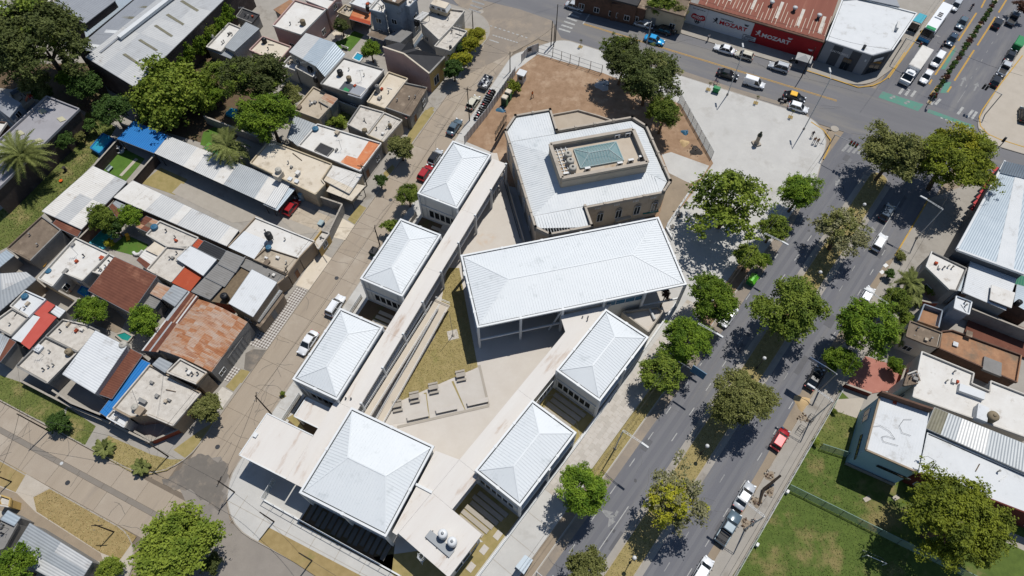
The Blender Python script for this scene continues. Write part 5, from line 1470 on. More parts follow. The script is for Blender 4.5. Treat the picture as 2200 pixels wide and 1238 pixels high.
def disc(T,t,z,rx,rz_,mat,nm,off=.1,n=18,a0=0,a1=2*math.pi):
 MB().poly([fp(t-rx*math.cos(a0+(a1-a0)*i/n),z+rz_*math.sin(a0+(a1-a0)*i/n),off) for i in range(n)]).build(nm,MT[mat],T)
disc(T,15.5,2.15,1.6,.62,'txt_red','emblem_plate',.105); disc(T,16.4,2.5,.62,.5,'txt_red','emblem_plate',.107); disc(T,14.6,2.5,.62,.5,'txt_red','emblem_plate',.109)
disc(T,15.5,1.5,.72,.8,'txt_dark','emblem_ring',.100); disc(T,15.5,1.5,.6,.68,'w_sign','emblem_ring',.103)
for s in (-.22,.22): disc(T,15.5+s,1.2,.2,.34,'txt_dark','emblem_drop',.112)
for tt,zz,mt in ((11.8,2.75,'txt_dark'),(2.5,2.75,'txt_white')):
 disc(T,tt-.15,zz+.45,.26,.28,mt,'emblem_head',.12); disc(T,tt-.1,zz,.3,.3,mt,'emblem_body',.122,a1=math.pi*1.3)
 m = MB()
 m.bar(fp(tt+.6,zz+.3,.12),fp(tt,zz,.12),.02,.13); m.bar(fp(tt+.4,zz-.6,.12),fp(tt-.1,zz-.1,.12),.02,.14); m.bar(fp(tt-.1,zz-.1,.12),fp(tt-.6,zz-.65,.12),.02,.14)
 m.build('emblem_limbs',MT[mt],T)
for tt,zz,mt in ((5.27,3.74,'txt_dark'),(-4.0,3.63,'txt_white'),(-8.7,2.4,'txt_white')):
 disc(T,tt,zz,.48,.3,mt,'emblem_bowl',.12,a0=math.pi,a1=2*math.pi*.999)
 m = MB(); m.bar(fp(tt+.5,zz+.08,.12),fp(tt-.5,zz+.08,.12),.02,.07); m.build('emblem_line',MT[mt],T)
m = MB()
for p_,q_ in (((5.3,1.5),(2.5,1.5)),((2.5,1.5),(2.5,.36)),((2.5,.36),(5.3,.36)),((5.3,.36),(5.3,1.5))): m.bar(fp(p_[0],p_[1],.13),fp(q_[0],q_[1],.13),.04,.08)
m.build('sign_frame','txt_dark',T); facade(5.3,2.5,.36,1.5,'w_sign','sign_board',.11)
for (x,y),lab in (((1668,20),'leftmost'),((1885,75),'middle'),((2115,145),'rightmost')):
 p = MZ(x,y,6.2)
 V = thing('roof_ventilator',lab+' dark turbine ventilator on the red warehouse roof','ventilator',(p.x,p.y,5.25),'ventilators on the red roof')
 local(V,MB().lathe((0,0,0),[(.3,0),(.3,.7)],10),'stack','steel_dark',True); local(V,MB().lathe((0,0,.7),[(.32,0),(.5,.2),(.5,.45),(.2,.6)],12),'turbine_head','steel_pale',True)
c0 = [w('T5',400,258,5.3),w('T5',690,352,5.3),w('T5',815,318,5.3),w('T5',972,85,5.3),w('T5',610,-10,5.3),w('T5',500,0,5.3)]
cc = sum(c0,Vector())/6
T = thing('corner_shop','charcoal striped corner shop with a big white roof and a phone number on the wall','shop',(cc.x,cc.y,.12))
MB().prism(inset_poly(c0,.05),.12,5.1).build('wall','w_char',T)
MB().prism(inset_poly(c0,.25),4.8,5.15).build('roof','r_bright',T)
for i in range(6):
 a,b = c0[i],c0[(i+1) % 6]
 MB().bar((a.x,a.y,5.23),(b.x,b.y,5.23),.28,.32).build('parapet',MT['frame_white' if i > 1 else 'w_steel'],T)
a,b = Vector((c0[0].x,c0[0].y,0)),Vector((c0[1].x,c0[1].y,0)); d = (b-a).normalized(); nrm = Vector((d.y,-d.x,0)); L = (b-a).length
for k in range(5):
 if k % 2 == 0:
  s,e_ = a+d*L*k/5+nrm*.03,a+d*L*(k+1)/5+nrm*.03
  MB().bar((s.x,s.y,2.6),(e_.x,e_.y,2.6),.06,4.9).build('wall_stripe','w_steel',T)
s = a+d*L*.36+nrm*.09
text(T,'03417458855',3.6,.5,(s.x,s.y,3.6),d,UPV,'txt_white',bold=.01)
s,e_ = a+d*L*.5+nrm*.07,a+d*L*.68+nrm*.07
window(T,s,e_,.14,3.0,'w_char','glass_dark',mull=1,nm='shop_door')
a2,b2 = Vector((c0[1].x,c0[1].y,0)),Vector((c0[2].x,c0[2].y,0)); d2 = (b2-a2).normalized(); n2 = Vector((d2.y,-d2.x,0))
window(T,a2+d2*.8,b2-d2*.8,.14,3.2,'w_char','glass_dark',mull=1,nm='shop_door')
s = (a2+b2)/2+n2*.1; MB().bar(Vector((s.x,s.y,3.7))-d2*1.1,Vector((s.x,s.y,3.7))+d2*1.1,.05,.7).build('sign_board','txt_white',T)
p = a+d*L*.93+nrm*.1; MB().box((p.x,p.y,3.8),(.3,.1,.5),math.atan2(d.y,d.x)).build('wall_plate','txt_white',T)  # plain white plate standing in for a wall ornament, no lamp
p = w('T5',845,175,5.3); MB().box((p.x,p.y,5.6),(.5,2.2,.9),CA).build('roof_vent','r_metal',T)
p = w('T5',640,298,5.6); MB().lathe((p.x,p.y,5.1),[(.3,0),(.3,.8),(.35,.85),(.1,1.0)],10).build('flue','steel_dark',T)
house('terracotta brick shop front with a white door at the top edge','MZ',[(150,40),(330,-10),(520,-60),(470,100),(320,60)],4.2,'f','r_brown','w_brick',win=1,name='shop',cat='shop')
house('brick shop with green door half hidden by street trees','MZ',[(480,60),(560,-60),(900,0),(840,160)],4.6,'f','r_brown','w_cream',win=1,door=1,name='shop',cat='shop')
house('dark building in shade at the top centre','T3',[(1050,-60),(1240,-90),(1480,-40),(1440,40)],5.0,'f','r_dark','w_brick',win=1)
house('grey roof beyond the corner shop at the top edge','T5',[(610,-15),(640,-60),(830,-30),(860,40)],5.6,'n','r_shed','w_white')
T = thing('bus_shelter','turquoise roofed bus shelter on the avenue pavement beside the corner shop','bus shelter',w('T5',985,150,.12))
P = [w('T5',x,y,2.7) for x,y in ((945,130),(990,82),(1038,100),(1000,150))]
MB().prism(P,2.6,2.72,bottom=True).build('roof','plastic_teal',T)
for p in P: MB().tube((p.x,p.y,.12),(p.x,p.y,2.6),.05).build('post','steel_dark',T)
MB().bar(Z(P[0],1.3),Z(P[3],1.3),.04,2.0).build('back_panel','glass_dark',T)
# --- right block
T = house('large shed with pale blue and white metal sheets and a deep parapet','RA',[(600,915),(1000,180),(1500,300),(1160,1120)],6.6,'s','r_metalblue','w_char',sh=(5,1),along='u',mats=['r_metalblue'],name='warehouse',cat='warehouse',frame=False)
Q = [w('RA',*p,6.75) for p in ((930,1030),(1085,310),(1170,335),(1075,1085))]
sheets(T,Q,1,1,['r_bright'],'u',nm='roof_sheet')
for a,b in (((600,915),(1000,180)),((600,915),(1160,1120))):
 MB().bar(w('RA',*a,6.75),w('RA',*b,6.75),.35,.4).build('parapet','r_bright',T)
Q2 = [w('RA',*p,8.4) for p in ((1000,180),(1500,290))]
MB().poly([w('RA',955,275,6.9),w('RA',1450,390,6.9),Q2[1],Q2[0]]).build('parapet_face','r_metalblue',T)
for k in range(26):
 a = w('RA',955+495*k/25,275+115*k/25,6.9); b = Q2[0].lerp(Q2[1],k/25)
 MB().bar(a,b,.1,.06).build('parapet_rib','r_metal2',T)
m = MB()
for k in range(8):
 a,b = w('RA',730+27*k,590-46*k,3.2),w('RA',765+27*k,560-46*k,3.2)
 MB().bar(a,b,1.1,.12).build('red_awning','red_frame',T)
house('white sheet roof with a grey upper box south of the pale blue shed','RA',[(655,1270),(725,965),(1115,1105),(1010,1420)],5.0,'s','r_bright','w_grey',sh=(2,2),along='v',mats=['r_bright','r_white'])
house('white sheet roof edge over the brick backyard','RB',[(1100,205),(1165,0),(1600,15),(1340,290)],4.8,'s','r_bright','w_brick',sh=(3,1),mats=['r_bright'])
house('square grey white roof box on top of the white sheet roof','RB',[(1355,260),(1370,140),(1565,205),(1535,330)],5.6,'n','r_white','w_brick')
house('green sheet roof at the right picture edge','RA',[(1105,1120),(1300,1180),(1290,1300),(1085,1200)],4.2,'s','r_green','w_grey',name='shed',cat='shed')
house('pale blue metal roof at the right picture edge below the green one','RB',[(1560,300),(1590,130),(1760,180),(1740,400)],4.4,'s','r_metalblue','w_brick',name='shed',cat='shed')
house('small angled house with a pale flat roof behind the fan palms','RA',[(345,1060),(390,935),(680,1075),(600,1260),(540,1250)],4.8,'f','r_white','w_grey',par=.2,win=1)
house('narrow blue roofed passage beside the angled house','RA',[(610,1250),(650,1090),(690,1100),(655,1260)],4.4,'n','r_metalblue','w_bluegrey')
house('tall narrow white roofed box with blue walls above the terracotta terrace','RB',[(1030,340),(1050,235),(1185,285),(1160,395)],6.6,'f','r_bright','w_bluegrey',par=.12)
T = house('wide orange dirt roof terrace with a grey hatch slab','RB',[(895,700),(915,550),(1010,540),(1620,760),(1580,1000)],3.4,'f','r_orangedirt','w_brick',par=.25)
MB().prism([w('RB',x,y,3.8) for x,y in ((1285,880),(1300,765),(1455,825),(1450,945))],3.3,3.8).build('roof_hatch','r_grey',T)
house('dark grey weathered flat roof beside the orange dirt terrace','RB',[(605,590),(640,455),(920,560),(890,690),(790,665)],4.4,'f','r_brown','w_white',par=.15,win=1)
house('narrow terrace with orange floor and blue grey walls by the palms','RB',[(690,470),(745,325),(905,380),(870,530)],3.0,'f','r_orangedirt','w_bluegrey',par=.8)
house('brown brick backyard floor in deep shade behind the orange terrace','RB',[(1130,560),(1200,350),(1760,560),(1680,780)],.5,'n','r_rust','w_brick',name='backyard',cat='yard')
wallrun('long grey wall crossing the shaded backyard','RB',[(1190,345),(1760,570)],3.4,'w_grey')
wallrun('curved terracotta garden wall behind the fan palms','RB',[(690,225),(740,270),(820,290),(890,290)],1.6,'w_terra')
patch('terracotta_forecourt','RB',[(75,1010),(240,770),(590,880),(520,1060),(300,1100)],'p_red',.20)
wallrun('dark red retaining wall in front of the terracotta forecourt','RB',[(70,1010),(300,1095)],1.3,'w_darkred')
wallrun('terracotta wall on the right of the forecourt','RB',[(600,870),(530,1075)],1.6,'w_terra')
T = house('big white flat roof with a long vent box right of the terracotta forecourt','RB',[(660,1130),(740,730),(1200,920),(1180,1010),(1340,1080),(1350,990),(1760,1150),(1700,1500)],5.0,'f','r_white','w_white',par=.25,win=1)
MB().prism([w('RB',x,y,5.7) for x,y in ((1075,1070),(1085,1005),(1310,1085),(1300,1150))],4.8,5.7).build('vent_box','r_bright',T)
MB().prism([w('RB',x,y,5.5) for x,y in ((1230,1230),(1250,1180),(1340,1220),(1320,1280))],4.8,5.5).build('vent_box','r_metal',T)
house('tall white party wall box with blue shade at the forecourt corner','RB',[(580,1030),(610,930),(690,900),(720,990),(700,1010)],5.6,'f','r_brown','w_white',par=.3)
T = house('white sheet roofed hall with pale blue walls standing on the lawn','B5',[(648,438),(738,95),(1050,205),(978,582)],7.0,'s','r_bright','w_blue',sh=(2,3),along='u',mats=['r_bright'],frame=False)
for a,b in (((738,95),(648,438)),((648,438),(978,582))): MB().bar(w('B5',*a,7.1),w('B5',*b,7.1),.25,.3).build('parapet','w_tan',T)
MB().bar(w('B5',735,80,7.6),w('B5',1060,190,7.6),.3,1.5).build('party_wall','w_brick',T)
P = [w('B5',x,y,7) for x,y in ((648,438),(978,582),(738,95))]
a,b = Vector((P[0].x,P[0].y,0)),Vector((P[1].x,P[1].y,0)); d = (b-a).normalized()
window(T,a+d*3.0,a+d*7.5,3.6,4.2,'steel_dark','glass_dark',mull=5)
MB().bar(Z(a-Vector((d.y,-d.x,0))*-.1,.5),Z(b-Vector((d.y,-d.x,0))*-.1,.5),.12,.8).build('plinth','w_grey',T)
a,b = Vector((P[2].x,P[2].y,0)),Vector((P[0].x,P[0].y,0)); d = (b-a).normalized()
window(T,a+d*5.5,a+d*9.5,3.6,4.3,'steel_dark','glass_dark',mull=4); window(T,a+d*1.0,a+d*3.0,2.6,4.6,'frame_white','glass_dark',mull=1)
T = house('long white flat roof with dark red walls beside the lawn','B5',[(985,585),(1040,330),(1900,700),(1900,930),(1150,640),(1150,660)],5.0,'f','r_bright','w_darkred',par=.12,win=1)
house('long grey corrugated roof with yellow bands above the long white roof','B5',[(1030,300),(1085,170),(1900,500),(1900,690)],5.6,'s','r_metal2','w_white',sh=(1,9),along='u',mats=['r_metal2','r_metal2','r_metal2','skylight_dk','r_metal'])
for (x0,y0,x1,y1),mat,lab in (((1350,150,1430,240),'r_bright','white box vent on the big white roof'),):
 P = [w('B5',a,b,6.2) for a,b in ((1350,235),(1362,148),(1432,172),(1418,262))]
 o = MB().prism(P,5.0,6.2).build('roof_box',MT[mat]); tag(o,lab+' beside the old round tank','vent')
p = w('B5',1475,215,7.0)
tank('old brown round tank on the big white roof beside the box vent',(p.x,p.y,5.0),.8,1.7,'tank_old')
# ------------------------------------------------------------------ trees
import numpy as np
def crown_mesh(name,seed,nc,per,leaf,zs=.8,cl=(.2,.36),shell=.5,hang=0.0,flat=.5,tws=.045):
 rs = np.random.RandomState(seed)
 V = []
 for i in range(nc):
  u = rs.uniform(-.55,1.0); th = rs.uniform(0,2*np.pi)
  d = np.array([np.sqrt(max(0,1-u*u))*np.cos(th),np.sqrt(max(0,1-u*u))*np.sin(th),u])
  rr = rs.uniform(shell,.8)*rs.choice([1,1,.85,.95,1.2])
  c = d*rr*np.array([1,1,zs])
  R0 = rs.uniform(*cl)
  n = int(per*(R0/.28) ** 2)
  q = rs.normal(size=(n,3)); q /= np.linalg.norm(q,axis=1)[:,None]
  q[:,2] = np.where(q[:,2] < -.4,-q[:,2],q[:,2])
  rad = R0*(.4+.6*rs.rand(n)[:,None]); rad = np.where(rs.rand(n)[:,None] < .12,rad*1.45,rad)
  nt = max(4,n // 16)
  tw = q[:nt]*rad[:nt]
  p = c+(tw[rs.randint(0,nt,n)]+rs.normal(size=(n,3))*tws)*np.array([1,1,.75])
  if hang: p[:,2] -= hang*rs.rand(n)*np.linalg.norm(p[:,:2],axis=1)
  nn = q*.7+np.array([0,0,flat])+d*.35+rs.normal(size=(n,3))*.6
  nn /= np.linalg.norm(nn,axis=1)[:,None]
  a = np.cross(nn,rs.normal(size=(n,3))); a /= np.linalg.norm(a,axis=1)[:,None]+1e-9
  b = np.cross(nn,a)
  s = leaf*rs.uniform(.6,1.3,n)[:,None]
  V.append(np.stack([p-a*s,p-b*s*.62,p+a*s,p+b*s*.62],1))
 V = np.concatenate(V).reshape(-1,3)
 nf = len(V) // 4
 me = bpy.data.meshes.new(name)
 me.vertices.add(len(V)); me.vertices.foreach_set('co',V.ravel())
 me.loops.add(len(V)); me.loops.foreach_set('vertex_index',np.arange(len(V)))
 me.polygons.add(nf); me.polygons.foreach_set('loop_start',np.arange(nf)*4)
 me.update(calc_edges=True)
 me.materials.append(MT['leaf_mid'])
 return me
CR_L = [crown_mesh('crown',10+i,42,560,.034,.8,(.18,.36)) for i in range(4)]
CR_M = [crown_mesh('crown',30+i,32,330,.05,.8,(.2,.38),tws=.06) for i in range(4)]
CR_S = [crown_mesh('crown',50+i,16,150,.085,.85,(.26,.42),.35,tws=.09) for i in range(3)]
CR_T = [crown_mesh('crown',70+i,36,190,.036,.75,(.14,.3),.45) for i in range(3)]       # thin, see through
CR_W = [crown_mesh('crown',80,46,520,.04,.85,(.2,.34),.5,.35,.1)]                     # drooping
CR_B = [crown_mesh('crown',90+i,24,260,.07,.9,(.3,.42),.5,tws=.07) for i in range(2)]          # clipped ball
CR_X = [crown_mesh('crown',95+i,70,640,.025,.8,(.16,.32),tws=.032) for i in range(2)]           # very large
_tk = [0]
def setmat(o,m):
 o.material_slots[0].link = 'OBJECT'; o.material_slots[0].material = MT[m]
def tree(label,fr_,x,y,rz_px,mat,kind=None,hc=None,zs=.85,group=None,name='tree',cat='tree',sx=1.0,bark='wood',second=None):
 a,b,k = FR[fr_]
 r0 = rz_px*k
 p = w(fr_,x,y,4)
 for _ in range(2):
  dist = math.sqrt(p.x ** 2+p.y ** 2+(100-p.z) ** 2)
  r = r0*dist/FPX*(1.06 if kind == 'T' else .97)
  h = hc if hc else (r*zs*.75+min(3.8,.45+r*.8))
  p = w(fr_,x,y,h)
 _tk[0] += 1
 rnd = random.Random(_tk[0]*13)
 T = thing(name,label,cat,(p.x,p.y,.12),group)
 if kind is None: kind = 'X' if r > 6.5 else 'L' if r > 3.6 else 'M' if r > 1.7 else 'S'
 me = rnd.choice({'L': CR_L,'M': CR_M,'S': CR_S,'T': CR_T,'W': CR_W,'B': CR_B,'X': CR_X}[kind])
 o = bpy.data.objects.new('crown',me); C.objects.link(o); o.parent = T
 o.location = (0,0,h-.12); o.rotation_euler = (0,0,rnd.uniform(0,6.28))
 o.scale = (r*sx*rnd.uniform(.95,1.06),r*rnd.uniform(.95,1.06),r*zs)
 setmat(o,mat)
 tr = r*.045+.06
 m = MB()
 top = Vector((rnd.uniform(-.1,.1)*r,rnd.uniform(-.1,.1)*r,h*.62))
 m.tube((0,0,-.1),top*.55,tr*1.25,tr,7); m.tube(top*.55,top,tr,tr*.8,7)
 local(T,m,'trunk',bark)
 for i in range(6 if r > 1.7 else 3):
  th = i*6.28/(6 if r > 1.7 else 3)+rnd.uniform(-.4,.4)
  e_ = Vector((math.cos(th)*r*.6,math.sin(th)*r*.6,h-.1+r*zs*rnd.uniform(-.15,.45)))
  mid = top.lerp(e_,.5)+Vector((0,0,r*.08))
  lm = MB(); lm.tube(top*.9,mid,tr*.55,tr*.36,5); lm.tube(mid,e_,tr*.36,tr*.12,5)
  local(T,lm,'limb',bark)
 if second:
  o2 = bpy.data.objects.new('crown',rnd.choice(CR_T)); C.objects.link(o2); o2.parent = T
  o2.location = (second[1]*r,second[2]*r,h+.1*r); o2.scale = (r*.8,r*.8,r*zs*.9); o2.rotation_euler = (0,0,1)
  setmat(o2,second[0])
 return T
G1 = 'trees of the avenue'
tree('broad grey green street tree at the junction, left of the yellowish tree','T5',830,975,172,'leaf_olive',group=G1,second=('leaf_dark',.1,-.2))
tree('large yellowish green tree beside the pale blue shed','T5',1205,1010,218,'leaf_autumn',group=G1,second=('leaf_yellow',.1,.2))
tree('large loose green tree on the plaza edge casting a round speckled shadow','M4',960,110,265,'leaf_lime','T',hc=7.0,group=G1,second=('leaf_mid',.05,.05))
tree('bright green tree at the road edge of the plaza near the road arrow','M4',1410,40,125,'leaf_bright',group=G1)
tree('dark green tree beneath the street lamp by the plaza','M4',1245,270,95,'leaf_mid',group=G1)
tree('small yellow green tree above the lime green bin','M4',1085,460,88,'leaf_lime','M',group=G1)
tree('little tree between the lime green bin and the street lamp','M4',1185,470,48,'leaf_bright',group=G1)
tree('dense green tree shading the white car below the hall','M4',850,710,178,'leaf_bright','L',group=G1)
tree('dense green tree in front of the avenue side classroom near a street lamp','M4',700,985,168,'leaf_bright','L',group=G1)
tree('green tree over the tiled walk, lowest of the three beside the hall','M4',525,1190,135,'leaf_mid','M',group=G1)
tree('solid bright green tree beside the lane arrow at the bottom','B3',1085,700,178,'leaf_bright','L',group=G1)
tree('sparse grey green median tree nearest the junction','M5',500,285,172,'leaf_grey','T',hc=5.6,group=G1,second=('leaf_olive',-.1,.1))
tree('large green median tree, second from the junction','M4',1340,770,220,'leaf_mid','L',group=G1)
tree('rounded green median tree, third from the junction','B4',1050,120,195,'leaf_olive','L',group=G1)
tree('half bare median tree with yellow green leaves near the bottom','B4',620,740,210,'leaf_grey','T',hc=6.8,group=G1,second=('leaf_yellow',-.15,-.15))
tree('pale median tree cut by the bottom edge','B3',1115,1215,130,'leaf_olive','M',group=G1)
tree('large bright green tree on the far pavement above the forecourt','M5',655,885,175,'leaf_bright','L',group=G1)
tree('smaller green tree at the forecourt beside the blue sign arm','M5',485,1105,95,'leaf_bright',group=G1)
tree('feathery green tree beside the parked white car on the far side','M5',835,735,85,'leaf_mid',group=G1)
tree('large dark yellow green tree on the lawn','B5',1210,910,270,'leaf_autumn','X',group='trees on the lawn')
tree('round clipped ball tree on the terracotta forecourt','M5',835,1130,46,'leaf_bright','B',name='topiary_tree',zs=.9)
tree('small round clipped shrub on the far pavement','M5',800,555,28,'leaf_topiary','B',name='topiary_tree',zs=.9,hc=1.3)
tree('low leafy plant at the yellow kerb','M5',870,440,34,'leaf_olive','S',name='shrub',cat='shrub',hc=.8)
G2 = 'large trees beside the mansion'
tree('large dark tree on the soil lot, left of three beside the mansion','T4',290,370,150,'leaf_dark','L',group=G2,second=('leaf_mid',-.2,.3))
tree('largest dark tree beside the mansion, middle of three','T4',455,490,180,'leaf_dark','L',group=G2,second=('leaf_olive',.2,.3))
tree('round green tree touching the mansion corner, lowest of three','T4',550,715,120,'leaf_mid','L',group=G2)
tree('street tree left of two in front of the brick shop','T4',525,35,72,'leaf_mid',group='street trees by the shops')
tree('street tree right of two in front of the brick shop','T4',640,70,62,'leaf_olive',group='street trees by the shops')
G3 = 'hedge trees on the residential street corner'
for x,y,r,m_,lab in ((280,435,62,'leaf_topiary','dark green round hedge tree nearest the trailer'),(340,375,48,'leaf_yellow','yellow round hedge tree second from the trailer'),(268,360,36,'leaf_yellow','small yellow hedge tree behind the dark one'),
                         (322,312,42,'leaf_topiary','dark hedge tree between two yellow ones'),(380,282,56,'leaf_yellow','big yellow hedge tree, second from the crossing'),(430,222,48,'leaf_yellow','yellow hedge tree nearest the crossing')):
 tree(lab,'T3',x,y,r,m_,'B',group=G3,name='hedge_tree',zs=.9)
G4 = 'trees of the garden block'
tree('huge dark olive tree in the upper left garden','T1',255,285,280,'leaf_dark','X',group=G4,second=('leaf_mid',-.2,.3))
tree('dark green tree in front of the warehouse end wall','T1',560,540,92,'leaf_topiary',group=G4)
tree('light green bush right of the huge dark tree','T1',430,490,62,'leaf_bright',group=G4)
tree('tuft of grey green conifer above the arched brick warehouse','T1',215,540,80,'leaf_olive','M',group=G4)
tree('dark blue green shrub beside the arched roof end','T1',270,590,55,'leaf_topiary',group=G4)
tree('large light green willow like tree below the ivy wall','T1',1090,600,235,'leaf_lime','W',hc=5.0,group=G4)
tree('dark green glossy tree beside the blue pool','T1',705,700,108,'leaf_topiary','M',group=G4)
tree('small dark shrub tree beside the brick warehouse wall','T1',400,885,58,'leaf_topiary',group=G4)
tree('small garden shrub above the blue pool','T1',575,790,38,'leaf_topiary',group=G4)
tree('low shrub beside the blue pool wall','T1',510,865,30,'leaf_olive',group=G4)
tree('large dark brownish tree behind the cream flat roof','T2',310,500,195,'leaf_dark','L',group=G4,second=('leaf_mid',-.2,-.2))
tree('bright green dense round tree above the grey blue roof','T2',400,740,175,'leaf_bright','L',group=G4)
tree('grey green bush right of the bright round tree','T2',545,610,72,'leaf_olive',group=G4)
tree('banana like green clump left of the blue garden pool','T1',1345,600,62,'leaf_bright',group=G4)
tree('dark bush above the blue garden pool','T1',1350,470,90,'leaf_mid',group=G4)
tree('small dark tree beside the pink house garden','T2',865,165,48,'leaf_dark',group=G4)
tree('palmish green tree over the turquoise pool behind the dark roofed house','T2',1050,310,65,'leaf_bright',group=G4)
tree('green shrubs growing in the light yard, left','T2',775,770,36,'leaf_mid',group=G4,hc=1.0,name='shrub',cat='shrub')
tree('green shrubs growing in the light yard, right','T2',855,770,45,'leaf_lime',group=G4,hc=1.0,name='shrub',cat='shrub')
tree('tree over the green pool, left of two','M1',650,200,82,'leaf_mid',group=G4)
tree('tree over the green pool, right of two','M1',830,190,72,'leaf_bright',group=G4)
tree('low tree hanging over the green pool edge','M1',725,265,55,'leaf_topiary',group=G4)
tree('small yellow green ball bush at the pool corner','M1',690,360,27,'leaf_yellow','B',group=G4,hc=1.0)
tree('round green tree below the blue paddling pool','M1',572,780,84,'leaf_bright',group=G4)
tree('bushy green tree between the rust roof and the patchwork strip','M1',920,855,96,'leaf_bright',group=G4)
tree('dark street tree in front of the speckled roof house','T2',1240,930,80,'leaf_olive','B',group='street trees of the residential street')
tree('small street tree below the dark street tree','T2',1110,1140,45,'leaf_topiary','S',group='street trees of the residential street')
tree('leafy tree beside the classroom block nearest the soil lot','M2',1285,50,85,'leaf_mid','M',group='street trees of the residential street')
tree('small tree beside the middle street side classroom block','M2',1168,250,52,'leaf_mid',group='street trees of the residential street')
tree('dark tree on the verge beside the corner house','B1',1315,180,82,'leaf_olive','B',group='street trees of the residential street')
tree('large light green tree at the bottom left junction','B1',1110,1085,255,'leaf_lime','L',hc=6.0,zs=.7)
tree('dark purple leaved bush peeking from the large light green tree','B1',1345,1150,60,'leaf_dark','S',hc=2)
tree('green tree at the bottom left beside the grey roof','B1',90,1200,110,'leaf_bright','M')
tree('low yellowish bush at the end of the grey roofed house','B1',690,1200,75,'leaf_lime','M',hc=2)
tree('dark round shrub on the lower street verge','B1',372,262,60,'leaf_topiary','B',name='shrub',cat='shrub',hc=1.6)
tree('yellow flowered bush on the soil lot beside the booth','T3',655,550,50,'leaf_autumn','S',hc=1.3,name='shrub',cat='shrub')
tree('dark red leaved tree under the corner of the hall roof','M4',560,685,36,'leaf_red','S',hc=4.6)
tree('small shrub on the dry verge left of the bottom soil strip','B2',490,80,16,'leaf_mid','S',hc=.8,name='shrub',cat='shrub')
tree('small bush at the lawn fence corner','B5',450,192,18,'leaf_mid','S',hc=.7,name='shrub',cat='shrub')
tree('yellow bush at the end of the lawn mesh fence','B5',335,380,26,'leaf_lime','S',hc=.8,name='shrub',cat='shrub')
tree('purple leaved tree at the top right corner','T5',1640,40,40,'leaf_red','S',hc=3)
tree('small shaded garden bush in front of the angled house','M5',1060,640,48,'leaf_mid','S',hc=1.5,name='shrub',cat='shrub')
tree('garden bush below the curved terracotta wall','M5',900,840,50,'leaf_mid','S',hc=1.6,name='shrub',cat='shrub')
ivy = thing('ivy_wall','long wall of ivy and creepers along the side of the big grey warehouse','ivy',w('T1',1240,270,.12))
for k in range(9):
 f = k/8
 p = w('T1',1060+350*f,430-320*f,3.6)
 o = bpy.data.objects.new('foliage_clump',random.choice(CR_M)); C.objects.link(o); o.parent = ivy
 o.location = Vector((p.x,p.y,3.4))-ivy.location; s = 2.5; o.scale = (s*.9,s*1.1,3.4); o.rotation_euler = (0,0,k)
 setmat(o,'leaf_bright' if k % 3 else 'leaf_lime')
for k in range(22):
 t = 133+k*1.75
 p = AV(4.17,t,.12)
 T = thing('median_shrub','low dark shrub in the narrow upper median hedge','shrub',p,'shrubs of the upper median')
 o = bpy.data.objects.new('foliage',CR_S[k % 3]); C.objects.link(o); o.parent = T; o.location = (0,0,.5); s = random.uniform(.5,.75); o.scale = (s,s,s*.9); o.rotation_euler = (0,0,k*1.3)
 setmat(o,'leaf_topiary' if k % 4 else 'leaf_red')
 local(T,MB().tube((0,0,0),(0,0,.4),.04),'stem','wood')
def frond_mesh(seed,L,droop,nlf=16,wid=.5):
 m = MB(); rs = random.Random(seed)
 pts = [Vector((L*t,0,L*(.55*t-droop*t*t))) for t in [i/8 for i in range(9)]]
 for a,b in zip(pts[:-1],pts[1:]): m.bar(a,b,.04,.03)
 for i in range(nlf):
  t = .12+.86*i/nlf
  p = Vector((L*t,0,L*(.55*t-droop*t*t)))
  ln = wid*L*(.55+.45*math.sin(math.pi*min(1,t*1.1)))* .5
  for s in (-1,1):
   e_ = p+Vector((ln*.75,s*ln*.75,-ln*rs.uniform(.05,.4)))
   m.poly([p+Vector((-.1,0,0)),p+Vector((.16,0,0)),e_])
 return m.mesh('frond','leaf_palm')
def palm(label,fr_,x,y,hc,L,n,droop=.75,dates=False,seed=1,name='palm_tree',tr=.28,wid=.6,base=None):
 if base: hc = min(((w(fr_,x,y,hh).xy-w(fr_,*base).xy).length,hh) for hh in [3+.1*i for i in range(90)])[1]
 p = w(fr_,x,y,hc)
 T = thing(name,label,'palm tree',(p.x,p.y,.12))
 m = MB()
 for i in range(6): m.lathe((0,0,(hc-.2)*i/6),[(tr*1.12,0),(tr,(hc-.2)/6)],9)
 local(T,m,'trunk','wood')
 ms = [frond_mesh(seed*10+i,L*(.85+.15*i),droop*(.8+.25*i),wid=wid) for i in range(3)]
 for i in range(n):
  o = bpy.data.objects.new('frond',ms[i % 3]); C.objects.link(o); o.parent = T
  o.location = (0,0,hc-.2); o.rotation_euler = (0,-.75+1.35*((i*.37) % 1),i*2.4+random.uniform(-.2,.2))
 if dates:
  for i in range(6):
   a = i*1.05; mm = MB()
   mm.tube((0,0,hc-.3),(math.cos(a)*.7,math.sin(a)*.7,hc+.1),.05); mm.lathe((math.cos(a)*.8,math.sin(a)*.8,hc-.35),[(.05,0),(.22,.15),(.2,.35),(.05,.55)],8)
   local(T,mm,'date_cluster','wood_orange')
 return T
palm('large date palm with orange fruit on the left lawn','T1',135,985,6.0,4.6,64,.62,dates=True,seed=2,wid=.42,base=(205,1165))
palm('feathery pale palm above the long metal shed roof','T1',1440,930,4.8,3.6,34,seed=3)
palm('spiky yucca plant on the lower street verge, taller one','B1',657,425,1.4,1.35,34,.5,seed=4,name='yucca',tr=.12)
palm('spiky yucca plant on the lower street verge, nearest the corner','B1',890,545,1.1,1.15,34,.5,seed=5,name='yucca',tr=.12)
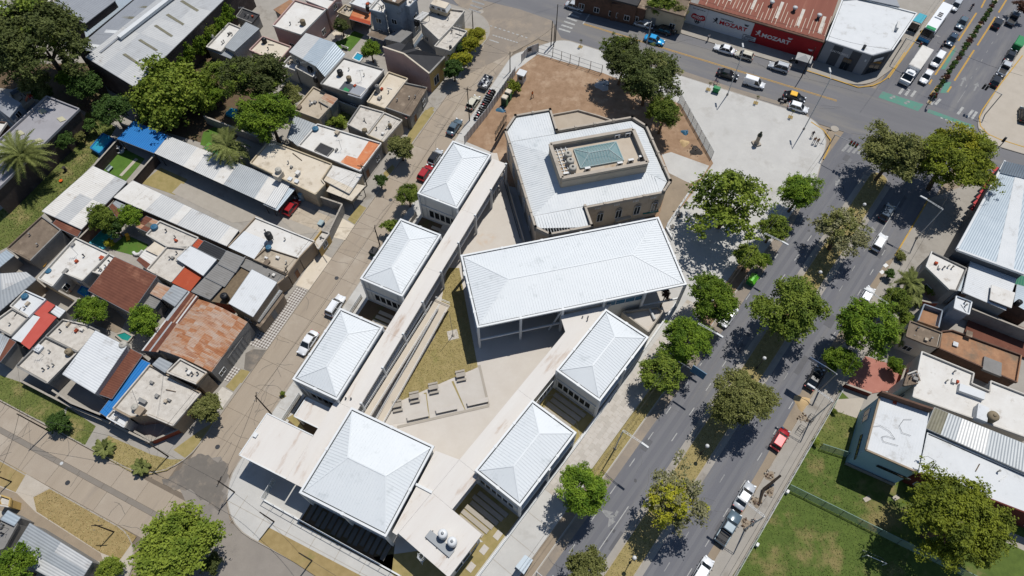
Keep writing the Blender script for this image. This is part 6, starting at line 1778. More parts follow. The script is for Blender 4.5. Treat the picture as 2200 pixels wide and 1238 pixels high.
palm('fan palm clump in front of the angled house, upper','M5',935,610,3.4,2.3,40,.7,seed=6)
palm('fan palm clump beside the forecourt tree','M5',845,930,3.0,1.9,30,.7,seed=7)
palm('fan palm in front of the angled house, lower','M5',960,690,2.8,1.8,26,.7,seed=8)
# ------------------------------------------------------------------ vehicles
def paint(name,c,metal=.15,rough=.28):
 m = bpy.data.materials.new(name); m.use_nodes = True
 b = m.node_tree.nodes['Principled BSDF']
 b.inputs['Base Color'].default_value = c; b.inputs['Roughness'].default_value = rough; b.inputs['Metallic'].default_value = metal
 b.inputs['Coat Weight'].default_value = .5; b.inputs['Coat Roughness'].default_value = .05
 MT[name] = m
for n_,c_ in (('pt_white',(.74,.75,.76,1)),('pt_silver',(.45,.47,.49,1)),('pt_grey',(.13,.15,.17,1)),('pt_black',(.012,.013,.015,1)),('pt_red',(.34,.015,.02,1)),('pt_blue',(.02,.3,.62,1)),
               ('pt_navy',(.03,.055,.09,1)),('pt_yellow',(.75,.42,.03,1)),('pt_cream',(.55,.52,.42,1)),('pt_green',(.03,.28,.1,1)),('pt_slate',(.09,.13,.16,1))):
 paint(n_,c_)
M('tyre',(.02,.02,.02,1),.85); M('rim',(.35,.36,.37,1),.35,metal=.6); M('lamp_clear',(.7,.72,.74,1),.15); M('lamp_red',(.4,.02,.02,1),.25); M('black_plastic',(.02,.02,.022,1),.6)
def car_proto(kind):
 L,W_,H = {'sedan': (4.45,1.74,1.44),'hatch': (3.95,1.7,1.47),'suv': (4.25,1.8,1.63),'pickup': (5.3,1.86,1.78),'van': (4.3,1.75,1.82),'wagon': (4.4,1.72,1.48)}[kind]
 hw,zb = W_/2,.26
 bl = .92 if kind in ('suv','pickup','van') else .84       # belt line
 hood = bl-.08
 f,r = L/2,-L/2
 T = bpy.data.objects.new('car',None); C.objects.link(T)
 if kind == 'sedan': cab = ((-1.62,1.02),(-.98,.32)); st_ = [(r,.74,.55,.72),(r+.1,.9,.62,bl),(r+.6,.98,1,bl+.02),(0,1,1,bl),(f-1.0,.98,1,hood),(f-.25,.9,1,hood-.12),(f,.72,1,.55)]
 elif kind == 'hatch': cab = ((-1.85,1.0),(-1.5,.3)); st_ = [(r,.76,1,.7),(r+.12,.93,1,bl),(0,1,1,bl),(f-.85,.98,1,hood),(f-.25,.9,1,hood-.12),(f,.72,1,.52)]
 elif kind == 'wagon': cab = ((-2.08,1.0),(-1.85,.3)); st_ = [(r,.8,1,.7),(r+.1,.95,1,bl),(0,1,1,bl),(f-1.0,.98,1,hood),(f-.25,.9,1,hood-.12),(f,.72,1,.52)]
 elif kind == 'suv': cab = ((-2.0,1.05),(-1.75,.4)); st_ = [(r,.82,1,.75),(r+.1,.96,1,bl),(0,1,1,bl),(f-.95,.98,1,hood),(f-.2,.92,1,hood-.1),(f,.78,1,.6)]
 elif kind == 'van': cab = ((-2.08,1.25),(-2.02,.55)); st_ = [(r,.9,1,.9),(r+.08,.98,1,bl),(0,1,1,bl),(f-.75,.97,1,hood),(f-.2,.88,1,hood-.12),(f,.7,1,.55)]
 else: cab = ((-.85,1.15),(-.72,.45)); st_ = [(r,.94,1,.88),(r+.06,.98,1,bl+.03),(-.9,1,1,bl+.03),(0,1,1,bl),(f-1.1,.98,1,hood+.05),(f-.2,.94,1,hood-.05),(f,.8,1,.62)]
 m = MB(); n = 8
 for x,s,_,zt in st_:
  h_ = hw*s
  ring = [(-h_*.93,zb),(-h_,zb+.22),(-h_*.985,zt-.12),(-h_*.88,zt),(h_*.88,zt),(h_*.985,zt-.12),(h_,zb+.22),(h_*.93,zb)]
  m.v += [(x,y,z) for y,z in ring]
 k = len(st_)
 for i in range(k-1):
  for j in range(n):
   a = i*n+j; b = i*n+(j+1) % n
   m.f.append([a,a+n,b+n,b]); m.m.append(0)
 m.f.append(list(range(n))); m.m.append(0); m.f.append([(k-1)*n+j for j in reversed(range(n))]); m.m.append(0)
 local(T,m,'body','pt_white',True)
 (xr0,xf0),(xr1,xf1) = cab
 b0,b1 = hw*.9,hw*.72
 zr = H-.04
 B_ = [Vector((xr0,-b0,bl-.03)),Vector((xf0,-b0,bl-.03)),Vector((xf0,b0,bl-.03)),Vector((xr0,b0,bl-.03))]
 U_ = [Vector((xr1,-b1,zr)),Vector((xf1,-b1,zr)),Vector((xf1,b1,zr)),Vector((xr1,b1,zr))]
 local(T,MB().poly([B_[1],B_[2],U_[2],U_[1]]),'windscreen','glass_dark'); local(T,MB().poly([B_[3],B_[0],U_[0],U_[3]]),'rear_window','pt_white' if kind == 'van' else 'glass_dark')
 for a,b in ((0,1),(2,3)): 
  local(T,MB().poly([B_[a],B_[b],U_[b],U_[a]]),'side_window','glass_dark')
 if kind == 'van':
  for s in (-1,1):
   y0,y1 = s*(b0+.01),s*(b1+.012)
   local(T,MB().poly([(xr0,y0,bl-.03),(.05,y0,bl-.03),(.05,y1,zr),(xr1,y1,zr)]),'cargo_panel','pt_white')
 e_ = .03
 m = MB().hexa([(xr1-e_,-b1-e_,zr-.01),(xf1+e_,-b1-e_,zr-.01),(xf1+e_,b1+e_,zr-.01),(xr1-e_,b1+e_,zr-.01)],
                  [(xr1+.08,-b1+.06,zr+.055),(xf1-.06,-b1+.06,zr+.055),(xf1-.06,b1-.06,zr+.055),(xr1+.08,b1-.06,zr+.055)])
 local(T,m,'roof','pt_white')
 for i in range(4): local(T,MB().bar(B_[i],U_[i],.07,.06),'pillar','pt_white')
 for s in (0,3):
  mid0 = B_[s].lerp(B_[1 if s == 0 else 2],.5); mid1 = U_[s].lerp(U_[1 if s == 0 else 2],.5); local(T,MB().bar(mid0,mid1,.07,.05),'pillar','pt_white')
 wx = (r+L*.19,f-L*.18)
 for x in wx:
  for s in (-1,1):
   wo = local(T,MB().tube((x,s*(hw-.2),.31),(x,s*(hw+.012),.31),.31,.31,14),'wheel','tyre')
   ro = MB().tube((x,s*(hw-.1),.31),(x,s*(hw+.022),.31),.19,.17,10)
   me = ro.mesh('rim','rim'); q_ = bpy.data.objects.new('rim',me); C.objects.link(q_); q_.parent = wo
 for s in (-1,1):
  local(T,MB().box((f-.14,s*hw*.62,.66),(.22,.34,.14),s*-.35),'headlight','lamp_clear')
  local(T,MB().box((r+.05,s*hw*.76,.72),(.1,.22,.2)),'taillight','lamp_red')
  local(T,MB().box((xf0-.35,s*(hw+.06),bl+.06),(.1,.18,.12)),'mirror','black_plastic')
 local(T,MB().box((f-.02,0,.42),(.12,hw*1.5,.2)),'front_bumper','black_plastic'); local(T,MB().box((r+.02,0,.42),(.1,hw*1.55,.2)),'rear_bumper','black_plastic')
 if kind == 'pickup':
  local(T,MB().box((-1.78,0,bl+.04),(1.55,1.4,.04)),'cargo_bed','black_plastic')
  for s in (-1,1): local(T,MB().bar((-2.6,s*.8,bl+.1),(-1.0,s*.8,bl+.1),.08,.1),'bed_rail','pt_white')
  m = MB(); m.path([(-1.0,-.7,bl),(-1.05,-.62,H-.1),(-1.05,.62,H-.1),(-1.0,.7,bl)],.04); local(T,m,'roll_bar','black_plastic')
 if kind in ('suv','wagon'):
  for s in (-1,1): local(T,MB().bar((xr1+.2,s*b1*.92,zr+.09),(xf1-.2,s*b1*.92,zr+.09),.04,.05),'roof_rail','black_plastic')
 return T
PROTO = {k: car_proto(k) for k in ('sedan','hatch','suv','pickup','van','wagon')}
used_proto = set()
PAINTED = ('body','roof','pillar','cargo_panel','bed_rail')
def car(label,kind,fr_,x,y,ang,col,roofcol=None,cat='car',z=.004,group=None):
 p = w(fr_,x,y,.9)
 if kind in used_proto: T = dup(PROTO[kind])
 else: T = PROTO[kind]; used_proto.add(kind)
 T.name = {'pickup': 'pickup_truck','van': 'van'}.get(kind,'car')
 T.location = (p.x,p.y,z); T.rotation_euler = (0,0,ang)
 tag(T,label,{'pickup': 'pickup truck','van': 'van'}.get(kind,'car') if cat == 'car' else cat,group)
 todo.append((T,col,roofcol))
 return T
todo = []
AD,CD,SD = AA+math.pi,CA+math.pi,SA+math.pi
GS,GC,GA = 'cars on the residential street','cars on the cross street','vehicles on the avenue'
car('white estate car facing up the street beside the middle classroom block','suv','M2',825,752,SA,'pt_white',group=GS)
car('white saloon parked beside the classroom block with the small canopy','sedan','M2',650,987,SD,'pt_white',group=GS)
car('silver hatchback with black roof parked near the red car','hatch','T3',162,987,SA,'pt_silver','pt_black',group=GS)
car('red car half hidden by the leafy tree','hatch','T3',97,1088,SA,'pt_red',group=GS)
car('blue grey saloon parked on the residential street','sedan','T3',283,797,SA,'pt_slate',group=GS)
car('cream white small car beside the row of motorcycles','hatch','T3',402,642,SA,'pt_cream',group=GS)
car('silver saloon at the top of the crossing','sedan','T3',1048,32,CD,'pt_silver',group=GC)
car('silver estate car parked left of the street trees','wagon','T3',1467,140,CA,'pt_silver',group=GC)
car('dark grey car parked in the shade of the street trees','wagon','T3',1600,182,CA,'pt_black',group=GC)
car('bright blue saloon driving past the lamp post','sedan','T3',1552,245,CD,'pt_blue',group=GC)
car('white saloon parked below the white painted wall','sedan','T4',935,305,CA,'pt_white',group=GC)
car('off white hatchback parked below the red painted wall','hatch','T4',1060,343,CA,'pt_cream',group=GC)
car('silver people carrier parked near the striped corner shop','suv','T4',1280,417,CA,'pt_silver',group=GC)
car('black saloon driving on the cross street','sedan','T4',955,465,CD,'pt_black',group=GC)
car('white panel van driving on the cross street','van','T4',1125,520,CD,'pt_white',group=GC)
car('black taxi with a yellow roof waiting on the cross street','sedan','T4',1380,607,CD,'pt_black','pt_yellow',cat='taxi',group=GC)
car('white hatchback waiting next to the taxi','hatch','T4',1405,675,CD,'pt_white',group=GC)
car('white van waiting beside the box truck','van','T5',1105,377,AD,'pt_white',group=GA)
car('white saloon at the front of the queue beside the truck cab','sedan','T5',1038,478,AD,'pt_white',group=GA)
car('dark blue saloon driving next to the bus rear','sedan','T5',1265,137,AD,'pt_slate',group=GA)
car('black saloon behind the motorcycle riders','sedan','T5',1200,243,AD,'pt_navy',group=GA)
car('silver car at the top edge behind the bus','hatch','T5',1225,27,AD,'pt_silver',group=GA)
car('black car driving away beyond the hedge median','hatch','T5',1490,140,AA,'pt_black',group=GA)
car('dark pickup truck driving away in the far lane','pickup','T5',1590,107,AA,'pt_grey',group=GA)
car('black saloon parked in front of the green container','sedan','T5',1572,345,AA,'pt_black',group=GA)
car('silver pickup truck parked between two black cars','pickup','T5',1535,423,AA,'pt_silver',group=GA)
car('black hatchback at the end of the row parked by the yellow kerb','hatch','T5',1480,503,AA,'pt_black',group=GA)
car('dark car cut by the right picture edge on the pavement','suv','T5',1655,722,AA+.3,'pt_black',z=.125,group=GA)
car('white saloon parked under the dense green tree','sedan','M4',962,818,AD,'pt_white',group=GA)
car('black car driving in the dark tree shade','suv','M5',787,160,AA,'pt_navy',group=GA)
car('white off roader driving up the avenue','suv','M5',740,352,AA,'pt_white',group=GA)
car('white hatchback parked beside the feathery tree','hatch','M5',662,688,AA,'pt_white',group=GA)
car('black car parked beside the sand heap','sedan','M5',330,1212,AA,'pt_black',group=GA)
car('red hatchback parked on the avenue','hatch','B4',1290,366,AA,'pt_red',group=GA)
car('silver saloon parked behind the grey pickup','sedan','B4',1065,727,AA,'pt_silver',group=GA)
car('blue grey pickup truck with an open black bed','pickup','B4',960,930,AA,'pt_slate',group=GA)
car('white hatchback cut by the bottom edge','hatch','B4',800,1200,AA,'pt_white',group=GA)
car('red car inside the open garage frame','hatch','M2',548,128,SA,'pt_red',z=.135)
def setpaint(o,m):
 o.material_slots[0].link = 'OBJECT'; o.material_slots[0].material = MT[m]
for T,col,rc in todo:
 for ch in T.children:
  nm = ch.name.split('.')[0]
  if nm in PAINTED: setpaint(ch,rc if (rc and nm == 'roof') else col)
  if nm == 'rear_window' and T.name.startswith('van'): setpaint(ch,col)
p = w('T5',1095,135,2)
T = thing('city_bus','white city bus with a green nose waiting on the avenue','bus',(p.x,p.y,.004),GA,AD)
local(T,MB().hexa([(-5.6,-1.22,.4),(5.4,-1.22,.4),(5.4,1.22,.4),(-5.6,1.22,.4)],[(-5.6,-1.25,1.5),(5.6,-1.25,1.5),(5.6,1.25,1.5),(-5.6,1.25,1.5)]),'body','pt_white')
local(T,MB().hexa([(-5.6,-1.25,2.5),(5.2,-1.25,2.5),(5.2,1.25,2.5),(-5.6,1.25,2.5)],[(-5.5,-1.1,3.1),(5.0,-1.1,3.1),(5.0,1.1,3.1),(-5.5,1.1,3.1)]),'roof','pt_white')
local(T,MB().hexa([(-5.58,-1.23,1.5),(5.4,-1.23,1.5),(5.4,1.23,1.5),(-5.58,1.23,1.5)],[(-5.58,-1.23,2.5),(5.1,-1.23,2.5),(5.1,1.23,2.5),(-5.58,1.23,2.5)]),'windows','glass_dark')
for s in (-1,1):
 for i in range(7): local(T,MB().box((-5.3+i*1.55,s*1.25,2.0),(.14,.04,1.0)),'window_pillar','pt_white')
local(T,MB().hexa([(4.0,-1.0,3.08),(5.05,-1.0,3.08),(5.05,1.0,3.08),(4.0,1.0,3.08)],[(4.1,-.9,3.2),(4.9,-.9,3.2),(4.9,.9,3.2),(4.1,.9,3.2)]),'destination_box','pt_green')
local(T,MB().poly([(5.62,-1.15,1.3),(5.62,1.15,1.3),(5.15,1.1,2.95),(5.15,-1.1,2.95)]),'windscreen','glass_dark')
local(T,MB().box((5.6,0,.75),(.16,2.3,.6)),'front_bumper','pt_blue')
local(T,MB().box((-.5,0,3.2),(2.4,1.5,.25)),'roof_unit','pt_white')
for i in range(3): local(T,MB().box((-1.1+i*.6,0,3.34),(.4,.9,.03)),'roof_grille','black_plastic')
for x in (-3.2,3.6):
 for s in (-1,1): local(T,MB().tube((x,s*.95,.48),(x,s*1.26,.48),.48,.48,14),'wheel','tyre')
for s in (-1,1): local(T,MB().box((5.5,s*.9,.9),(.15,.35,.2)),'headlight','lamp_clear'); local(T,MB().box((5.5,s*1.42,2.2),(.15,.2,.5)),'mirror','black_plastic')
p = w('T5',955,432,2)
T = thing('box_truck','white box truck with a canvas topped cargo box at the stop line','truck',(p.x,p.y,.004),GA,AD)
local(T,MB().hexa([(-6.0,-1.2,1.0),(1.3,-1.2,1.0),(1.3,1.2,1.0),(-6.0,1.2,1.0)],[(-6.0,-1.2,3.2),(1.3,-1.2,3.2),(1.3,1.2,3.2),(-6.0,1.2,3.2)]),'cargo_box','pt_white')
local(T,MB().hexa([(-6.05,-1.22,3.2),(1.35,-1.22,3.2),(1.35,1.22,3.2),(-6.05,1.22,3.2)],[(-5.9,-1.1,3.3),(1.2,-1.1,3.3),(1.2,1.1,3.3),(-5.9,1.1,3.3)]),'box_roof','r_white')
local(T,MB().hexa([(1.6,-1.05,.5),(3.9,-1.05,.5),(3.9,1.05,.5),(1.6,1.05,.5)],[(1.6,-1.05,1.5),(3.8,-1.05,1.35),(3.8,1.05,1.35),(1.6,1.05,1.5)]),'cab','pt_white')
local(T,MB().hexa([(1.65,-1.0,1.5),(3.45,-1.0,1.4),(3.45,1.0,1.4),(1.65,1.0,1.5)],[(1.75,-.85,2.35),(2.85,-.85,2.35),(2.85,.85,2.35),(1.75,.85,2.35)]),'cab_windows','glass_dark')
local(T,MB().box((2.3,0,2.4),(1.25,1.8,.12)),'cab_roof','pt_white'); local(T,MB().box((2.2,0,2.62),(.8,1.2,.35)),'wind_deflector','pt_white')
local(T,MB().box((3.9,0,.7),(.15,2.1,.35)),'front_bumper','pt_silver'); local(T,MB().box((-2.3,0,.8),(7.3,.9,.3)),'chassis','black_plastic')
for x in (-4.2,2.9):
 for s in (-1,1): local(T,MB().tube((x,s*.8,.45),(x,s*1.1,.45),.45,.45,14),'wheel','tyre')
for s in (-1,1): local(T,MB().box((3.88,s*.8,1.0),(.1,.3,.2)),'headlight','lamp_clear'); local(T,MB().box((3.5,s*1.25,1.8),(.1,.2,.4)),'mirror','black_plastic')
def moto_proto():
 T = bpy.data.objects.new('motorcycle',None); C.objects.link(T)
 for x in (-.62,.62): local(T,MB().tube((x,-.06,.3),(x,.06,.3),.3,.3,12),'wheel','tyre')
 local(T,MB().bar((-.55,0,.45),(.45,0,.5),.2,.22),'frame','black_plastic'); local(T,MB().hexa([(-.05,-.14,.62),(.4,-.12,.7),(.4,.12,.7),(-.05,.14,.62)],[(0,-.1,.82),(.33,-.08,.88),(.33,.08,.88),(0,.1,.82)]),'fuel_tank','pt_red')
 local(T,MB().box((-.35,0,.74),(.65,.24,.1)),'seat','black_plastic')
 local(T,MB().tube((.62,0,.3),(.42,0,.98),.035),'fork','rim'); local(T,MB().tube((.4,-.36,1.0),(.4,.36,1.0),.025),'handlebar','black_plastic'); local(T,MB().box((.52,0,.88),(.1,.16,.16)),'headlight','lamp_clear')
 return T
MOTO = moto_proto(); mfirst = [True]
def moto(label,fr_,x,y,ang,group,col='pt_red',z=.004,cat='motorcycle'):
 T = MOTO if mfirst[0] else dup(MOTO)
 mfirst[0] = False
 p = w(fr_,x,y,.5); T.name = 'motorcycle'; T.location = (p.x,p.y,z); T.rotation_euler = (0,0,ang)
 tag(T,label,cat,group)
 for ch in T.children:
  if ch.name.startswith('fuel_tank'): setpaint(ch,col)
 return T
for i in range(14):
 f = i/13
 moto('motorcycle parked in the tight row along the white site fence','T3',432+88*f,752-176*f,SA+math.pi/2+random.uniform(-.2,.2),'motorcycles in the row along the site fence',random.choice(('pt_red','pt_black','pt_navy','pt_silver')),.125)
moto('motorcycle waiting behind the taxi','T4',1303,632,CD,'motorcycles in traffic','pt_silver')
moto('parked motorcycle in the shade beside the dark grey car','T4',628,205,CA+1.2,'motorcycles in traffic','pt_black',.125)
moto('motorcycle riding alone near the top of the avenue','T5',1325,42,AD,'motorcycles in traffic','pt_black')
moto('front motorcycle of the pair between truck and black saloon','T5',1128,305,AD,'motorcycles in traffic','pt_black')
moto('rear motorcycle of the pair between truck and black saloon','T5',1148,275,AD,'motorcycles in traffic','pt_red')
moto('motorcycle parked beside the white awning of the corner shop','T4',1372,388,CA,'motorcycles in traffic','pt_black',.125)
def bicycle(label,fr_,x,y,ang,z=.004):
 p = w(fr_,x,y,.4)
 T = thing('bicycle',label,'bicycle',(p.x,p.y,z),None,ang)
 for sx in (-.52,.52):
  m = MB(); m.path([(sx+.33*math.cos(t),0,.34+.33*math.sin(t)) for t in [2*math.pi*i/14 for i in range(15)]],.025); local(T,m,'wheel','tyre')
 m = MB(); m.path([(-.52,0,.34),(-.2,0,.75),(.35,0,.75),(.0,0,.32),(-.52,0,.34)],.025); m.tube((-.2,0,.75),(0,0,.32),.025); m.tube((.35,0,.75),(.52,0,.34),.025); local(T,m,'frame','red_frame')
 local(T,MB().box((-.22,0,.88),(.24,.12,.06)),'saddle','black_plastic'); local(T,MB().tube((.33,-.28,.95),(.33,.28,.95),.025),'handlebar','black_plastic'); local(T,MB().tube((.35,0,.75),(.33,0,.95),.025),'stem','rim')
 return T
bicycle('bicycle ridden past the green bin on the cross street','T4',880,520,CD)
p = w('T3',480,522,.8)
T = thing('cargo_trailer','open trailer loaded with scrap and dark sacks by the site fence','trailer',(p.x,p.y,.004),None,SA)
local(T,MB().box((0,0,.62),(3.4,1.9,.12)),'deck','steel_dark')
for s in (-1,1): local(T,MB().box((0,s*.95,.95),(3.4,.06,.6)),'side_board','steel_grey'); local(T,MB().box((s*1.7,0,.95),(.06,1.84,.6)),'end_board','steel_grey')
for s in (-1,1): local(T,MB().tube((0,s*.8,.32),(0,s*1.0,.32),.32,.32,12),'wheel','tyre')
local(T,MB().bar((1.7,0,.5),(2.7,0,.45),.1,.1),'drawbar','steel_dark')
rs = random.Random(4)
for i in range(22):
 local(T,MB().box((rs.uniform(-1.4,1.4),rs.uniform(-.7,.7),.85+rs.uniform(0,.25)),(rs.uniform(.3,.8),rs.uniform(.2,.5),.3),rs.uniform(0,3)),'scrap_piece',rs.choice(('steel_dark','steel_grey','cloth_dark','plastic_white')))
# ------------------------------------------------------------------ people
def person_mesh(name,shirt,pants,pose='stand',skin='skin',hair='hair'):
 J = {'pel': (0,0,.95),'waist': (0,0,1.1),'chest': (0,.0,1.33),'neck': (0,0,1.5),'head': (.02,0,1.6),'top': (.01,0,1.73)}
 for s,n in ((-1,'r'),(1,'l')):
  ph = .22*s if pose in ('walk','ride') else .02
  J['sh' + n] = (0,s*.19,1.42); J['el' + n] = (-.12*s if pose == 'walk' else .02,s*.26,1.14); J['ha' + n] = (.1-.25*s if pose == 'walk' else .08,s*.27,.88)
  J['hip' + n] = (0,s*.1,.9); J['kn' + n] = (ph*.7+.04,s*.11,.5); J['an' + n] = (ph*1.1-.03,s*.11,.09); J['toe' + n] = (ph*1.1+.14,s*.12,.04)
  if pose in ('sit','ride'):
   J['kn' + n] = (.42,s*.14,.9); J['an' + n] = (.42,s*.14,.5); J['toe' + n] = (.6,s*.14,.46); J['hip' + n] = (0,s*.1,.93)
   J['el' + n] = (.14,s*.25,1.16); J['ha' + n] = (.4,s*.24,1.12)
 E_ = [('pel','waist'),('waist','chest'),('chest','neck'),('neck','head'),('head','top')]
 for n in 'rl': E_ += [('chest','sh' + n),('sh' + n,'el' + n),('el' + n,'ha' + n),('pel','hip' + n),('hip' + n,'kn' + n),('kn' + n,'an' + n),('an' + n,'toe' + n)]
 ks = list(J); Rr = {'pel': .14,'waist': .13,'chest': .15,'neck': .06,'head': .1,'top': .085}
 rad = lambda k: Rr.get(k) or {'sh': .075,'el': .05,'ha': .04,'hi': .095,'kn': .065,'an': .05,'to': .04}[k[:2]]
 me = bpy.data.meshes.new(name); me.from_pydata([J[k] for k in ks],[(ks.index(a),ks.index(b)) for a,b in E_],[])
 ob = bpy.data.objects.new('tmp',me); C.objects.link(ob)
 md = ob.modifiers.new('s','SKIN'); 
 for i,k in enumerate(ks):
  sv = me.skin_vertices[0].data[i]; sv.radius = (rad(k),rad(k)); sv.use_root = (k == 'pel')
 ob.modifiers.new('b','SUBSURF').levels = 1
 m2 = bpy.data.meshes.new_from_object(ob.evaluated_get(bpy.context.evaluated_depsgraph_get()))
 bpy.data.objects.remove(ob)
 m2.name = name
 m2.materials.clear()
 for k in (shirt,pants,skin,hair): m2.materials.append(MT[k])
 for f in m2.polygons:
  c = f.center
  if c.z > 1.66 or (c.z > 1.56 and c.x < -.02): i = 3
  elif c.z > 1.49: i = 2
  elif abs(c.y) > .215 and c.z < 1.2: i = 2
  elif c.z < 1.0 and not (abs(c.y) > .215): i = 1
  else: i = 0
  f.material_index = i; f.use_smooth = True
 return m2
def person(label,fr_,x,y,ang,shirt,pants,pose='stand',z=.125,dz=0):
 p = w(fr_,x,y,.9)
 o = bpy.data.objects.new('person',person_mesh('person',shirt,pants,pose)); C.objects.link(o)
 o.location = (p.x,p.y,z+dz); o.rotation_euler = (0,0,ang)
 return tag(o,label,'person')
person('person in an orange top walking across the bare soil lot','T3',778,600,2.2,'cloth_orange','cloth_dark','walk')
person('person in dark clothes standing at the plaza corner, nearest the lamp','T4',1493,852,1.0,'cloth_dark','cloth_dark','walk')
person('person in a tan top at the plaza corner, left of the pair','T4',1504,890,1.2,'cloth_tan','cloth_blue','walk')
person('person in a brown top at the plaza corner, right of the pair','T4',1524,898,1.2,'cloth_tan','cloth_dark','walk')
person('person in dark clothes riding the bicycle on the cross street','T4',878,510,CD,'cloth_dark','cloth_blue','ride',.004,0)
person('person in white crouching on the pavement by the lawn fence','B4',1133,892,2.5,'cloth_white','cloth_dark','sit',.125,-.46)
person('rider in black on the lone motorcycle near the top','T5',1325,38,AD,'cloth_dark','cloth_dark','ride',.004,-.12)
person('rider on the front motorcycle between truck and saloon','T5',1127,300,AD,'cloth_dark','cloth_blue','ride',.004,-.12)
person('rider on the rear motorcycle between truck and saloon','T5',1147,270,AD,'cloth_dark','cloth_dark','ride',.004,-.12)
person('rider in blue on the motorcycle behind the taxi','T4',1302,626,CD,'cloth_blue','cloth_dark','ride',.004,-.12)
person('person in pale clothes standing by the pavement in front of the white painted wall','T4',832,240,2.0,'cloth_white','cloth_dark')
# ------------------------------------------------------------------ street furniture
def upole(label,fr_,bx,by,tx,ty,h=None,mat='wood_dark',arm=True,z=.12,r=.13):
 b = w(fr_,bx,by,0)
 if h is None:
  best = min((abs((w(fr_,tx,ty,hh).xy-b.xy).length),hh) for hh in [3+.1*i for i in range(110)])
  h = best[1]
 T = thing('utility_pole',label,'utility pole',(b.x,b.y,z))
 local(T,MB().tube((0,0,-.05),(0,0,h),r,r*.7,8),'pole',mat)
 if arm:
  local(T,MB().box((0,0,h-.5),(1.5,.1,.1),random.uniform(0,3)),'crossarm',mat)
  for s in (-.6,.6): local(T,MB().lathe((s*.2,s,h-.45),[(.05,0),(.07,.1),(.03,.18)],6),'insulator','steel_grey')
 T['h'] = h
 return b,h
POLES = {}
for key,lab,args in (('a','leaning dark utility pole beside the middle classroom block',('M2',1110,378,1083,260)),('b','utility pole on the verge in front of the corner house',('B1',1068,482,940,398)),
                       ('c','utility pole at the rounded school corner with a lamp arm',('B1',1487,708,1378,638)),('d','dark utility pole on the dry lower verge',('B1',725,960,612,900)),
                       ('e','utility pole at the left edge of the lower verge',('B1',76,642,-30,600)),('f','utility pole by the street beside the white entrance canopy',('B2',425,215,305,110)),
                       ('g','utility pole beside the cream car',('T3',380,768,358,558)),('h','utility pole in the street gap of the site fence',('T3',636,458,638,332)),('i','utility pole at the junction corner terrace',('T3',402,182,398,70)),
                       ('j','utility pole in front of the orange patched roof',('T2',1028,1180,1008,1040)),('k','utility pole in front of the beige street house',('M2',565,620,525,510)),
                       ('l','tall pole left of two at the top crossing',('T3',895,292,903,138)),('m','tall pole right of two at the top crossing',('T3',922,268,942,32)),('n','short dark pole beside the pair at the top crossing',('T3',912,298,917,160)),
                       ('o','pole on the pavement beside the red painted wall',('T4',1420,490,1512,305)),('p','dark pole on the verge of the lower street with a long shadow',('B1',310,320,165,152)),
                       ('q','pole on the bottom soil strip',('B2',680,1142,598,1092)),('r','pole at the school pavement with a thin lamp',('B2',440,895,385,790))):
 POLES[key] = upole(lab,*args,arm=key in 'abcdefgjk',r=.11)
def lamp(label,base,ang,h=8.5,arm=3.0,head=(1.1,.34),blue=False,z=.12,truss=True,mat='steel_pale',group='lamp posts of the avenue'):
 T = thing('street_lamp',label,'street lamp',(base.x,base.y,z),group,ang)
 local(T,MB().tube((0,0,0),(0,0,h),.11,.07,8),'pole',mat)
 m = MB()
 if truss:
  for dy in (-.13,.13): m.bar((0,dy,h),(arm,dy*.6,h+.35),.05,.06)
  for i in range(6): x = arm*(i+.5)/6; m.bar((x,-.13+.05*i/6,h+.35*x/arm),(x,.13-.05*i/6,h+.35*x/arm),.04,.05)
 else: m.tube((0,0,h-.2),(arm,0,h+.3),.05)
 local(T,m,'arm',mat)
 local(T,MB().hexa([(arm-.1,-head[1]/2,h+.28),(arm+head[0],-head[1]/2,h+.32),(arm+head[0],head[1]/2,h+.32),(arm-.1,head[1]/2,h+.28)],
                       [(arm-.05,-head[1]/2.6,h+.44),(arm+head[0]-.05,-head[1]/2.6,h+.44),(arm+head[0]-.05,head[1]/2.6,h+.44),(arm-.05,head[1]/2.6,h+.44)]),'lamp_head','steel_pale')
 local(T,MB().lathe((0,0,0),[(.22,0),(.22,.25),(.13,.4)],8),'base','concrete')
def lampbase(fr_,x,y,h): # pole top seen at x,y -> base below
 p = w(fr_,x,y,h); return Vector((p.x,p.y,0))
OUT_E,OUT_W = AA-math.pi/2,AA+math.pi/2
lamp('avenue lamp over the left carriageway near the bottom tree',lampbase('B4',290,318,8.5),OUT_E)
lamp('avenue lamp between the trees in front of the hall',lampbase('M4',768,872,8.5),OUT_E)
lamp('avenue lamp by the plaza tree',lampbase('M4',1187,302,8.5),OUT_E)
lamp('avenue lamp behind the grey pickup',lampbase('B4',1185,862,8.5),OUT_W)
lamp('avenue lamp above the red hatchback',lampbase('B4',1618,132,8.5),OUT_W)
lamp('avenue lamp beside the feathery tree',lampbase('M5',788,748,8.5),OUT_W)
lamp('avenue lamp below the large yellowish tree',lampbase('M5',1135,150,8.5),OUT_W)
lamp('thin lamp at the bottom edge leaning over the road',lampbase('SB',960,1190,8.0),OUT_E,arm=3.5,truss=False)
lamp('cross street lamp beside the largest dark tree',lampbase('T4',470,140,10.5),CA+math.pi/2*0+1.2,h=10.5,arm=1.2,truss=False,group='lamp posts of the cross street')
lamp('cross street lamp left of the black saloon',lampbase('T4',1050,335,10.8),CA-1.2,h=10.8,arm=1.0,truss=False,group='lamp posts of the cross street')
lamp('cross street lamp at the plaza corner beside the walkers',lampbase('T4',1605,500,13),CA-1.2,h=13,arm=1.2,truss=False,group='lamp posts of the cross street')
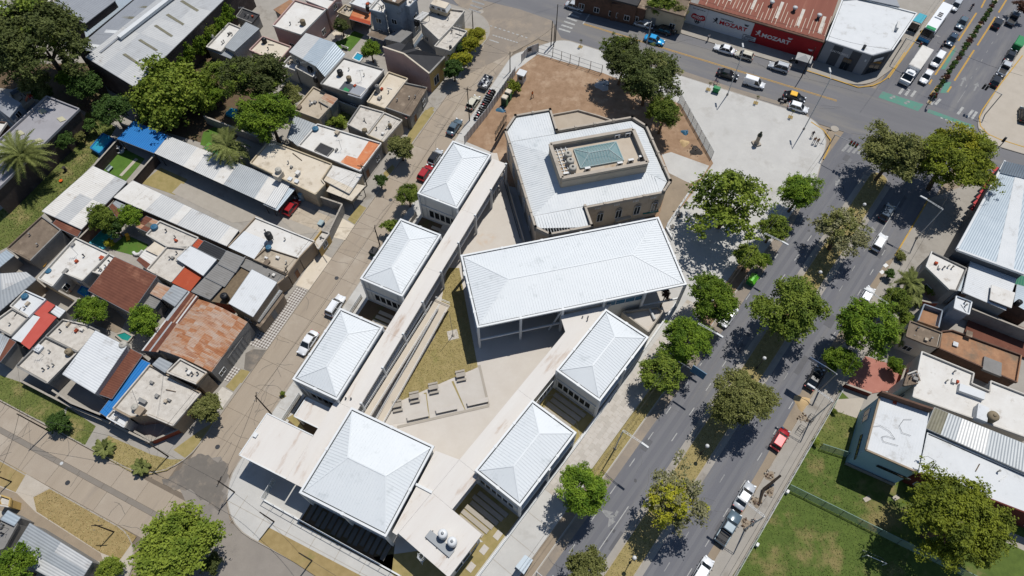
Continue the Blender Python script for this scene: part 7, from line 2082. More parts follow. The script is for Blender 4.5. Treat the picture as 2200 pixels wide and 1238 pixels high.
for k,t in enumerate((21.3,40.5,58.0,77.7,95.4)):
 b = AV(4.28,t)
 T = thing('median_lamp',('globe lamp in the median nearest the bottom edge','globe lamp in the median below the rounded green tree','globe lamp in the median between the third and second median trees','globe lamp in the median above the second median tree','globe lamp in the median nearest the junction')[k],'street lamp',(b.x,b.y,.12),'globe lamps of the median')
 local(T,MB().tube((0,0,0),(0,0,3.6),.07,.05,8),'pole','steel_dark'); local(T,MB().lathe((0,0,3.6),[(.12,0),(.28,.12),(.3,.3),(.2,.48),(.05,.55)],12),'globe','plastic_white',True); local(T,MB().lathe((0,0,0),[(.16,0),(.16,.3),(.08,.45)],8),'base','steel_dark')
def gantry(label,base,ang,h,arm,size,mat):
 T = thing('overhead_sign',label,'sign',(base.x,base.y,.12),None,ang)
 local(T,MB().tube((0,0,0),(0,0,h),.13,.1,8),'pole','steel_grey'); local(T,MB().tube((0,0,h),(arm,0,h+.2),.08,.06,8),'arm','steel_grey')
 local(T,MB().hexa([(arm-.1,-.06,h-.5),(arm+size[0],-.06,h-.5),(arm+size[0],.06,h-.5),(arm-.1,.06,h-.5)],[(arm-.1,.35,h+size[1]-.5),(arm+size[0],.35,h+size[1]-.5),(arm+size[0],.47,h+size[1]-.5),(arm-.1,.47,h+size[1]-.5)]),'sign_panel',mat)
gantry('overhead road sign with a blue panel beside the forecourt',lampbase('M5',462,1192,6.5),OUT_W,6.5,2.0,(2.4,1.3),'solar')
gantry('dark overhead road sign seen from behind in front of the classroom',lampbase('M4',640,1112,6.5),OUT_E,6.5,2.2,(2.2,1.3),'tank_blue')
def tlight(label,base,ang,h,arm,n=1,z=.12):
 T = thing('traffic_light',label,'traffic light',(base.x,base.y,z),'traffic lights of the junction',ang)
 local(T,MB().tube((0,0,0),(0,0,h),.1,.08,8),'pole','steel_grey')
 if arm: local(T,MB().tube((0,0,h-.1),(arm,0,h+.1),.07,.05,8),'arm','steel_grey')
 for i in range(n):
  x = arm-i*.55 if arm else .2
  hd = local(T,MB().box((x,0,h-.05),(.4,.34,1.1)),'signal_head','black_plastic')
  for k,mt in enumerate(('lamp_red','kerb_yellow','plastic_green')):
   me = MB().tube((x,-.17,h+.3-k*.34),(x,-.26,h+.3-k*.34),.13,.13,8).mesh('lens',MT[mt]); o = bpy.data.objects.new('lens',me); C.objects.link(o); o.parent = hd
tlight('traffic light mast with a long arm at the plaza corner',lampbase('T5',455,855,5.5),OUT_E,5.5,4.2,3)
tlight('traffic light mast on the far corner pavement',lampbase('T5',1510,600,5.5),OUT_W,5.5,3.4,2)
tlight('short traffic light on the tip of the hedge median',AV(4.15,130.5),OUT_E,3.0,0,1)
tlight('traffic light at the far corner kerb beside the crossing',lampbase('T5',1532,890,4.5),OUT_W,4.5,0,1)
tlight('traffic light mast beside the striped corner shop',lampbase('T5',905,245,5.5),OUT_E,5.5,3.0,1)
T = thing('street_sign','thin street name sign beside the plaza walkers','sign',w('T4',1560,885,.12))
b = T.location.copy()
local(T,MB().tube((0,0,0),(0,0,2.8),.04),'pole','steel_grey'); local(T,MB().box((0,0,2.65),(.9,.04,.25),CA),'sign_plate','steel_dark'); local(T,MB().box((0,0,2.9),(.9,.04,.25),AA),'sign_plate','steel_dark')
def wire(label,pts,sag=.5,r=.022):
 m = MB()
 for a,b in zip(pts[:-1],pts[1:]):
  a,b = Vector(a),Vector(b); q_ = [a.lerp(b,i/8)-Vector((0,0,sag*4*(i/8)*(1-i/8))) for i in range(9)]
  m.path(q_,r,4)
 o = m.build('overhead_wire','wire'); return tag(o,label,'wire','overhead wires')
tp = lambda k,d=0: Vector((POLES[k][0].x,POLES[k][0].y,POLES[k][1]-d))
wire('overhead wires along the lower street verge to the corner house pole',[tp('e',.3),tp('p',.3),tp('b',.3),tp('c',.3)])
wire('overhead wire from the school corner pole along the south pavement',[tp('c',.4),tp('r',.1),tp('q',.2),Vector((-10,5,5))])
wire('overhead wire along the residential street west side',[tp('b',.6),tp('k',.3),tp('j',.3),tp('i',.3)],.8)
wire('overhead wire along the residential street school side',[tp('c',.6),tp('f',.3),tp('a',.3),tp('g',.3),tp('h',.3),tp('n',.2)],.6)
wire('overhead wire crossing the top junction',[tp('i',.4),Vector((CR(127,44).x,CR(127,44).y,8))],.4)
for k,(o_,lab) in enumerate(((-6.2,'upper service wire along the avenue verge'),(-6.7,'lower service wire along the avenue verge'))):
 wire(lab,[AV(o_,0,7.0-k*.5),AV(o_,22,7.0-k*.5),AV(o_,44,7.0-k*.5),AV(o_,66,7.0-k*.5),AV(o_,98,7.2)],.45)
wire('wire crossing the junction towards the right corner',[w('T5',1100,270,9),w('T5',1640,480,9)],.5)
def bin_(label,fr_,x,y,ang,mat,lid,s=(1.35,.95,1.1),z=.125,dome=False):
 p = w(fr_,x,y,.6)
 T = thing('waste_container',label,'waste container',(p.x,p.y,z),None,ang)
 a,b,h = s
 local(T,MB().hexa([(-a*.42,-b*.42,.15),(a*.42,-b*.42,.15),(a*.42,b*.42,.15),(-a*.42,b*.42,.15)],[(-a/2,-b/2,h),(a/2,-b/2,h),(a/2,b/2,h),(-a/2,b/2,h)]),'bin_body',mat)
 if dome: local(T,MB().hexa([(-a/2,-b/2,h),(a/2,-b/2,h),(a/2,b/2,h),(-a/2,b/2,h)],[(-a/2.2,-b*.12,h+.55),(a/2.2,-b*.12,h+.55),(a/2.2,b*.12,h+.55),(-a/2.2,b*.12,h+.55)]),'lid',lid)
 else: local(T,MB().hexa([(-a/1.95,-b/1.95,h),(a/1.95,-b/1.95,h),(a/1.95,b/1.95,h),(-a/1.95,b/1.95,h)],[(-a/2.2,-b/2.3,h+.14),(a/2.2,-b/2.3,h+.14),(a/2.2,b/2.3,h+.14),(-a/2.2,b/2.3,h+.14)]),'lid',lid)
 for sx in (-1,1):
  for sy in (-1,1): local(T,MB().tube((sx*a*.36,sy*b*.36-.03,.1),(sx*a*.36,sy*b*.36+.03,.1),.1,.1,8),'caster','black_plastic')
  local(T,MB().bar((sx*a*.52,-b*.3,h*.75),(sx*a*.52,b*.3,h*.75),.06,.06),'side_handle','steel_dark')
 return T
bin_('green waste container with white print at the cross street kerb','T4',880,572,CA,'plastic_green','plastic_green')
bin_('lime green recycling container on the avenue kerb','M4',1108,598,AA,'plastic_green','plastic_lime',(1.9,1.4,1.1),.01,True)
bin_('dark green waste container at the tree beside the middle classroom block','M2',1072,420,SA,'plastic_dkgreen','black_plastic',(1.5,1.2,1.2),.01)
bin_('big green container parked behind the black saloon','T5',1612,285,AA,'plastic_green','plastic_green',(3.4,1.7,1.6),.01)
def panel_fence(label,pts,h,mat,step,post='steel_grey',cat='fence'):
 T = thing('site_fence',label,cat,sum((Vector(p) for p in pts),Vector())/len(pts))
 T.location.z = .12
 for a,b in zip(pts[:-1],pts[1:]):
  a,b = Vector((a[0],a[1],.12)),Vector((b[0],b[1],.12)); n = max(1,round((b-a).length/step))
  for i in range(n):
   p,q_ = a.lerp(b,(i+.02)/n),a.lerp(b,(i+.98)/n)
   MB().bar(p+Vector((0,0,h/2)),q_+Vector((0,0,h/2)),.05,h-.06).build('panel',MT[mat],T)
  for i in range(n+1):
   p = a.lerp(b,i/n); MB().box((p.x,p.y,.12+h/2),(.1,.1,h+.1),SA).build('post',MT[post],T)
 return T
panel_fence('white sheet fence between the motorcycles and the soil lot',[w('T3',x,y,0) for x,y in ((350,915),(490,740),(668,480))],2.2,'steel_pale',1.2)
panel_fence('white gate hoarding at the street corner of the soil lot',[w('T3',x,y,0) for x,y in ((708,400),(745,355),(812,330))],2.2,'wall_white',1.6)
o = MB().bar(w('T3',752,318,1.6),w('T3',772,310,1.6),.12,.9).build('notice','steel_dark')
tag(o,'dark notice on the white corner hoarding','notice')
T = fence('wire mesh fence on posts along the top of the soil lot',[w('T3',x,y,0) for x,y in ((815,335),(905,362),(1070,420),(1215,468))],2.2,'concrete',(2.15,1.1,.1),'steel_grey',panel=None,step=2.2,pr=.07)
panel_fence('white framed panel fence between the trees and the plaza',[w('T4',x,y,0) for x,y in ((645,640),(700,740),(850,1005))],2.0,'fence_glass',2.0,'frame_white')
fence('white steel railing from the plaza fence down to the avenue walk',[w('M4',x,y,0) for x,y in ((745,-5),(560,270),(600,340))]+[],1.6,'frame_white',(1.55,.1),'frame_white',base=(.5,.2,'frame_white'),step=2.5)
p = w('T3',710,490,1.2)
T = thing('site_booth','small white guard booth on the soil lot','booth',(p.x,p.y,.13),None,SA)
local(T,MB().box((0,0,1.1),(1.4,1.4,2.2)),'walls','wall_white'); local(T,MB().box((0,0,2.26),(1.7,1.7,.14)),'roof','r_bright')
for a in ((0,-.71,1.4,.8,.04),(-.71,0,1.4,.04,.8),(.71,0,1.4,.04,.8)): local(T,MB().box((a[0],a[1],a[2]),(a[3],a[4],.8)),'window','glass_dark')
for x,y,lab in ((602,640,'green portable toilet cabin, nearer of two'),(625,605,'green portable toilet cabin, farther of two')):
 p = w('T3',x,y,1.2); T = thing('toilet_cabin',lab,'cabin',(p.x,p.y,.13),'toilet cabins on the soil lot',SA)
 local(T,MB().box((0,0,1.05),(1.1,1.1,2.1)),'walls','plastic_dkgreen'); local(T,MB().hexa([(-.6,-.6,2.1),(.6,-.6,2.1),(.6,.6,2.1),(-.6,.6,2.1)],[(-.5,-.5,2.3),(.5,-.5,2.3),(.5,.5,2.3),(-.5,.5,2.3)]),'roof','r_cream'); local(T,MB().box((0,-.56,1.0),(.7,.03,1.8)),'door','plastic_green')
def heap(name,label,cat,fr_,x,y,r,h,mat,n=0,pm=None,seed=1,z=.13):
 p = w(fr_,x,y,0); rs = random.Random(seed)
 T = thing(name,label,cat,(p.x,p.y,z))
 m = MB(); N2 = 14
 prof = [(1.0,0),(.8,.3),(.5,.72),(.2,.95),(.02,1.0)]
 for rr,zz in prof:
  for i in range(N2):
   t = 2*math.pi*i/N2; k = 1+.22*math.sin(3*t+seed)+rs.uniform(-.08,.08); m.v.append((r*rr*k*math.cos(t),r*rr*k*math.sin(t),h*zz))
 for a in range(4):
  for i in range(N2): j = (i+1) % N2; m.f.append([a*N2+i,a*N2+j,(a+1)*N2+j,(a+1)*N2+i]); m.m.append(0)
 local(T,m,'heap_body',mat,True)
 for i in range(n):
  t = rs.uniform(0,6.28); rr = r*rs.uniform(.1,1.3); s = rs.uniform(.1,.26)
  local(T,MB().hexa([(rr*math.cos(t)+dx*s,rr*math.sin(t)+dy*s,-.02) for dx,dy in ((-.6,-.5),(.5,-.6),(.7,.4),(-.5,.6))],[(rr*math.cos(t)+dx*s*.7,rr*math.sin(t)+dy*s*.7,s*.8+h*max(0,1-rr/r)) for dx,dy in ((-.6,-.5),(.5,-.6),(.7,.4),(-.5,.6))]),'debris_piece',random.choice(pm))
 return T
heap('sand_heap','pale sand heap at the avenue kerb beside the black car','sand','B4',1425,140,1.25,.5,'sand',z=.005)
heap('sand_heap','yellow sand heap on the soil beside the mansion trees','sand','T4',678,910,.9,.4,'sand')
heap('rubble_heap','dark stone rubble at the plaza fence','rubble','T4',750,960,1.2,.35,'stone_dark',16,['stone_dark','rubble'],3)
heap('rubble_heap','heap of blue wrapped material beside the toilet cabins','rubble','T3',578,698,.9,.35,'tank_blue',10,['tank_blue','plastic_white'],4)
heap('rubble_heap','grey bags heaped under the large dark trees','rubble','T4',160,545,1.5,.4,'cloth_grey',14,['cloth_grey','stone_dark'],5)
heap('rubble_heap','blue grey tarpaulin bundle beside the plaza fence','rubble','T4',680,842,.7,.4,'tank_blue',4,['tank_blue'],6)
for k,(x,y,lab) in enumerate(((1430,235,'broken brick rubble at the avenue pavement beside the far lamp'),(1220,610,'dug up rubble on the pavement behind the silver car'),(1215,700,'paving rubble beside the felled trunk'),(1135,770,'loose rubble at the kerb behind the silver car'),(1070,910,'rubble patch beside the crouching person'))):
 heap('rubble_heap',lab,'rubble','B4',x,y,.75,.08,'ground_dust',18,['rubble','wood','w_brick','concrete'],10+k)
T = thing('felled_trunk','dark cut tree trunk leaning across the pavement by the lawn fence','tree trunk',w('B4',1185,690,.13))
a = w('B4',1180,690,.5)-T.location; b = w('B4',1290,600,2.2)-T.location; c_ = w('B4',1150,790,.2)-T.location
local(T,MB().tube(a,b,.24,.16,9),'trunk','wood_dark'); local(T,MB().tube(a,c_,.22,.12,9),'root_end','wood_dark')
for fr_,x,y,lab in (('B4',1415,310,'wire tree guard frame on the pavement above the red car'),('B4',1480,240,'small wheelbarrow like frame on the pavement by the rubble')):
 p = w(fr_,x,y,.5); T = thing('tree_guard',lab,'tree guard',(p.x,p.y,.13),None,AA)
 for sx in (-.4,.4):
  for sy in (-.4,.4): local(T,MB().tube((sx,sy,0),(sx,sy,1.1),.03),'post','steel_dark')
 for z in (.4,1.05):
  m = MB(); m.path([(-.4,-.4,z),(.4,-.4,z),(.4,.4,z),(-.4,.4,z),(-.4,-.4,z)],.025); local(T,m,'hoop','steel_dark')
p = w('T4',1132,915,0)
T = thing('monument','bronze bust on a tall stone pedestal in the middle of the plaza','monument',(p.x,p.y,.125))
local(T,MB().box((0,0,.15),(1.4,1.4,.3),.3),'plinth','mansion_trim'); local(T,MB().lathe((0,0,.3),[(.55,0),(.48,.2),(.38,.35),(.36,1.7),(.44,1.82),(.48,2.0)],12),'pedestal','terrace_grey')
local(T,MB().lathe((0,0,2.3),[(.38,0),(.45,.2),(.36,.42),(.14,.5),(.13,.6),(.2,.72),(.22,.88),(.12,1.05),(.02,1.1)],12),'bust','bronze',True)
for fr_,x,y,lab in (('T3',1082,300,'staked bare sapling on the pavement above the soil lot'),('T4',830,570,'staked sapling left of the green bin'),('T4',1130,655,'staked sapling on the plaza kerb'),('T4',1350,745,'bare sapling in front of the white hatchback')):
 p = w(fr_,x,y,0); T = thing('sapling',lab,'sapling',(p.x,p.y,.125))
 m = MB(); m.tube((0,0,0),(0,0,1.6),.03); 
 for i in range(6): m.tube((0,0,.9+i*.12),(math.cos(i*2.1)*.4,math.sin(i*2.1)*.4,1.5+i*.1),.015)
 local(T,m,'stem','wood'); o = local(T,MB().box((0,0,.01),(.9,.9,.02),CA),'tree_pit','grass_yellow')
 lf = bpy.data.objects.new('leaves',CR_T[0]); C.objects.link(lf); lf.parent = T; lf.location = (0,0,1.6); lf.scale = (.35,.35,.4); setmat(lf,'leaf_olive')
T = fence('dark railing on a low wall between the avenue pavement and the lawn',[AV(16.4,12),AV(16.4,62)],1.7,'steel_grey',(1.65,.9),'steel_grey',base=(.45,.22,'concrete'),step=1.6)
for k,t in enumerate((52.8,43.2,34,24.5)):
 b = AV(16.9,t); o = MB().box((0,0,.35),(.5,.35,.7),0).build('concrete_block','plastic_white'); o.location = (b.x,b.y,.12); o.rotation_euler = (0,0,AA)
 tag(o,('white concrete block behind the lawn railing, farthest up','white concrete block behind the lawn railing, second from the top','white concrete block behind the lawn railing, third from the top','white concrete block behind the lawn railing, lowest')[k],'block','blocks behind the lawn railing')
def meshfence(label,pts,h):
 T = thing('mesh_fence',label,'fence',sum((Vector(p) for p in pts),Vector())/len(pts)); T.location.z = .13
 for a,b in zip(pts[:-1],pts[1:]):
  a,b = Vector((a[0],a[1],.13)),Vector((b[0],b[1],.13)); n = max(1,round((b-a).length/2.6)); d = (b-a).normalized(); nn = Vector((-d.y,d.x,0))
  for i in range(n):
   p,q_ = a.lerp(b,i/n),a.lerp(b,(i+1)/n)
   MB().poly([p+Vector((0,0,.1)),q_+Vector((0,0,.1)),q_+nn*.35+Vector((0,0,h)),p+nn*.35+Vector((0,0,h))]).build('mesh_panel','green_net',T)
  for i in range(n+1):
   p = a.lerp(b,i/n); MB().tube(p,p+nn*.35+Vector((0,0,h)),.04).build('post','steel_dark',T)
  MB().bar(a+nn*.35+Vector((0,0,h)),b+nn*.35+Vector((0,0,h)),.08,.06).build('top_rail','green_mesh',T)
gn = bpy.data.materials.new('green_net'); gn.use_nodes = True
gnb = gn.node_tree.nodes['Principled BSDF']; gnb.inputs['Base Color'].default_value = A(150,176,162); gnb.inputs['Alpha'].default_value = .55; gnb.inputs['Roughness'].default_value = .8
MT['green_net'] = gn
meshfence('long green mesh fence crossing the lawn',[w('B5',x,y,0) for x,y in ((145,690),(480,855),(840,1035),(1330,1275))],1.5)
meshfence('short green mesh fence between the railing and the blue walled hall',[w('B5',x,y,0) for x,y in ((350,435),(520,490))],1.5)
T = thing('goal_frame','small white goal frame on the lawn','goal',w('B5',680,1170,.13))
a,b = w('B5',657,1105,1.6),w('B5',783,1160,1.6)
m = MB().path([Vector((a.x,a.y,.13))-T.location,a-T.location,b-T.location,Vector((b.x,b.y,.13))-T.location],.05); local(T,m,'frame','plastic_white')
T2_ = Vector((-.9,.5,0))
local(T,MB().path([a-T.location,Vector((a.x+.3,a.y+.9,.13))-T.location,Vector((b.x+.3,b.y+.9,.13))-T.location,b-T.location],.03),'back_stay','steel_grey')
for x,y,lab in ((655,750,'pale stone slab lying on the lawn'),(838,742,'pale slab in the shade of the blue walled hall'),(1455,1035,'pale slab on the lawn beside the dark red wall')):
 p = w('B5',x,y,.13); o = MB().box((0,0,.04),(1.0,.6,.1),.4).build('stone_slab','pave'); o.location = (p.x,p.y,.13); tag(o,lab,'slab')
P = [w('SB',x,y,2.6) for x,y in ((670,1110),(800,950),(908,1020),(785,1215))]
c = sum(P,Vector())/4
T = thing('bus_shelter','pale blue roofed bus shelter on the avenue pavement at the bottom','bus shelter',(c.x,c.y,.13))
MB().prism(P,2.5,2.62,bottom=True).build('roof','r_metalblue',T)
for p in P: q_ = c.lerp(p,.88); MB().tube((q_.x,q_.y,.13),(q_.x,q_.y,2.5),.05).build('post','steel_grey',T)
MB().bar(Vector((P[0].x,P[0].y,.55)).lerp(Vector((P[1].x,P[1].y,.55)),.1),Vector((P[0].x,P[0].y,.55)).lerp(Vector((P[1].x,P[1].y,.55)),.9),.35,.08).build('seat','wood',T)
MB().bar(Vector((P[0].x,P[0].y,1.4)).lerp(c,.1),Vector((P[1].x,P[1].y,1.4)).lerp(c,.1),.04,1.6).build('back_panel','fence_glass',T)
T = thing('stacked_rail','row of dark posts with a rail along the passage between the gallery and the mansion','railing',HX(17.5,72,.14))
for i in range(17):
 p = w('MA',95+i*8.2,690+i*29,0)
 MB().tube((p.x,p.y,.14),(p.x-.25,p.y+.2,1.2),.06).build('post','cone_dark',T)
a,b = w('MA',115,660,2.2),w('MA',268,1180,2.2)
MB().bar(a,b,.12,.12).build('rail','steel_grey',T)
MB().bar(Vector((a.x,a.y,1.1)),Vector((b.x,b.y,1.1)),.08,2.0).build('hoarding','steel_grey',T)
for x0,x1,lab in ((870,1000,'low scaffold trestle under the mansion windows, left'),(1030,1160,'low scaffold trestle under the mansion windows, right')):
 a,b = w('MA',x0,1000,1.6),w('MA',x1,965,1.6); cc_ = (a+b)/2
 T = thing('scaffold_trestle',lab,'scaffold',(cc_.x,cc_.y,.14),'trestles in front of the mansion')
 MB().bar(a,b,.6,.08).build('plank','r_cream',T)
 for e_ in (a,b):
  for s in (-.25,.25): MB().tube((e_.x,e_.y+s,.14),(e_.x,e_.y+s,1.6),.03).build('leg','steel_grey',T)
a,b = w('MA',1270,890,3),w('MA',1405,870,3)
T = thing('window_awning','green awning ledge under the right mansion window','awning',((a.x+b.x)/2,(a.y+b.y)/2,1.5))
MB().bar(Vector((a.x,a.y,1.6)),Vector((b.x,b.y,1.6)),.7,.1).build('awning_top','water',T); MB().bar(Vector((a.x,a.y,1.35)),Vector((b.x,b.y,1.35)),.4,.35).build('awning_box','steel_dark',T)
T = thing('pipe_scaffold','pipe scaffold and planks at the upper left corner of the mansion','scaffold',w('MA',60,330,.13))
for i in range(5):
 a = w('MA',20+22*i,380-40*i,.15); MB().tube(a,a+Vector((0,0,4.5)),.04).build('standard','steel_dark',T)
for z in (1.8,3.6): MB().bar(w('MA',20,380,0)+Vector((0,0,z)),w('MA',108,220,0)+Vector((0,0,z)),.5,.06).build('plank','wood',T)
P = w('T4',1440,365,2.2)
T = thing('tent_awning','white grey tent awning in front of the red painted wall','awning',(P.x,P.y,.13),None,CA)
local(T,MB().poly([(-1.6,-1.2,2.0),(1.6,-1.2,2.0),(0,0,2.8)]).poly([(1.6,-1.2,2.0),(1.6,1.2,2.0),(0,0,2.8)]).poly([(1.6,1.2,2.0),(-1.6,1.2,2.0),(0,0,2.8)]).poly([(-1.6,1.2,2.0),(-1.6,-1.2,2.0),(0,0,2.8)]),'canopy','cloth_grey')
for sx in (-1.5,1.5):
 for sy in (-1.1,1.1): local(T,MB().tube((sx,sy,0),(sx,sy,2.0),.03),'post','steel_grey')
def pool(label,fr_,pts,z0,z1,rim,wat,name='pool'):
 P = [w(fr_,x,y,z1) for x,y in pts]; c = sum(P,Vector())/len(P)
 T = thing(name,label,'pool',(c.x,c.y,.13))
 n = len(P)
 for i in range(n): MB().bar(Vector((P[i].x,P[i].y,(z0+z1)/2)),Vector((P[(i+1) % n].x,P[(i+1) % n].y,(z0+z1)/2)),.25,z1-z0-.003*i).build('rim',MT[rim],T)
 MB().poly([(p.x,p.y,z1-.12) for p in P]).build('water',MT[wat],T)
 return T
pool('raised blue rectangular pool in the garden below the glossy tree','T1',[(572,935),(650,845),(715,878),(628,968)],.13,1.2,'pool_blue','water_blue')
pool('green water pool with a blue rim under the garden trees','M1',[(565,355),(665,250),(722,318),(655,395)],.13,.4,'pool_rim','water')
pool('small dark water pool beside the bushy tree','M1',[(728,940),(790,922),(840,950),(810,985),(770,975)],.13,.5,'concrete','water')
pool('square bright blue paddling pool in the courtyard','M1',[(492,668),(520,630),(560,655),(545,700)],.13,.7,'r_blue','water_blue')
pool('blue square pool behind the bright round tree','T1',[(1430,720),(1462,688),(1500,692),(1480,740)],.13,.7,'water_blue','water_blue')
pool('turquoise pool behind the dark roofed house','T2',[(935,370),(965,330),(1010,350),(980,390)],.13,.5,'plastic_white','water_blue')
T = house('green and lime playhouse awning under the feathery palm','T1',[(1290,940),(1320,905),(1430,955),(1450,1015)],1.6,'s','plastic_green','w_white',sh=(4,1),mats=['plastic_green','plastic_lime','plastic_green'],open_=True,name='awning',cat='awning')
def simple(name,label,cat,fr_,x,y,parts,ang=0,z=.13,zz=.3):
 p = w(fr_,x,y,zz); T = thing(name,label,cat,(p.x,p.y,z),None,ang)
 for nm,mb_,mt in parts: local(T,mb_,nm,mt)
 return T
simple('fountain','white tiered garden fountain on the small green lawn','fountain','T1',762,955,[('basin',MB().lathe((0,0,0),[(.75,0),(.8,.35),(.6,.38),(.55,.2)],12),'plastic_white'),('bowl',MB().lathe((0,0,.3),[(.12,0),(.12,.6),(.4,.85),(.1,.9),(.08,1.2)],10),'plastic_white')])
simple('garden_bench','pale turquoise garden bench on the small green lawn','bench','T1',700,1075,[('seat',MB().box((0,0,.42),(1.2,.45,.07)),'mesh_pale'),('backrest',MB().box((0,.22,.7),(1.2,.06,.5)),'mesh_pale')]+[('leg',MB().box((s*.5,0,.2),(.06,.4,.4)),'mesh_pale') for s in (-1,1)],SA)
simple('curved_seat','white curved swan like garden seat on the pool lawn','garden seat','M1',878,428,[('seat',MB().path([(-.9,.2,.3),(-.5,-.25,.3),(0,-.3,.3),(.4,0,.35),(.8,.35,.6)],.28,8),'plastic_white'),('base',MB().box((0,0,.08),(1.2,.4,.15)),'plastic_white')])
simple('garden_chair','yellow garden lounger on the pool lawn','lounger','M1',812,332,[('seat',MB().box((0,0,.3),(.6,.9,.06)),'plastic_yellow'),('backrest',MB().bar((0,.45,.3),(0,.75,.75),.6,.05),'plastic_yellow')]+[('leg',MB().box((a,b,.14),(.05,.05,.28)),'plastic_yellow') for a in (-.27,.27) for b in (-.4,.4)],.4)
simple('garden_bench','white garden bench on the lawn behind the pale blue gable','bench','T2',890,305,[('seat',MB().box((0,0,.42),(1.5,.45,.07)),'plastic_white'),('backrest',MB().box((0,.22,.7),(1.5,.06,.5)),'plastic_white')]+[('leg',MB().box((s*.6,0,.2),(.06,.4,.4)),'plastic_white') for s in (-1,1)],CA)
simple('garden_statue','dark urn statue on the left lawn near the palm','statue','T1',418,1080,[('pedestal',MB().box((0,0,.25),(.4,.4,.5)),'stone_dark'),('urn',MB().lathe((0,0,.5),[(.12,0),(.3,.3),(.25,.5),(.34,.55)],10),'stone_dark')])
simple('plant_pot','orange clay pot on the left lawn','pot','T1',388,1148,[('pot',MB().lathe((0,0,0),[(.18,0),(.3,.35),(.34,.38)],10),'plastic_orange'),('soil',MB().lathe((0,0,.33),[(.26,0),(.26,.02)],10),'soil_dark')])
simple('toy_slide','orange and red plastic toys on the roof terrace at the left edge','toys','T1',178,628,[('slide',MB().bar((-.6,0,.2),(.5,0,1.0),.5,.1),'plastic_orange'),('tower',MB().box((.6,.1,.5),(.6,.7,1.0)),'red_frame'),('ladder',MB().bar((1.2,0,0),(.8,0,1.0),.4,.06),'plastic_yellow')],.8,3.5,3.8)
simple('plant_stand','yellow plastic kayak like tub beside a blue drum in the courtyard','tub','M1',300,480,[('tub',MB().hexa([(-.9,-.25,0),(.9,-.15,0),(.9,.15,0),(-.9,.25,0)],[(-1.1,-.35,.4),(1.2,-.2,.5),(1.2,.2,.5),(-1.1,.35,.4)]),'plastic_yellow'),('drum',MB().lathe((-.6,.9,0),[(.3,0),(.32,.8),(.25,.85)],12),'tank_blue')],SA)
simple('garden_table','orange table beside the blue paddling pool','table','M1',440,655,[('tabletop',MB().box((0,0,.7),(.8,.8,.06)),'plastic_orange')]+[('leg',MB().box((a,b,.35),(.06,.06,.68)),'plastic_orange') for a in (-.34,.34) for b in (-.34,.34)])
simple('red_frame','red steel frame leaning in the open garage','frame','M2',505,140,[('beam',MB().bar((-1.4,-.4,.4),(1.2,.8,1.4),.12,.12),'red_frame'),('beam',MB().bar((-1.2,.2,.3),(1.3,1.1,1.0),.1,.1),'red_frame'),('support',MB().bar((.9,.6,0),(.9,.6,1.3),.1,.1),'red_frame')],SA-.4)
simple('storage_cabinet','pale blue cabinet against the yard wall','cabinet','M2',620,80,[('body',MB().box((0,0,.9),(.9,.7,1.8)),'w_blue'),('door',MB().box((0,-.36,.9),(.8,.03,1.6)),'r_metalblue')],SA)
simple('storage_box','turquoise box on the yard wall corner','box','M2',738,240,[('body',MB().box((0,0,.4),(1.0,.8,.8)),'tank_blue'),('lid',MB().box((0,0,.83),(1.1,.9,.06)),'mesh_pale')],SA,2.5,2.9)
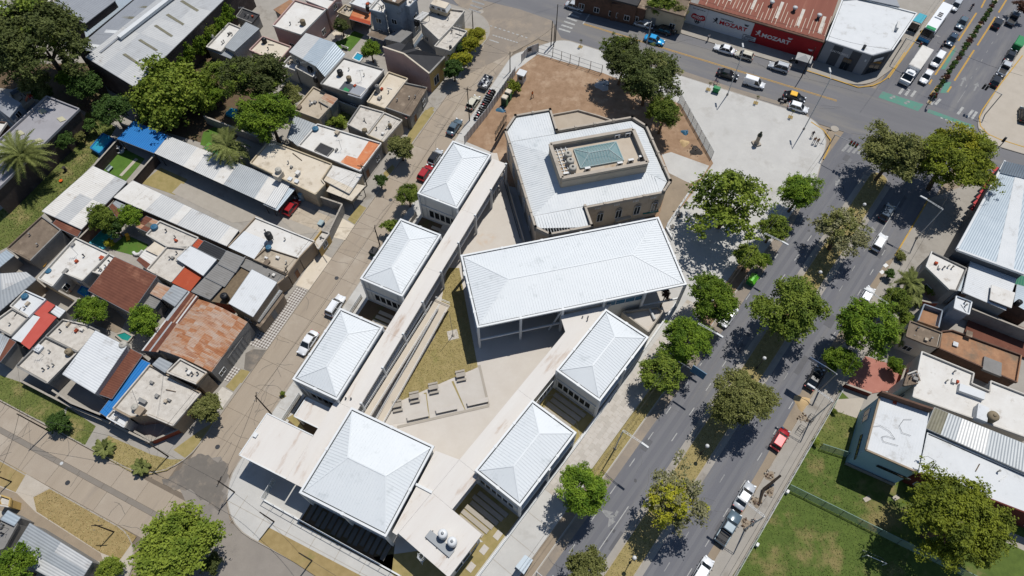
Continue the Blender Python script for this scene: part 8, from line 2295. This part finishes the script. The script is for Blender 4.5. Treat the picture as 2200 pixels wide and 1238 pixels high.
for fr_,x,y,h,r,hh,mt,lab,lg in (('M2',403,312,3.9,.6,1.4,'tank_black','black water tank on a stand on the white street house',.8),('M2',403,388,3.9,.5,.5,'tank_blue','low blue tank on the white street house',0),
                                   ('M2',125,702,3.6,.62,1.5,'tank_black','black water tank left of the white raised roof',0),('M1',1425,705,3.5,.5,1.2,'tank_black','small black tank between the stepped grey roofs and white raised roof',0),('M1',975,258,3.6,.6,.5,'tank_blue','low blue bowl tank near the long white shed',0),
                                   ('M1',785,1010,3.6,.62,1.4,'tank_grey','grey water tank at the corner of the bright white shed',0),('M1',155,697,3.5,.55,.45,'tank_blue','blue oval tank on the white west roof',0),('M1',305,537,3.8,.5,.4,'tank_blue','blue grey lid on the large white flat roof',0),
                                   ('M1',435,1050,3.3,.55,1.0,'tank_old','brown round vent on the rough grey roof',0),('T2',375,255,3.4,.5,1.3,'tank_black','black tank on the cream flat roof near the ivy wall',0),('T2',665,435,3.8,.5,1.2,'tank_black','black tank on the small white terrace below the blue gable',0),
                                   ('T2',855,458,5.0,.55,1.3,'tank_black','black tank on the large white flat roof',0),('T2',912,497,5.0,.5,1.2,'tank_old','old stone coloured tank on the large white flat roof',0),('T2',1093,560,3.6,.45,1.9,'w_grey','tall round grey flue on the flat whitish roof',0),
                                   ('T2',1012,828,3.5,.5,1.0,'tank_old','old round vent on the left speckled roof',0),('T2',1172,795,3.6,.35,.9,'tank_old','small round vent on the right speckled roof',0),('T2',700,815,3.7,.6,.5,'tank_blue','low blue grey tank on the large white roof with orange patch',0),
                                   ('T2',465,1078,5.2,.55,.9,'tank_grey','concrete tank on the chimney box of the large cream roof',0),('T2',45,232,3.3,.4,1.0,'tank_grey','round white tank on the roof beside the ivy wall',0),('UH',800,245,4.3,.55,1.3,'tank_black','black tank at the weathered junction terrace',0),
                                   ('UH',255,90,4.6,.4,1.2,'tank_black','small black tank above the orange tile patio',0),('UH',1175,525,4.1,.3,1.0,'steel_dark','dark flue on the terrace wing beside the yellow hedge',0),('T2',700,500,3.9,.45,1.2,'tank_black','black tank at the edge of the large white flat roof',0),
                                   ('B1',855,170,4.0,.5,.9,'tank_grey','small white tank on the corner house roof',0),('RB',1605,290,5.2,.45,1.2,'tank_black','black drum at the edge of the pale blue roof',0),('T2',620,140,5.4,.55,1.3,'tank_old','round brown chimney tank on the pink house',0),('T2',1030,45,4.5,.35,1.0,'tank_black','small black tank at the top by the orange patio',0)):
 p = w(fr_,x,y,h+lg+hh*.5)
 tank(lab,(p.x,p.y,h-.1),r,hh,mt,None,legs=lg)
def rbox(label,fr_,x,y,h,s,mat,ang=SA,name='roof_hatch',cat='hatch'):
 p = w(fr_,x,y,h+s[2]/2); T = thing(name,label,cat,(p.x,p.y,h-.1),None,ang)
 local(T,MB().box((0,0,s[2]/2),s),'box',mat); local(T,MB().box((0,0,s[2]+.04),(s[0]+.15,s[1]+.15,.08)),'cover',mat)
rbox('cream chimney box with a tank on the large cream roof','T2',468,1110,3.9,(1.5,1.2,1.3),'r_cream',name='chimney_box',cat='chimney')
rbox('small white roof hatch on the large cream roof, left of two','T2',540,1135,3.9,(.6,.6,.4),'r_bright'); rbox('small white roof hatch on the large cream roof, right of two','T2',582,1150,3.9,(.6,.6,.4),'r_bright'); rbox('white roof hatch behind the two small ones on the cream roof','T2',590,1098,3.9,(.7,.6,.7),'r_white')
rbox('brown vent box on the white roof with the orange patch','T2',838,842,3.7,(.7,.6,.6),'r_beige'); rbox('brown vent box on the beige roof','T2',598,682,3.4,(.8,.7,.5),'r_brown'); rbox('white hatch on the rough grey west roof','M1',248,1030,3.3,(1.0,.9,.5),'r_bright'); rbox('tiny white patch box on the plain rust roof','M1',838,592,4.55,(.5,.5,.2),'r_bright')
rbox('low box on the beige street house roof','M2',393,485,3.7,(.9,.7,.4),'r_brown'); rbox('pipe cap on the large white flat roof, upper','M1',462,370,3.9,(.5,.4,.4),'w_grey'); rbox('pipe cap pair on the large white flat roof, lower','M1',415,540,3.9,(.9,.4,.4),'w_grey'); rbox('brick vent on the large white flat roof corner','M1',645,455,3.9,(.5,.6,.4),'r_terra')
rbox('small box vent on the corner house roof','B1',905,130,4.0,(.4,1.2,.6),'w_grey'); rbox('chimney box beside the corner house tank','B1',893,195,4.0,(1.1,.9,.9),'w_tan',name='chimney_box',cat='chimney'); rbox('white block on the entrance canopy roof','B2',322,345,5.0,(.5,.4,.3),'frame_white'); rbox('small grey hatch box on the orange dirt terrace','RB',1155,575,3.4,(.9,.8,.8),'r_brown'); rbox('white square vent on the orange dirt terrace','RB',1042,660,3.4,(.6,.6,.3),'r_bright')
rbox('red brick pair on the white hall roof','B5',833,135,7.05,(.5,.35,.2),'r_terra',name='loose_bricks',cat='bricks')
p = w('UH',1065,100,5.2); T = thing('rooftop_caravan','white caravan standing on the roof terrace at the junction','caravan',(p.x,p.y,4.25),None,CA+math.pi)
local(T,MB().hexa([(-2.0,-1.0,.4),(1.9,-1.0,.4),(1.9,1.0,.4),(-2.0,1.0,.4)],[(-2.1,-1.0,1.3),(2.1,-1.0,1.3),(2.1,1.0,1.3),(-2.1,1.0,1.3)]),'lower_body','w_cream')
local(T,MB().hexa([(-2.1,-1.0,1.3),(2.1,-1.0,1.3),(2.1,1.0,1.3),(-2.1,1.0,1.3)],[(-1.8,-.95,2.2),(1.7,-.95,2.2),(1.7,.95,2.2),(-1.8,.95,2.2)]),'upper_body','plastic_white')
local(T,MB().box((0,0,2.24),(3.5,1.9,.08)),'roof','r_cream')
for x in (-1.2,.2,1.3):
 for s in (-1,1): local(T,MB().box((x,s*1.0,1.65),(.7,.06,.45)),'window','glass_dark')
for s in (-1,1): local(T,MB().tube((0,s*.9,.3),(0,s*1.02,.3),.3,.3,12),'wheel','tyre')
T = thing('roof_pergola','grey slatted pergola on the roof terrace beside the caravan','pergola',w('UH',830,180,5.0)); T.location.z = 4.2
for k in range(7):
 a,b = w('UH',775+14*k,205-12*k,6),w('UH',850+14*k,225-12*k,6); MB().bar(a,b,.22,.06).build('slat','plastic_white',T)
for x,y in ((775,205),(862,132),(850,225),(935,152)): p = w('UH',x,y,6); MB().tube((p.x,p.y,4.2),(p.x,p.y,6),.05).build('post','steel_grey',T)
T = thing('roof_stair','pale blue metal stair down from the junction terrace','stairs',w('UH',815,450,.13))
a,b = w('UH',865,385,4.2),w('UH',775,515,1.8); MB().bar(a,b,.9,.1).build('flight','r_metalblue',T)
for s in (-.45,.45): MB().bar(a+Vector((s,0,.5)),b+Vector((s,0,.5)),.05,.05).build('handrail','steel_grey',T)
for k,pts in enumerate(([(690,290),(740,285),(800,320),(835,370),(780,350),(750,355),(760,385),(855,412)],[(940,245),(890,245),(862,285),(880,330),(935,348)],[(860,520),(960,505),(1040,478),(1095,510),(1050,570),(1080,610),(1150,625)])):
 m = MB(); m.path([w('B5',x,y,7.2 if k < 2 else 5.9) for x,y in pts],.022,5); o = m.build('loose_cable','wire')
 tag(o,('tangled black cable on the white hall roof','curved black cable loop on the white hall roof','long black cable draped over both white roofs beside the lawn')[k],'cable','loose cables on the roofs by the lawn')
for k in range(3):
 p = w('RA',940-33*k,350+65*k,8.0); T = thing('antenna',('upper','middle','lower')[k]+' thin rooftop antenna at the edge of the pale blue shed','antenna',(p.x,p.y,6.6),'antennas on the pale blue shed',.4)
 local(T,MB().tube((0,0,0),(0,0,2.2),.03),'mast','steel_dark'); local(T,MB().tube((-.9,0,2.0),(.9,0,2.0),.02),'boom','steel_dark')
 for i in range(5): local(T,MB().tube((-.8+i*.4,-.3,2.0),(-.8+i*.4,.3,2.0),.015),'element','steel_dark')
for k,(x,y) in enumerate(((690,112),(647,185),(602,258))):
 p = w('M4',x,y,.4); T = thing('plaza_bench',('small dark bench by the plaza railing, uppermost of three','small dark bench by the plaza railing, middle of three','small dark bench by the plaza railing, lowest of three')[k],'bench',(p.x,p.y,.125),'benches by the plaza railing',AA)
 local(T,MB().box((0,0,.42),(.9,.5,.1)),'seat','concrete_dark'); local(T,MB().box((0,0,.18),(.6,.4,.36)),'base','concrete_dark')

for x,y,lab in ((775,503,'small white paper sheet lying on the avenue, farther one'),(752,545,'larger white paper sheet lying on the avenue by the clipped shrub')):
 p = w('M5',x,y,0); o = MB().prism([(-.4,-.3),(.4,-.3),(.4,.3),(-.4,.3)],0,.02).build('paper_sheet','plastic_white'); o.location = (p.x,p.y,.012); o.rotation_euler = (0,0,.6); tag(o,lab,'paper')
def joints(lines,z):
 for a,b in lines: MB().bar(Vector((a.x,a.y,z)),Vector((b.x,b.y,z)),.07,.01).build('expansion_joint','concrete',school_ground)
joints([(HX(x,25+.9*abs(x-14)),HX(x,43)) for x in (7,10.5,14,17.5)]+[(HX(4.5,y),HX(20,y)) for y in (39.5,36,32.5)],.138)
joints([(ST(-47.6,6+4*i),ST(-45.4,6+4*i)) for i in range(2,24)]+[(ST(-44+4*i,.7),ST(-44+4*i,5)) for i in range(8)]+[(ST(-46.5,3.2),ST(-14,2.9))],.124)
joints([(AV(-10.9,6+4*i),AV(-6.7,6+4*i)) for i in range(4)],.124)

def crack(par,p,ang,L,z,mat='joint',wd_=.06,seed=0):
 rs = random.Random(seed); pts = [Vector((p.x,p.y,z))]
 for i in range(max(3,int(L/.7))):
  ang += rs.uniform(-.5,.5); pts.append(pts[-1]+Vector((math.cos(ang),math.sin(ang),0))*.7)
 m = MB()
 for a,b in zip(pts[:-1],pts[1:]): m.bar(a,b,wd_*rs.uniform(.6,1.2),.006)
 m.build('crack',MT[mat],par)
rs = random.Random(9)
for i in range(34): crack(st_base,ST(rs.uniform(-54.6,-48.6),rs.uniform(6,110)),SA+rs.choice((0,1.57,3.14,4.71))+rs.uniform(-.4,.4),rs.uniform(2,6),.009,'concrete_dark',.05,i)
for i in range(20): crack(bs_base,CR(rs.uniform(-5.6,.2),rs.uniform(48,100)),CA+rs.choice((0,1.57,3.14,4.71))+rs.uniform(-.4,.4),rs.uniform(2,5),.009,'concrete_dark',.05,50+i)
for i in range(22): crack(road_av,AV(rs.choice((rs.uniform(-4,1),rs.uniform(7,12.5))),rs.uniform(12,125)),AA+rs.choice((0,3.14,1.57))+rs.uniform(-.2,.2),rs.uniform(3,9),.004,'steel_dark',.05,90+i)
for i in range(10): crack(road_cr,CR(rs.uniform(114,125),rs.uniform(-15,40)),CA+rs.choice((0,3.14))+rs.uniform(-.2,.2),rs.uniform(3,8),.006,'steel_dark',.05,130+i)
M('oil_stain',A(98,98,101),.8,A(88,88,91),1.0,.6); M('road_repair',A(112,112,115),.9,A(100,100,104),.8,.7,None,bump=.3); M('tyre_wear',A(115,116,120),.85,A(126,126,130),.5,1.0,A(126,126,130),.4,.5,streak=(AA,.1,1.5))
for o_,wd_ in ((-2.1,.7),(-.75,.6),(.75,.6),(7.3,.6),(9.6,.6),(10.7,.6)):
 sheet([AV(o_-wd_/2,-20),AV(o_+wd_/2,-20),AV(o_+wd_/2,108),AV(o_-wd_/2,108)],.0015).build('tyre_track','tyre_wear',road_av)
for i in range(16):
 o_ = rs.choice((rs.uniform(-3.4,1),rs.uniform(7,11.5))); t = rs.uniform(14,122); a,b = rs.uniform(.5,1.4),rs.uniform(.8,4)
 sheet([AV(o_,t),AV(o_+a,t),AV(o_+a,t+b),AV(o_,t+b)],.0035).build('road_repair','road_repair',road_av)
for i in range(30):
 p = AV(rs.choice((rs.uniform(-4.4,-3),rs.uniform(11.6,13),rs.uniform(-1.5,1))),rs.uniform(14,120)); r = rs.uniform(.15,.4); n = 9
 MB().poly([(p.x+r*math.cos(k*.698)*rs.uniform(.6,1.2),p.y+r*math.sin(k*.698)*rs.uniform(.6,1.2),.0055) for k in range(n)]).build('oil_stain','oil_stain',road_av)

def inside(poly,x,y):
 c = np.zeros(len(x),bool); n = len(poly)
 for i in range(n):
  x0,y0,x1,y1 = poly[i][0],poly[i][1],poly[i-1][0],poly[i-1][1]
  c ^= ((y0 > y) != (y1 > y)) & (x < (x1-x0)*(y-y0)/(y1-y0+1e-12)+x0)
 return c
def grass(label,poly,dens,hgt,mat,z,seed):
 g = np.random.RandomState(seed); P = np.array([[p[0],p[1]] for p in poly]); lo,hi = P.min(0),P.max(0)
 n = int((hi-lo).prod()*dens); x,y = g.uniform(lo[0],hi[0],n),g.uniform(lo[1],hi[1],n)
 k = inside(P,x,y); x,y = x[k],y[k]; n = len(x)
 h = hgt*g.uniform(.4,1.3,n); a = g.uniform(0,6.28,n); wd_ = .05+.09*g.rand(n); dx,dy = g.normal(size=n)*h*.7,g.normal(size=n)*h*.7
 V = np.stack([np.stack([x-wd_*np.cos(a),y-wd_*np.sin(a),np.full(n,z)],1),np.stack([x+wd_*np.cos(a),y+wd_*np.sin(a),np.full(n,z)],1),np.stack([x+dx,y+dy,z+h],1)],1).reshape(-1,3)
 me = bpy.data.meshes.new('grass'); me.vertices.add(3*n); me.vertices.foreach_set('co',V.ravel()); me.loops.add(3*n); me.loops.foreach_set('vertex_index',np.arange(3*n))
 me.polygons.add(n); me.polygons.foreach_set('loop_start',np.arange(n)*3); me.update(calc_edges=True); me.materials.append(MT[mat])
 o = bpy.data.objects.new('grass',me); C.objects.link(o); return tag(o,label,'grass',kind='stuff')
M('blade_green',A(122,136,70),.9,A(90,106,50),.8,.9,A(164,150,104),.16,.51); M('blade_dry',A(200,184,136),.9,A(172,158,104),1.0,.9,A(148,146,82),.5,.58)
grass('short green lawn grass inside the railing',[AV(16.8,8),AV(60,-14),AV(60,30)]+zp('B5',[(500,490),(590,240),(430,170)])+[AV(16.8,60)],24,.12,'blade_green',.13,1)
grass('dry patchy grass of the school courtyard',zp('RP',[(700,-90),(800,-90),(955,735),(560,905),(290,1025),(360,870),(600,480)]),50,.09,'blade_dry',.15,2)
grass('dry grass of the avenue median',[AV(2.55,10),AV(5.5,10),AV(5.5,107),AV(2.55,107)],28,.09,'blade_dry',.12,3)
grass('dry grass of the school verge on the avenue',[AV(-7.1,26),AV(-5.4,26),AV(-5.4,58),AV(-7.1,58)],28,.09,'blade_dry',.13,4)
for k,pts in enumerate(([(-260,-120),(130,10),(440,150),(318,285),(-260,0)],[(430,170),(610,290),(540,412),(390,335)],[(690,350),(960,470),(1080,500),(1165,500),(1060,570),(930,600),(850,590),(690,500),(615,440)],[(215,740),(325,682),(868,988),(762,1138),(640,1090),(235,830)])):
 grass(('green verge grass behind the lower street, far left','green verge grass beside the round dark shrub','verge grass around the two yuccas at the corner','dry verge grass south of the lower street')[k],zp('B1',pts),28,.1,'blade_green' if k < 2 else 'blade_dry',.13,10+k)
grass('garden grass of the left lawn with the date palm',zp('PX',[(190,235),(250,275),(205,350),(95,460),(25,528),(-60,560),(0,455),(60,400),(110,360),(160,300)]),30,.16,'blade_green',.13,20)
rs = random.Random(21)
nd = 0
for k,offs in (('j',((-9,4),(-8,-5),(6,14))),('k',((-8,3),(-10,-6))),('b',((-6,9),(-14,10),(-2,12))),('a',((-13,2),(-15,9))),('g',((-13,6),(-14,-4),(-12,12))),('i',((-8,-3),(-6,6))),('p',((4,12),(-6,10))),('h',((-14,4),(-13,10)))):
 for dx,dy in offs:
  a = tp(k,.5); nd += 1
  wire(('thin service wire from the pole ' + {'j': 'at the orange patched roof','k': 'at the beige street house','b': 'at the corner house','a': 'at the middle classroom block','g': 'beside the cream car','i': 'at the junction terrace','p': 'on the lower verge','h': 'in the site fence gap'}[k]+' to a roof, ')+('first','second','third')[offs.index((dx,dy))],[a,Vector((a.x+dx,a.y+dy,4.2))],.5,.014)
wire('long cable along the cross street on the shop side',[CR(127,45,8.5),CR(127,20,8.5),CR(127,-8,8.5),CR(128,-22,8.5)],.6)
wire('long cable along the upper avenue beside the corner shop',[AV(-6,124,8.5),AV(-6,150,8.5),AV(-6,180,8.5)],.6)
wire('pair of cables along the far avenue pavement',[AV(14.6,10,8),AV(14.6,35,8),AV(14.6,60,8),AV(14.6,90,8),AV(14.6,112,8)],.5)
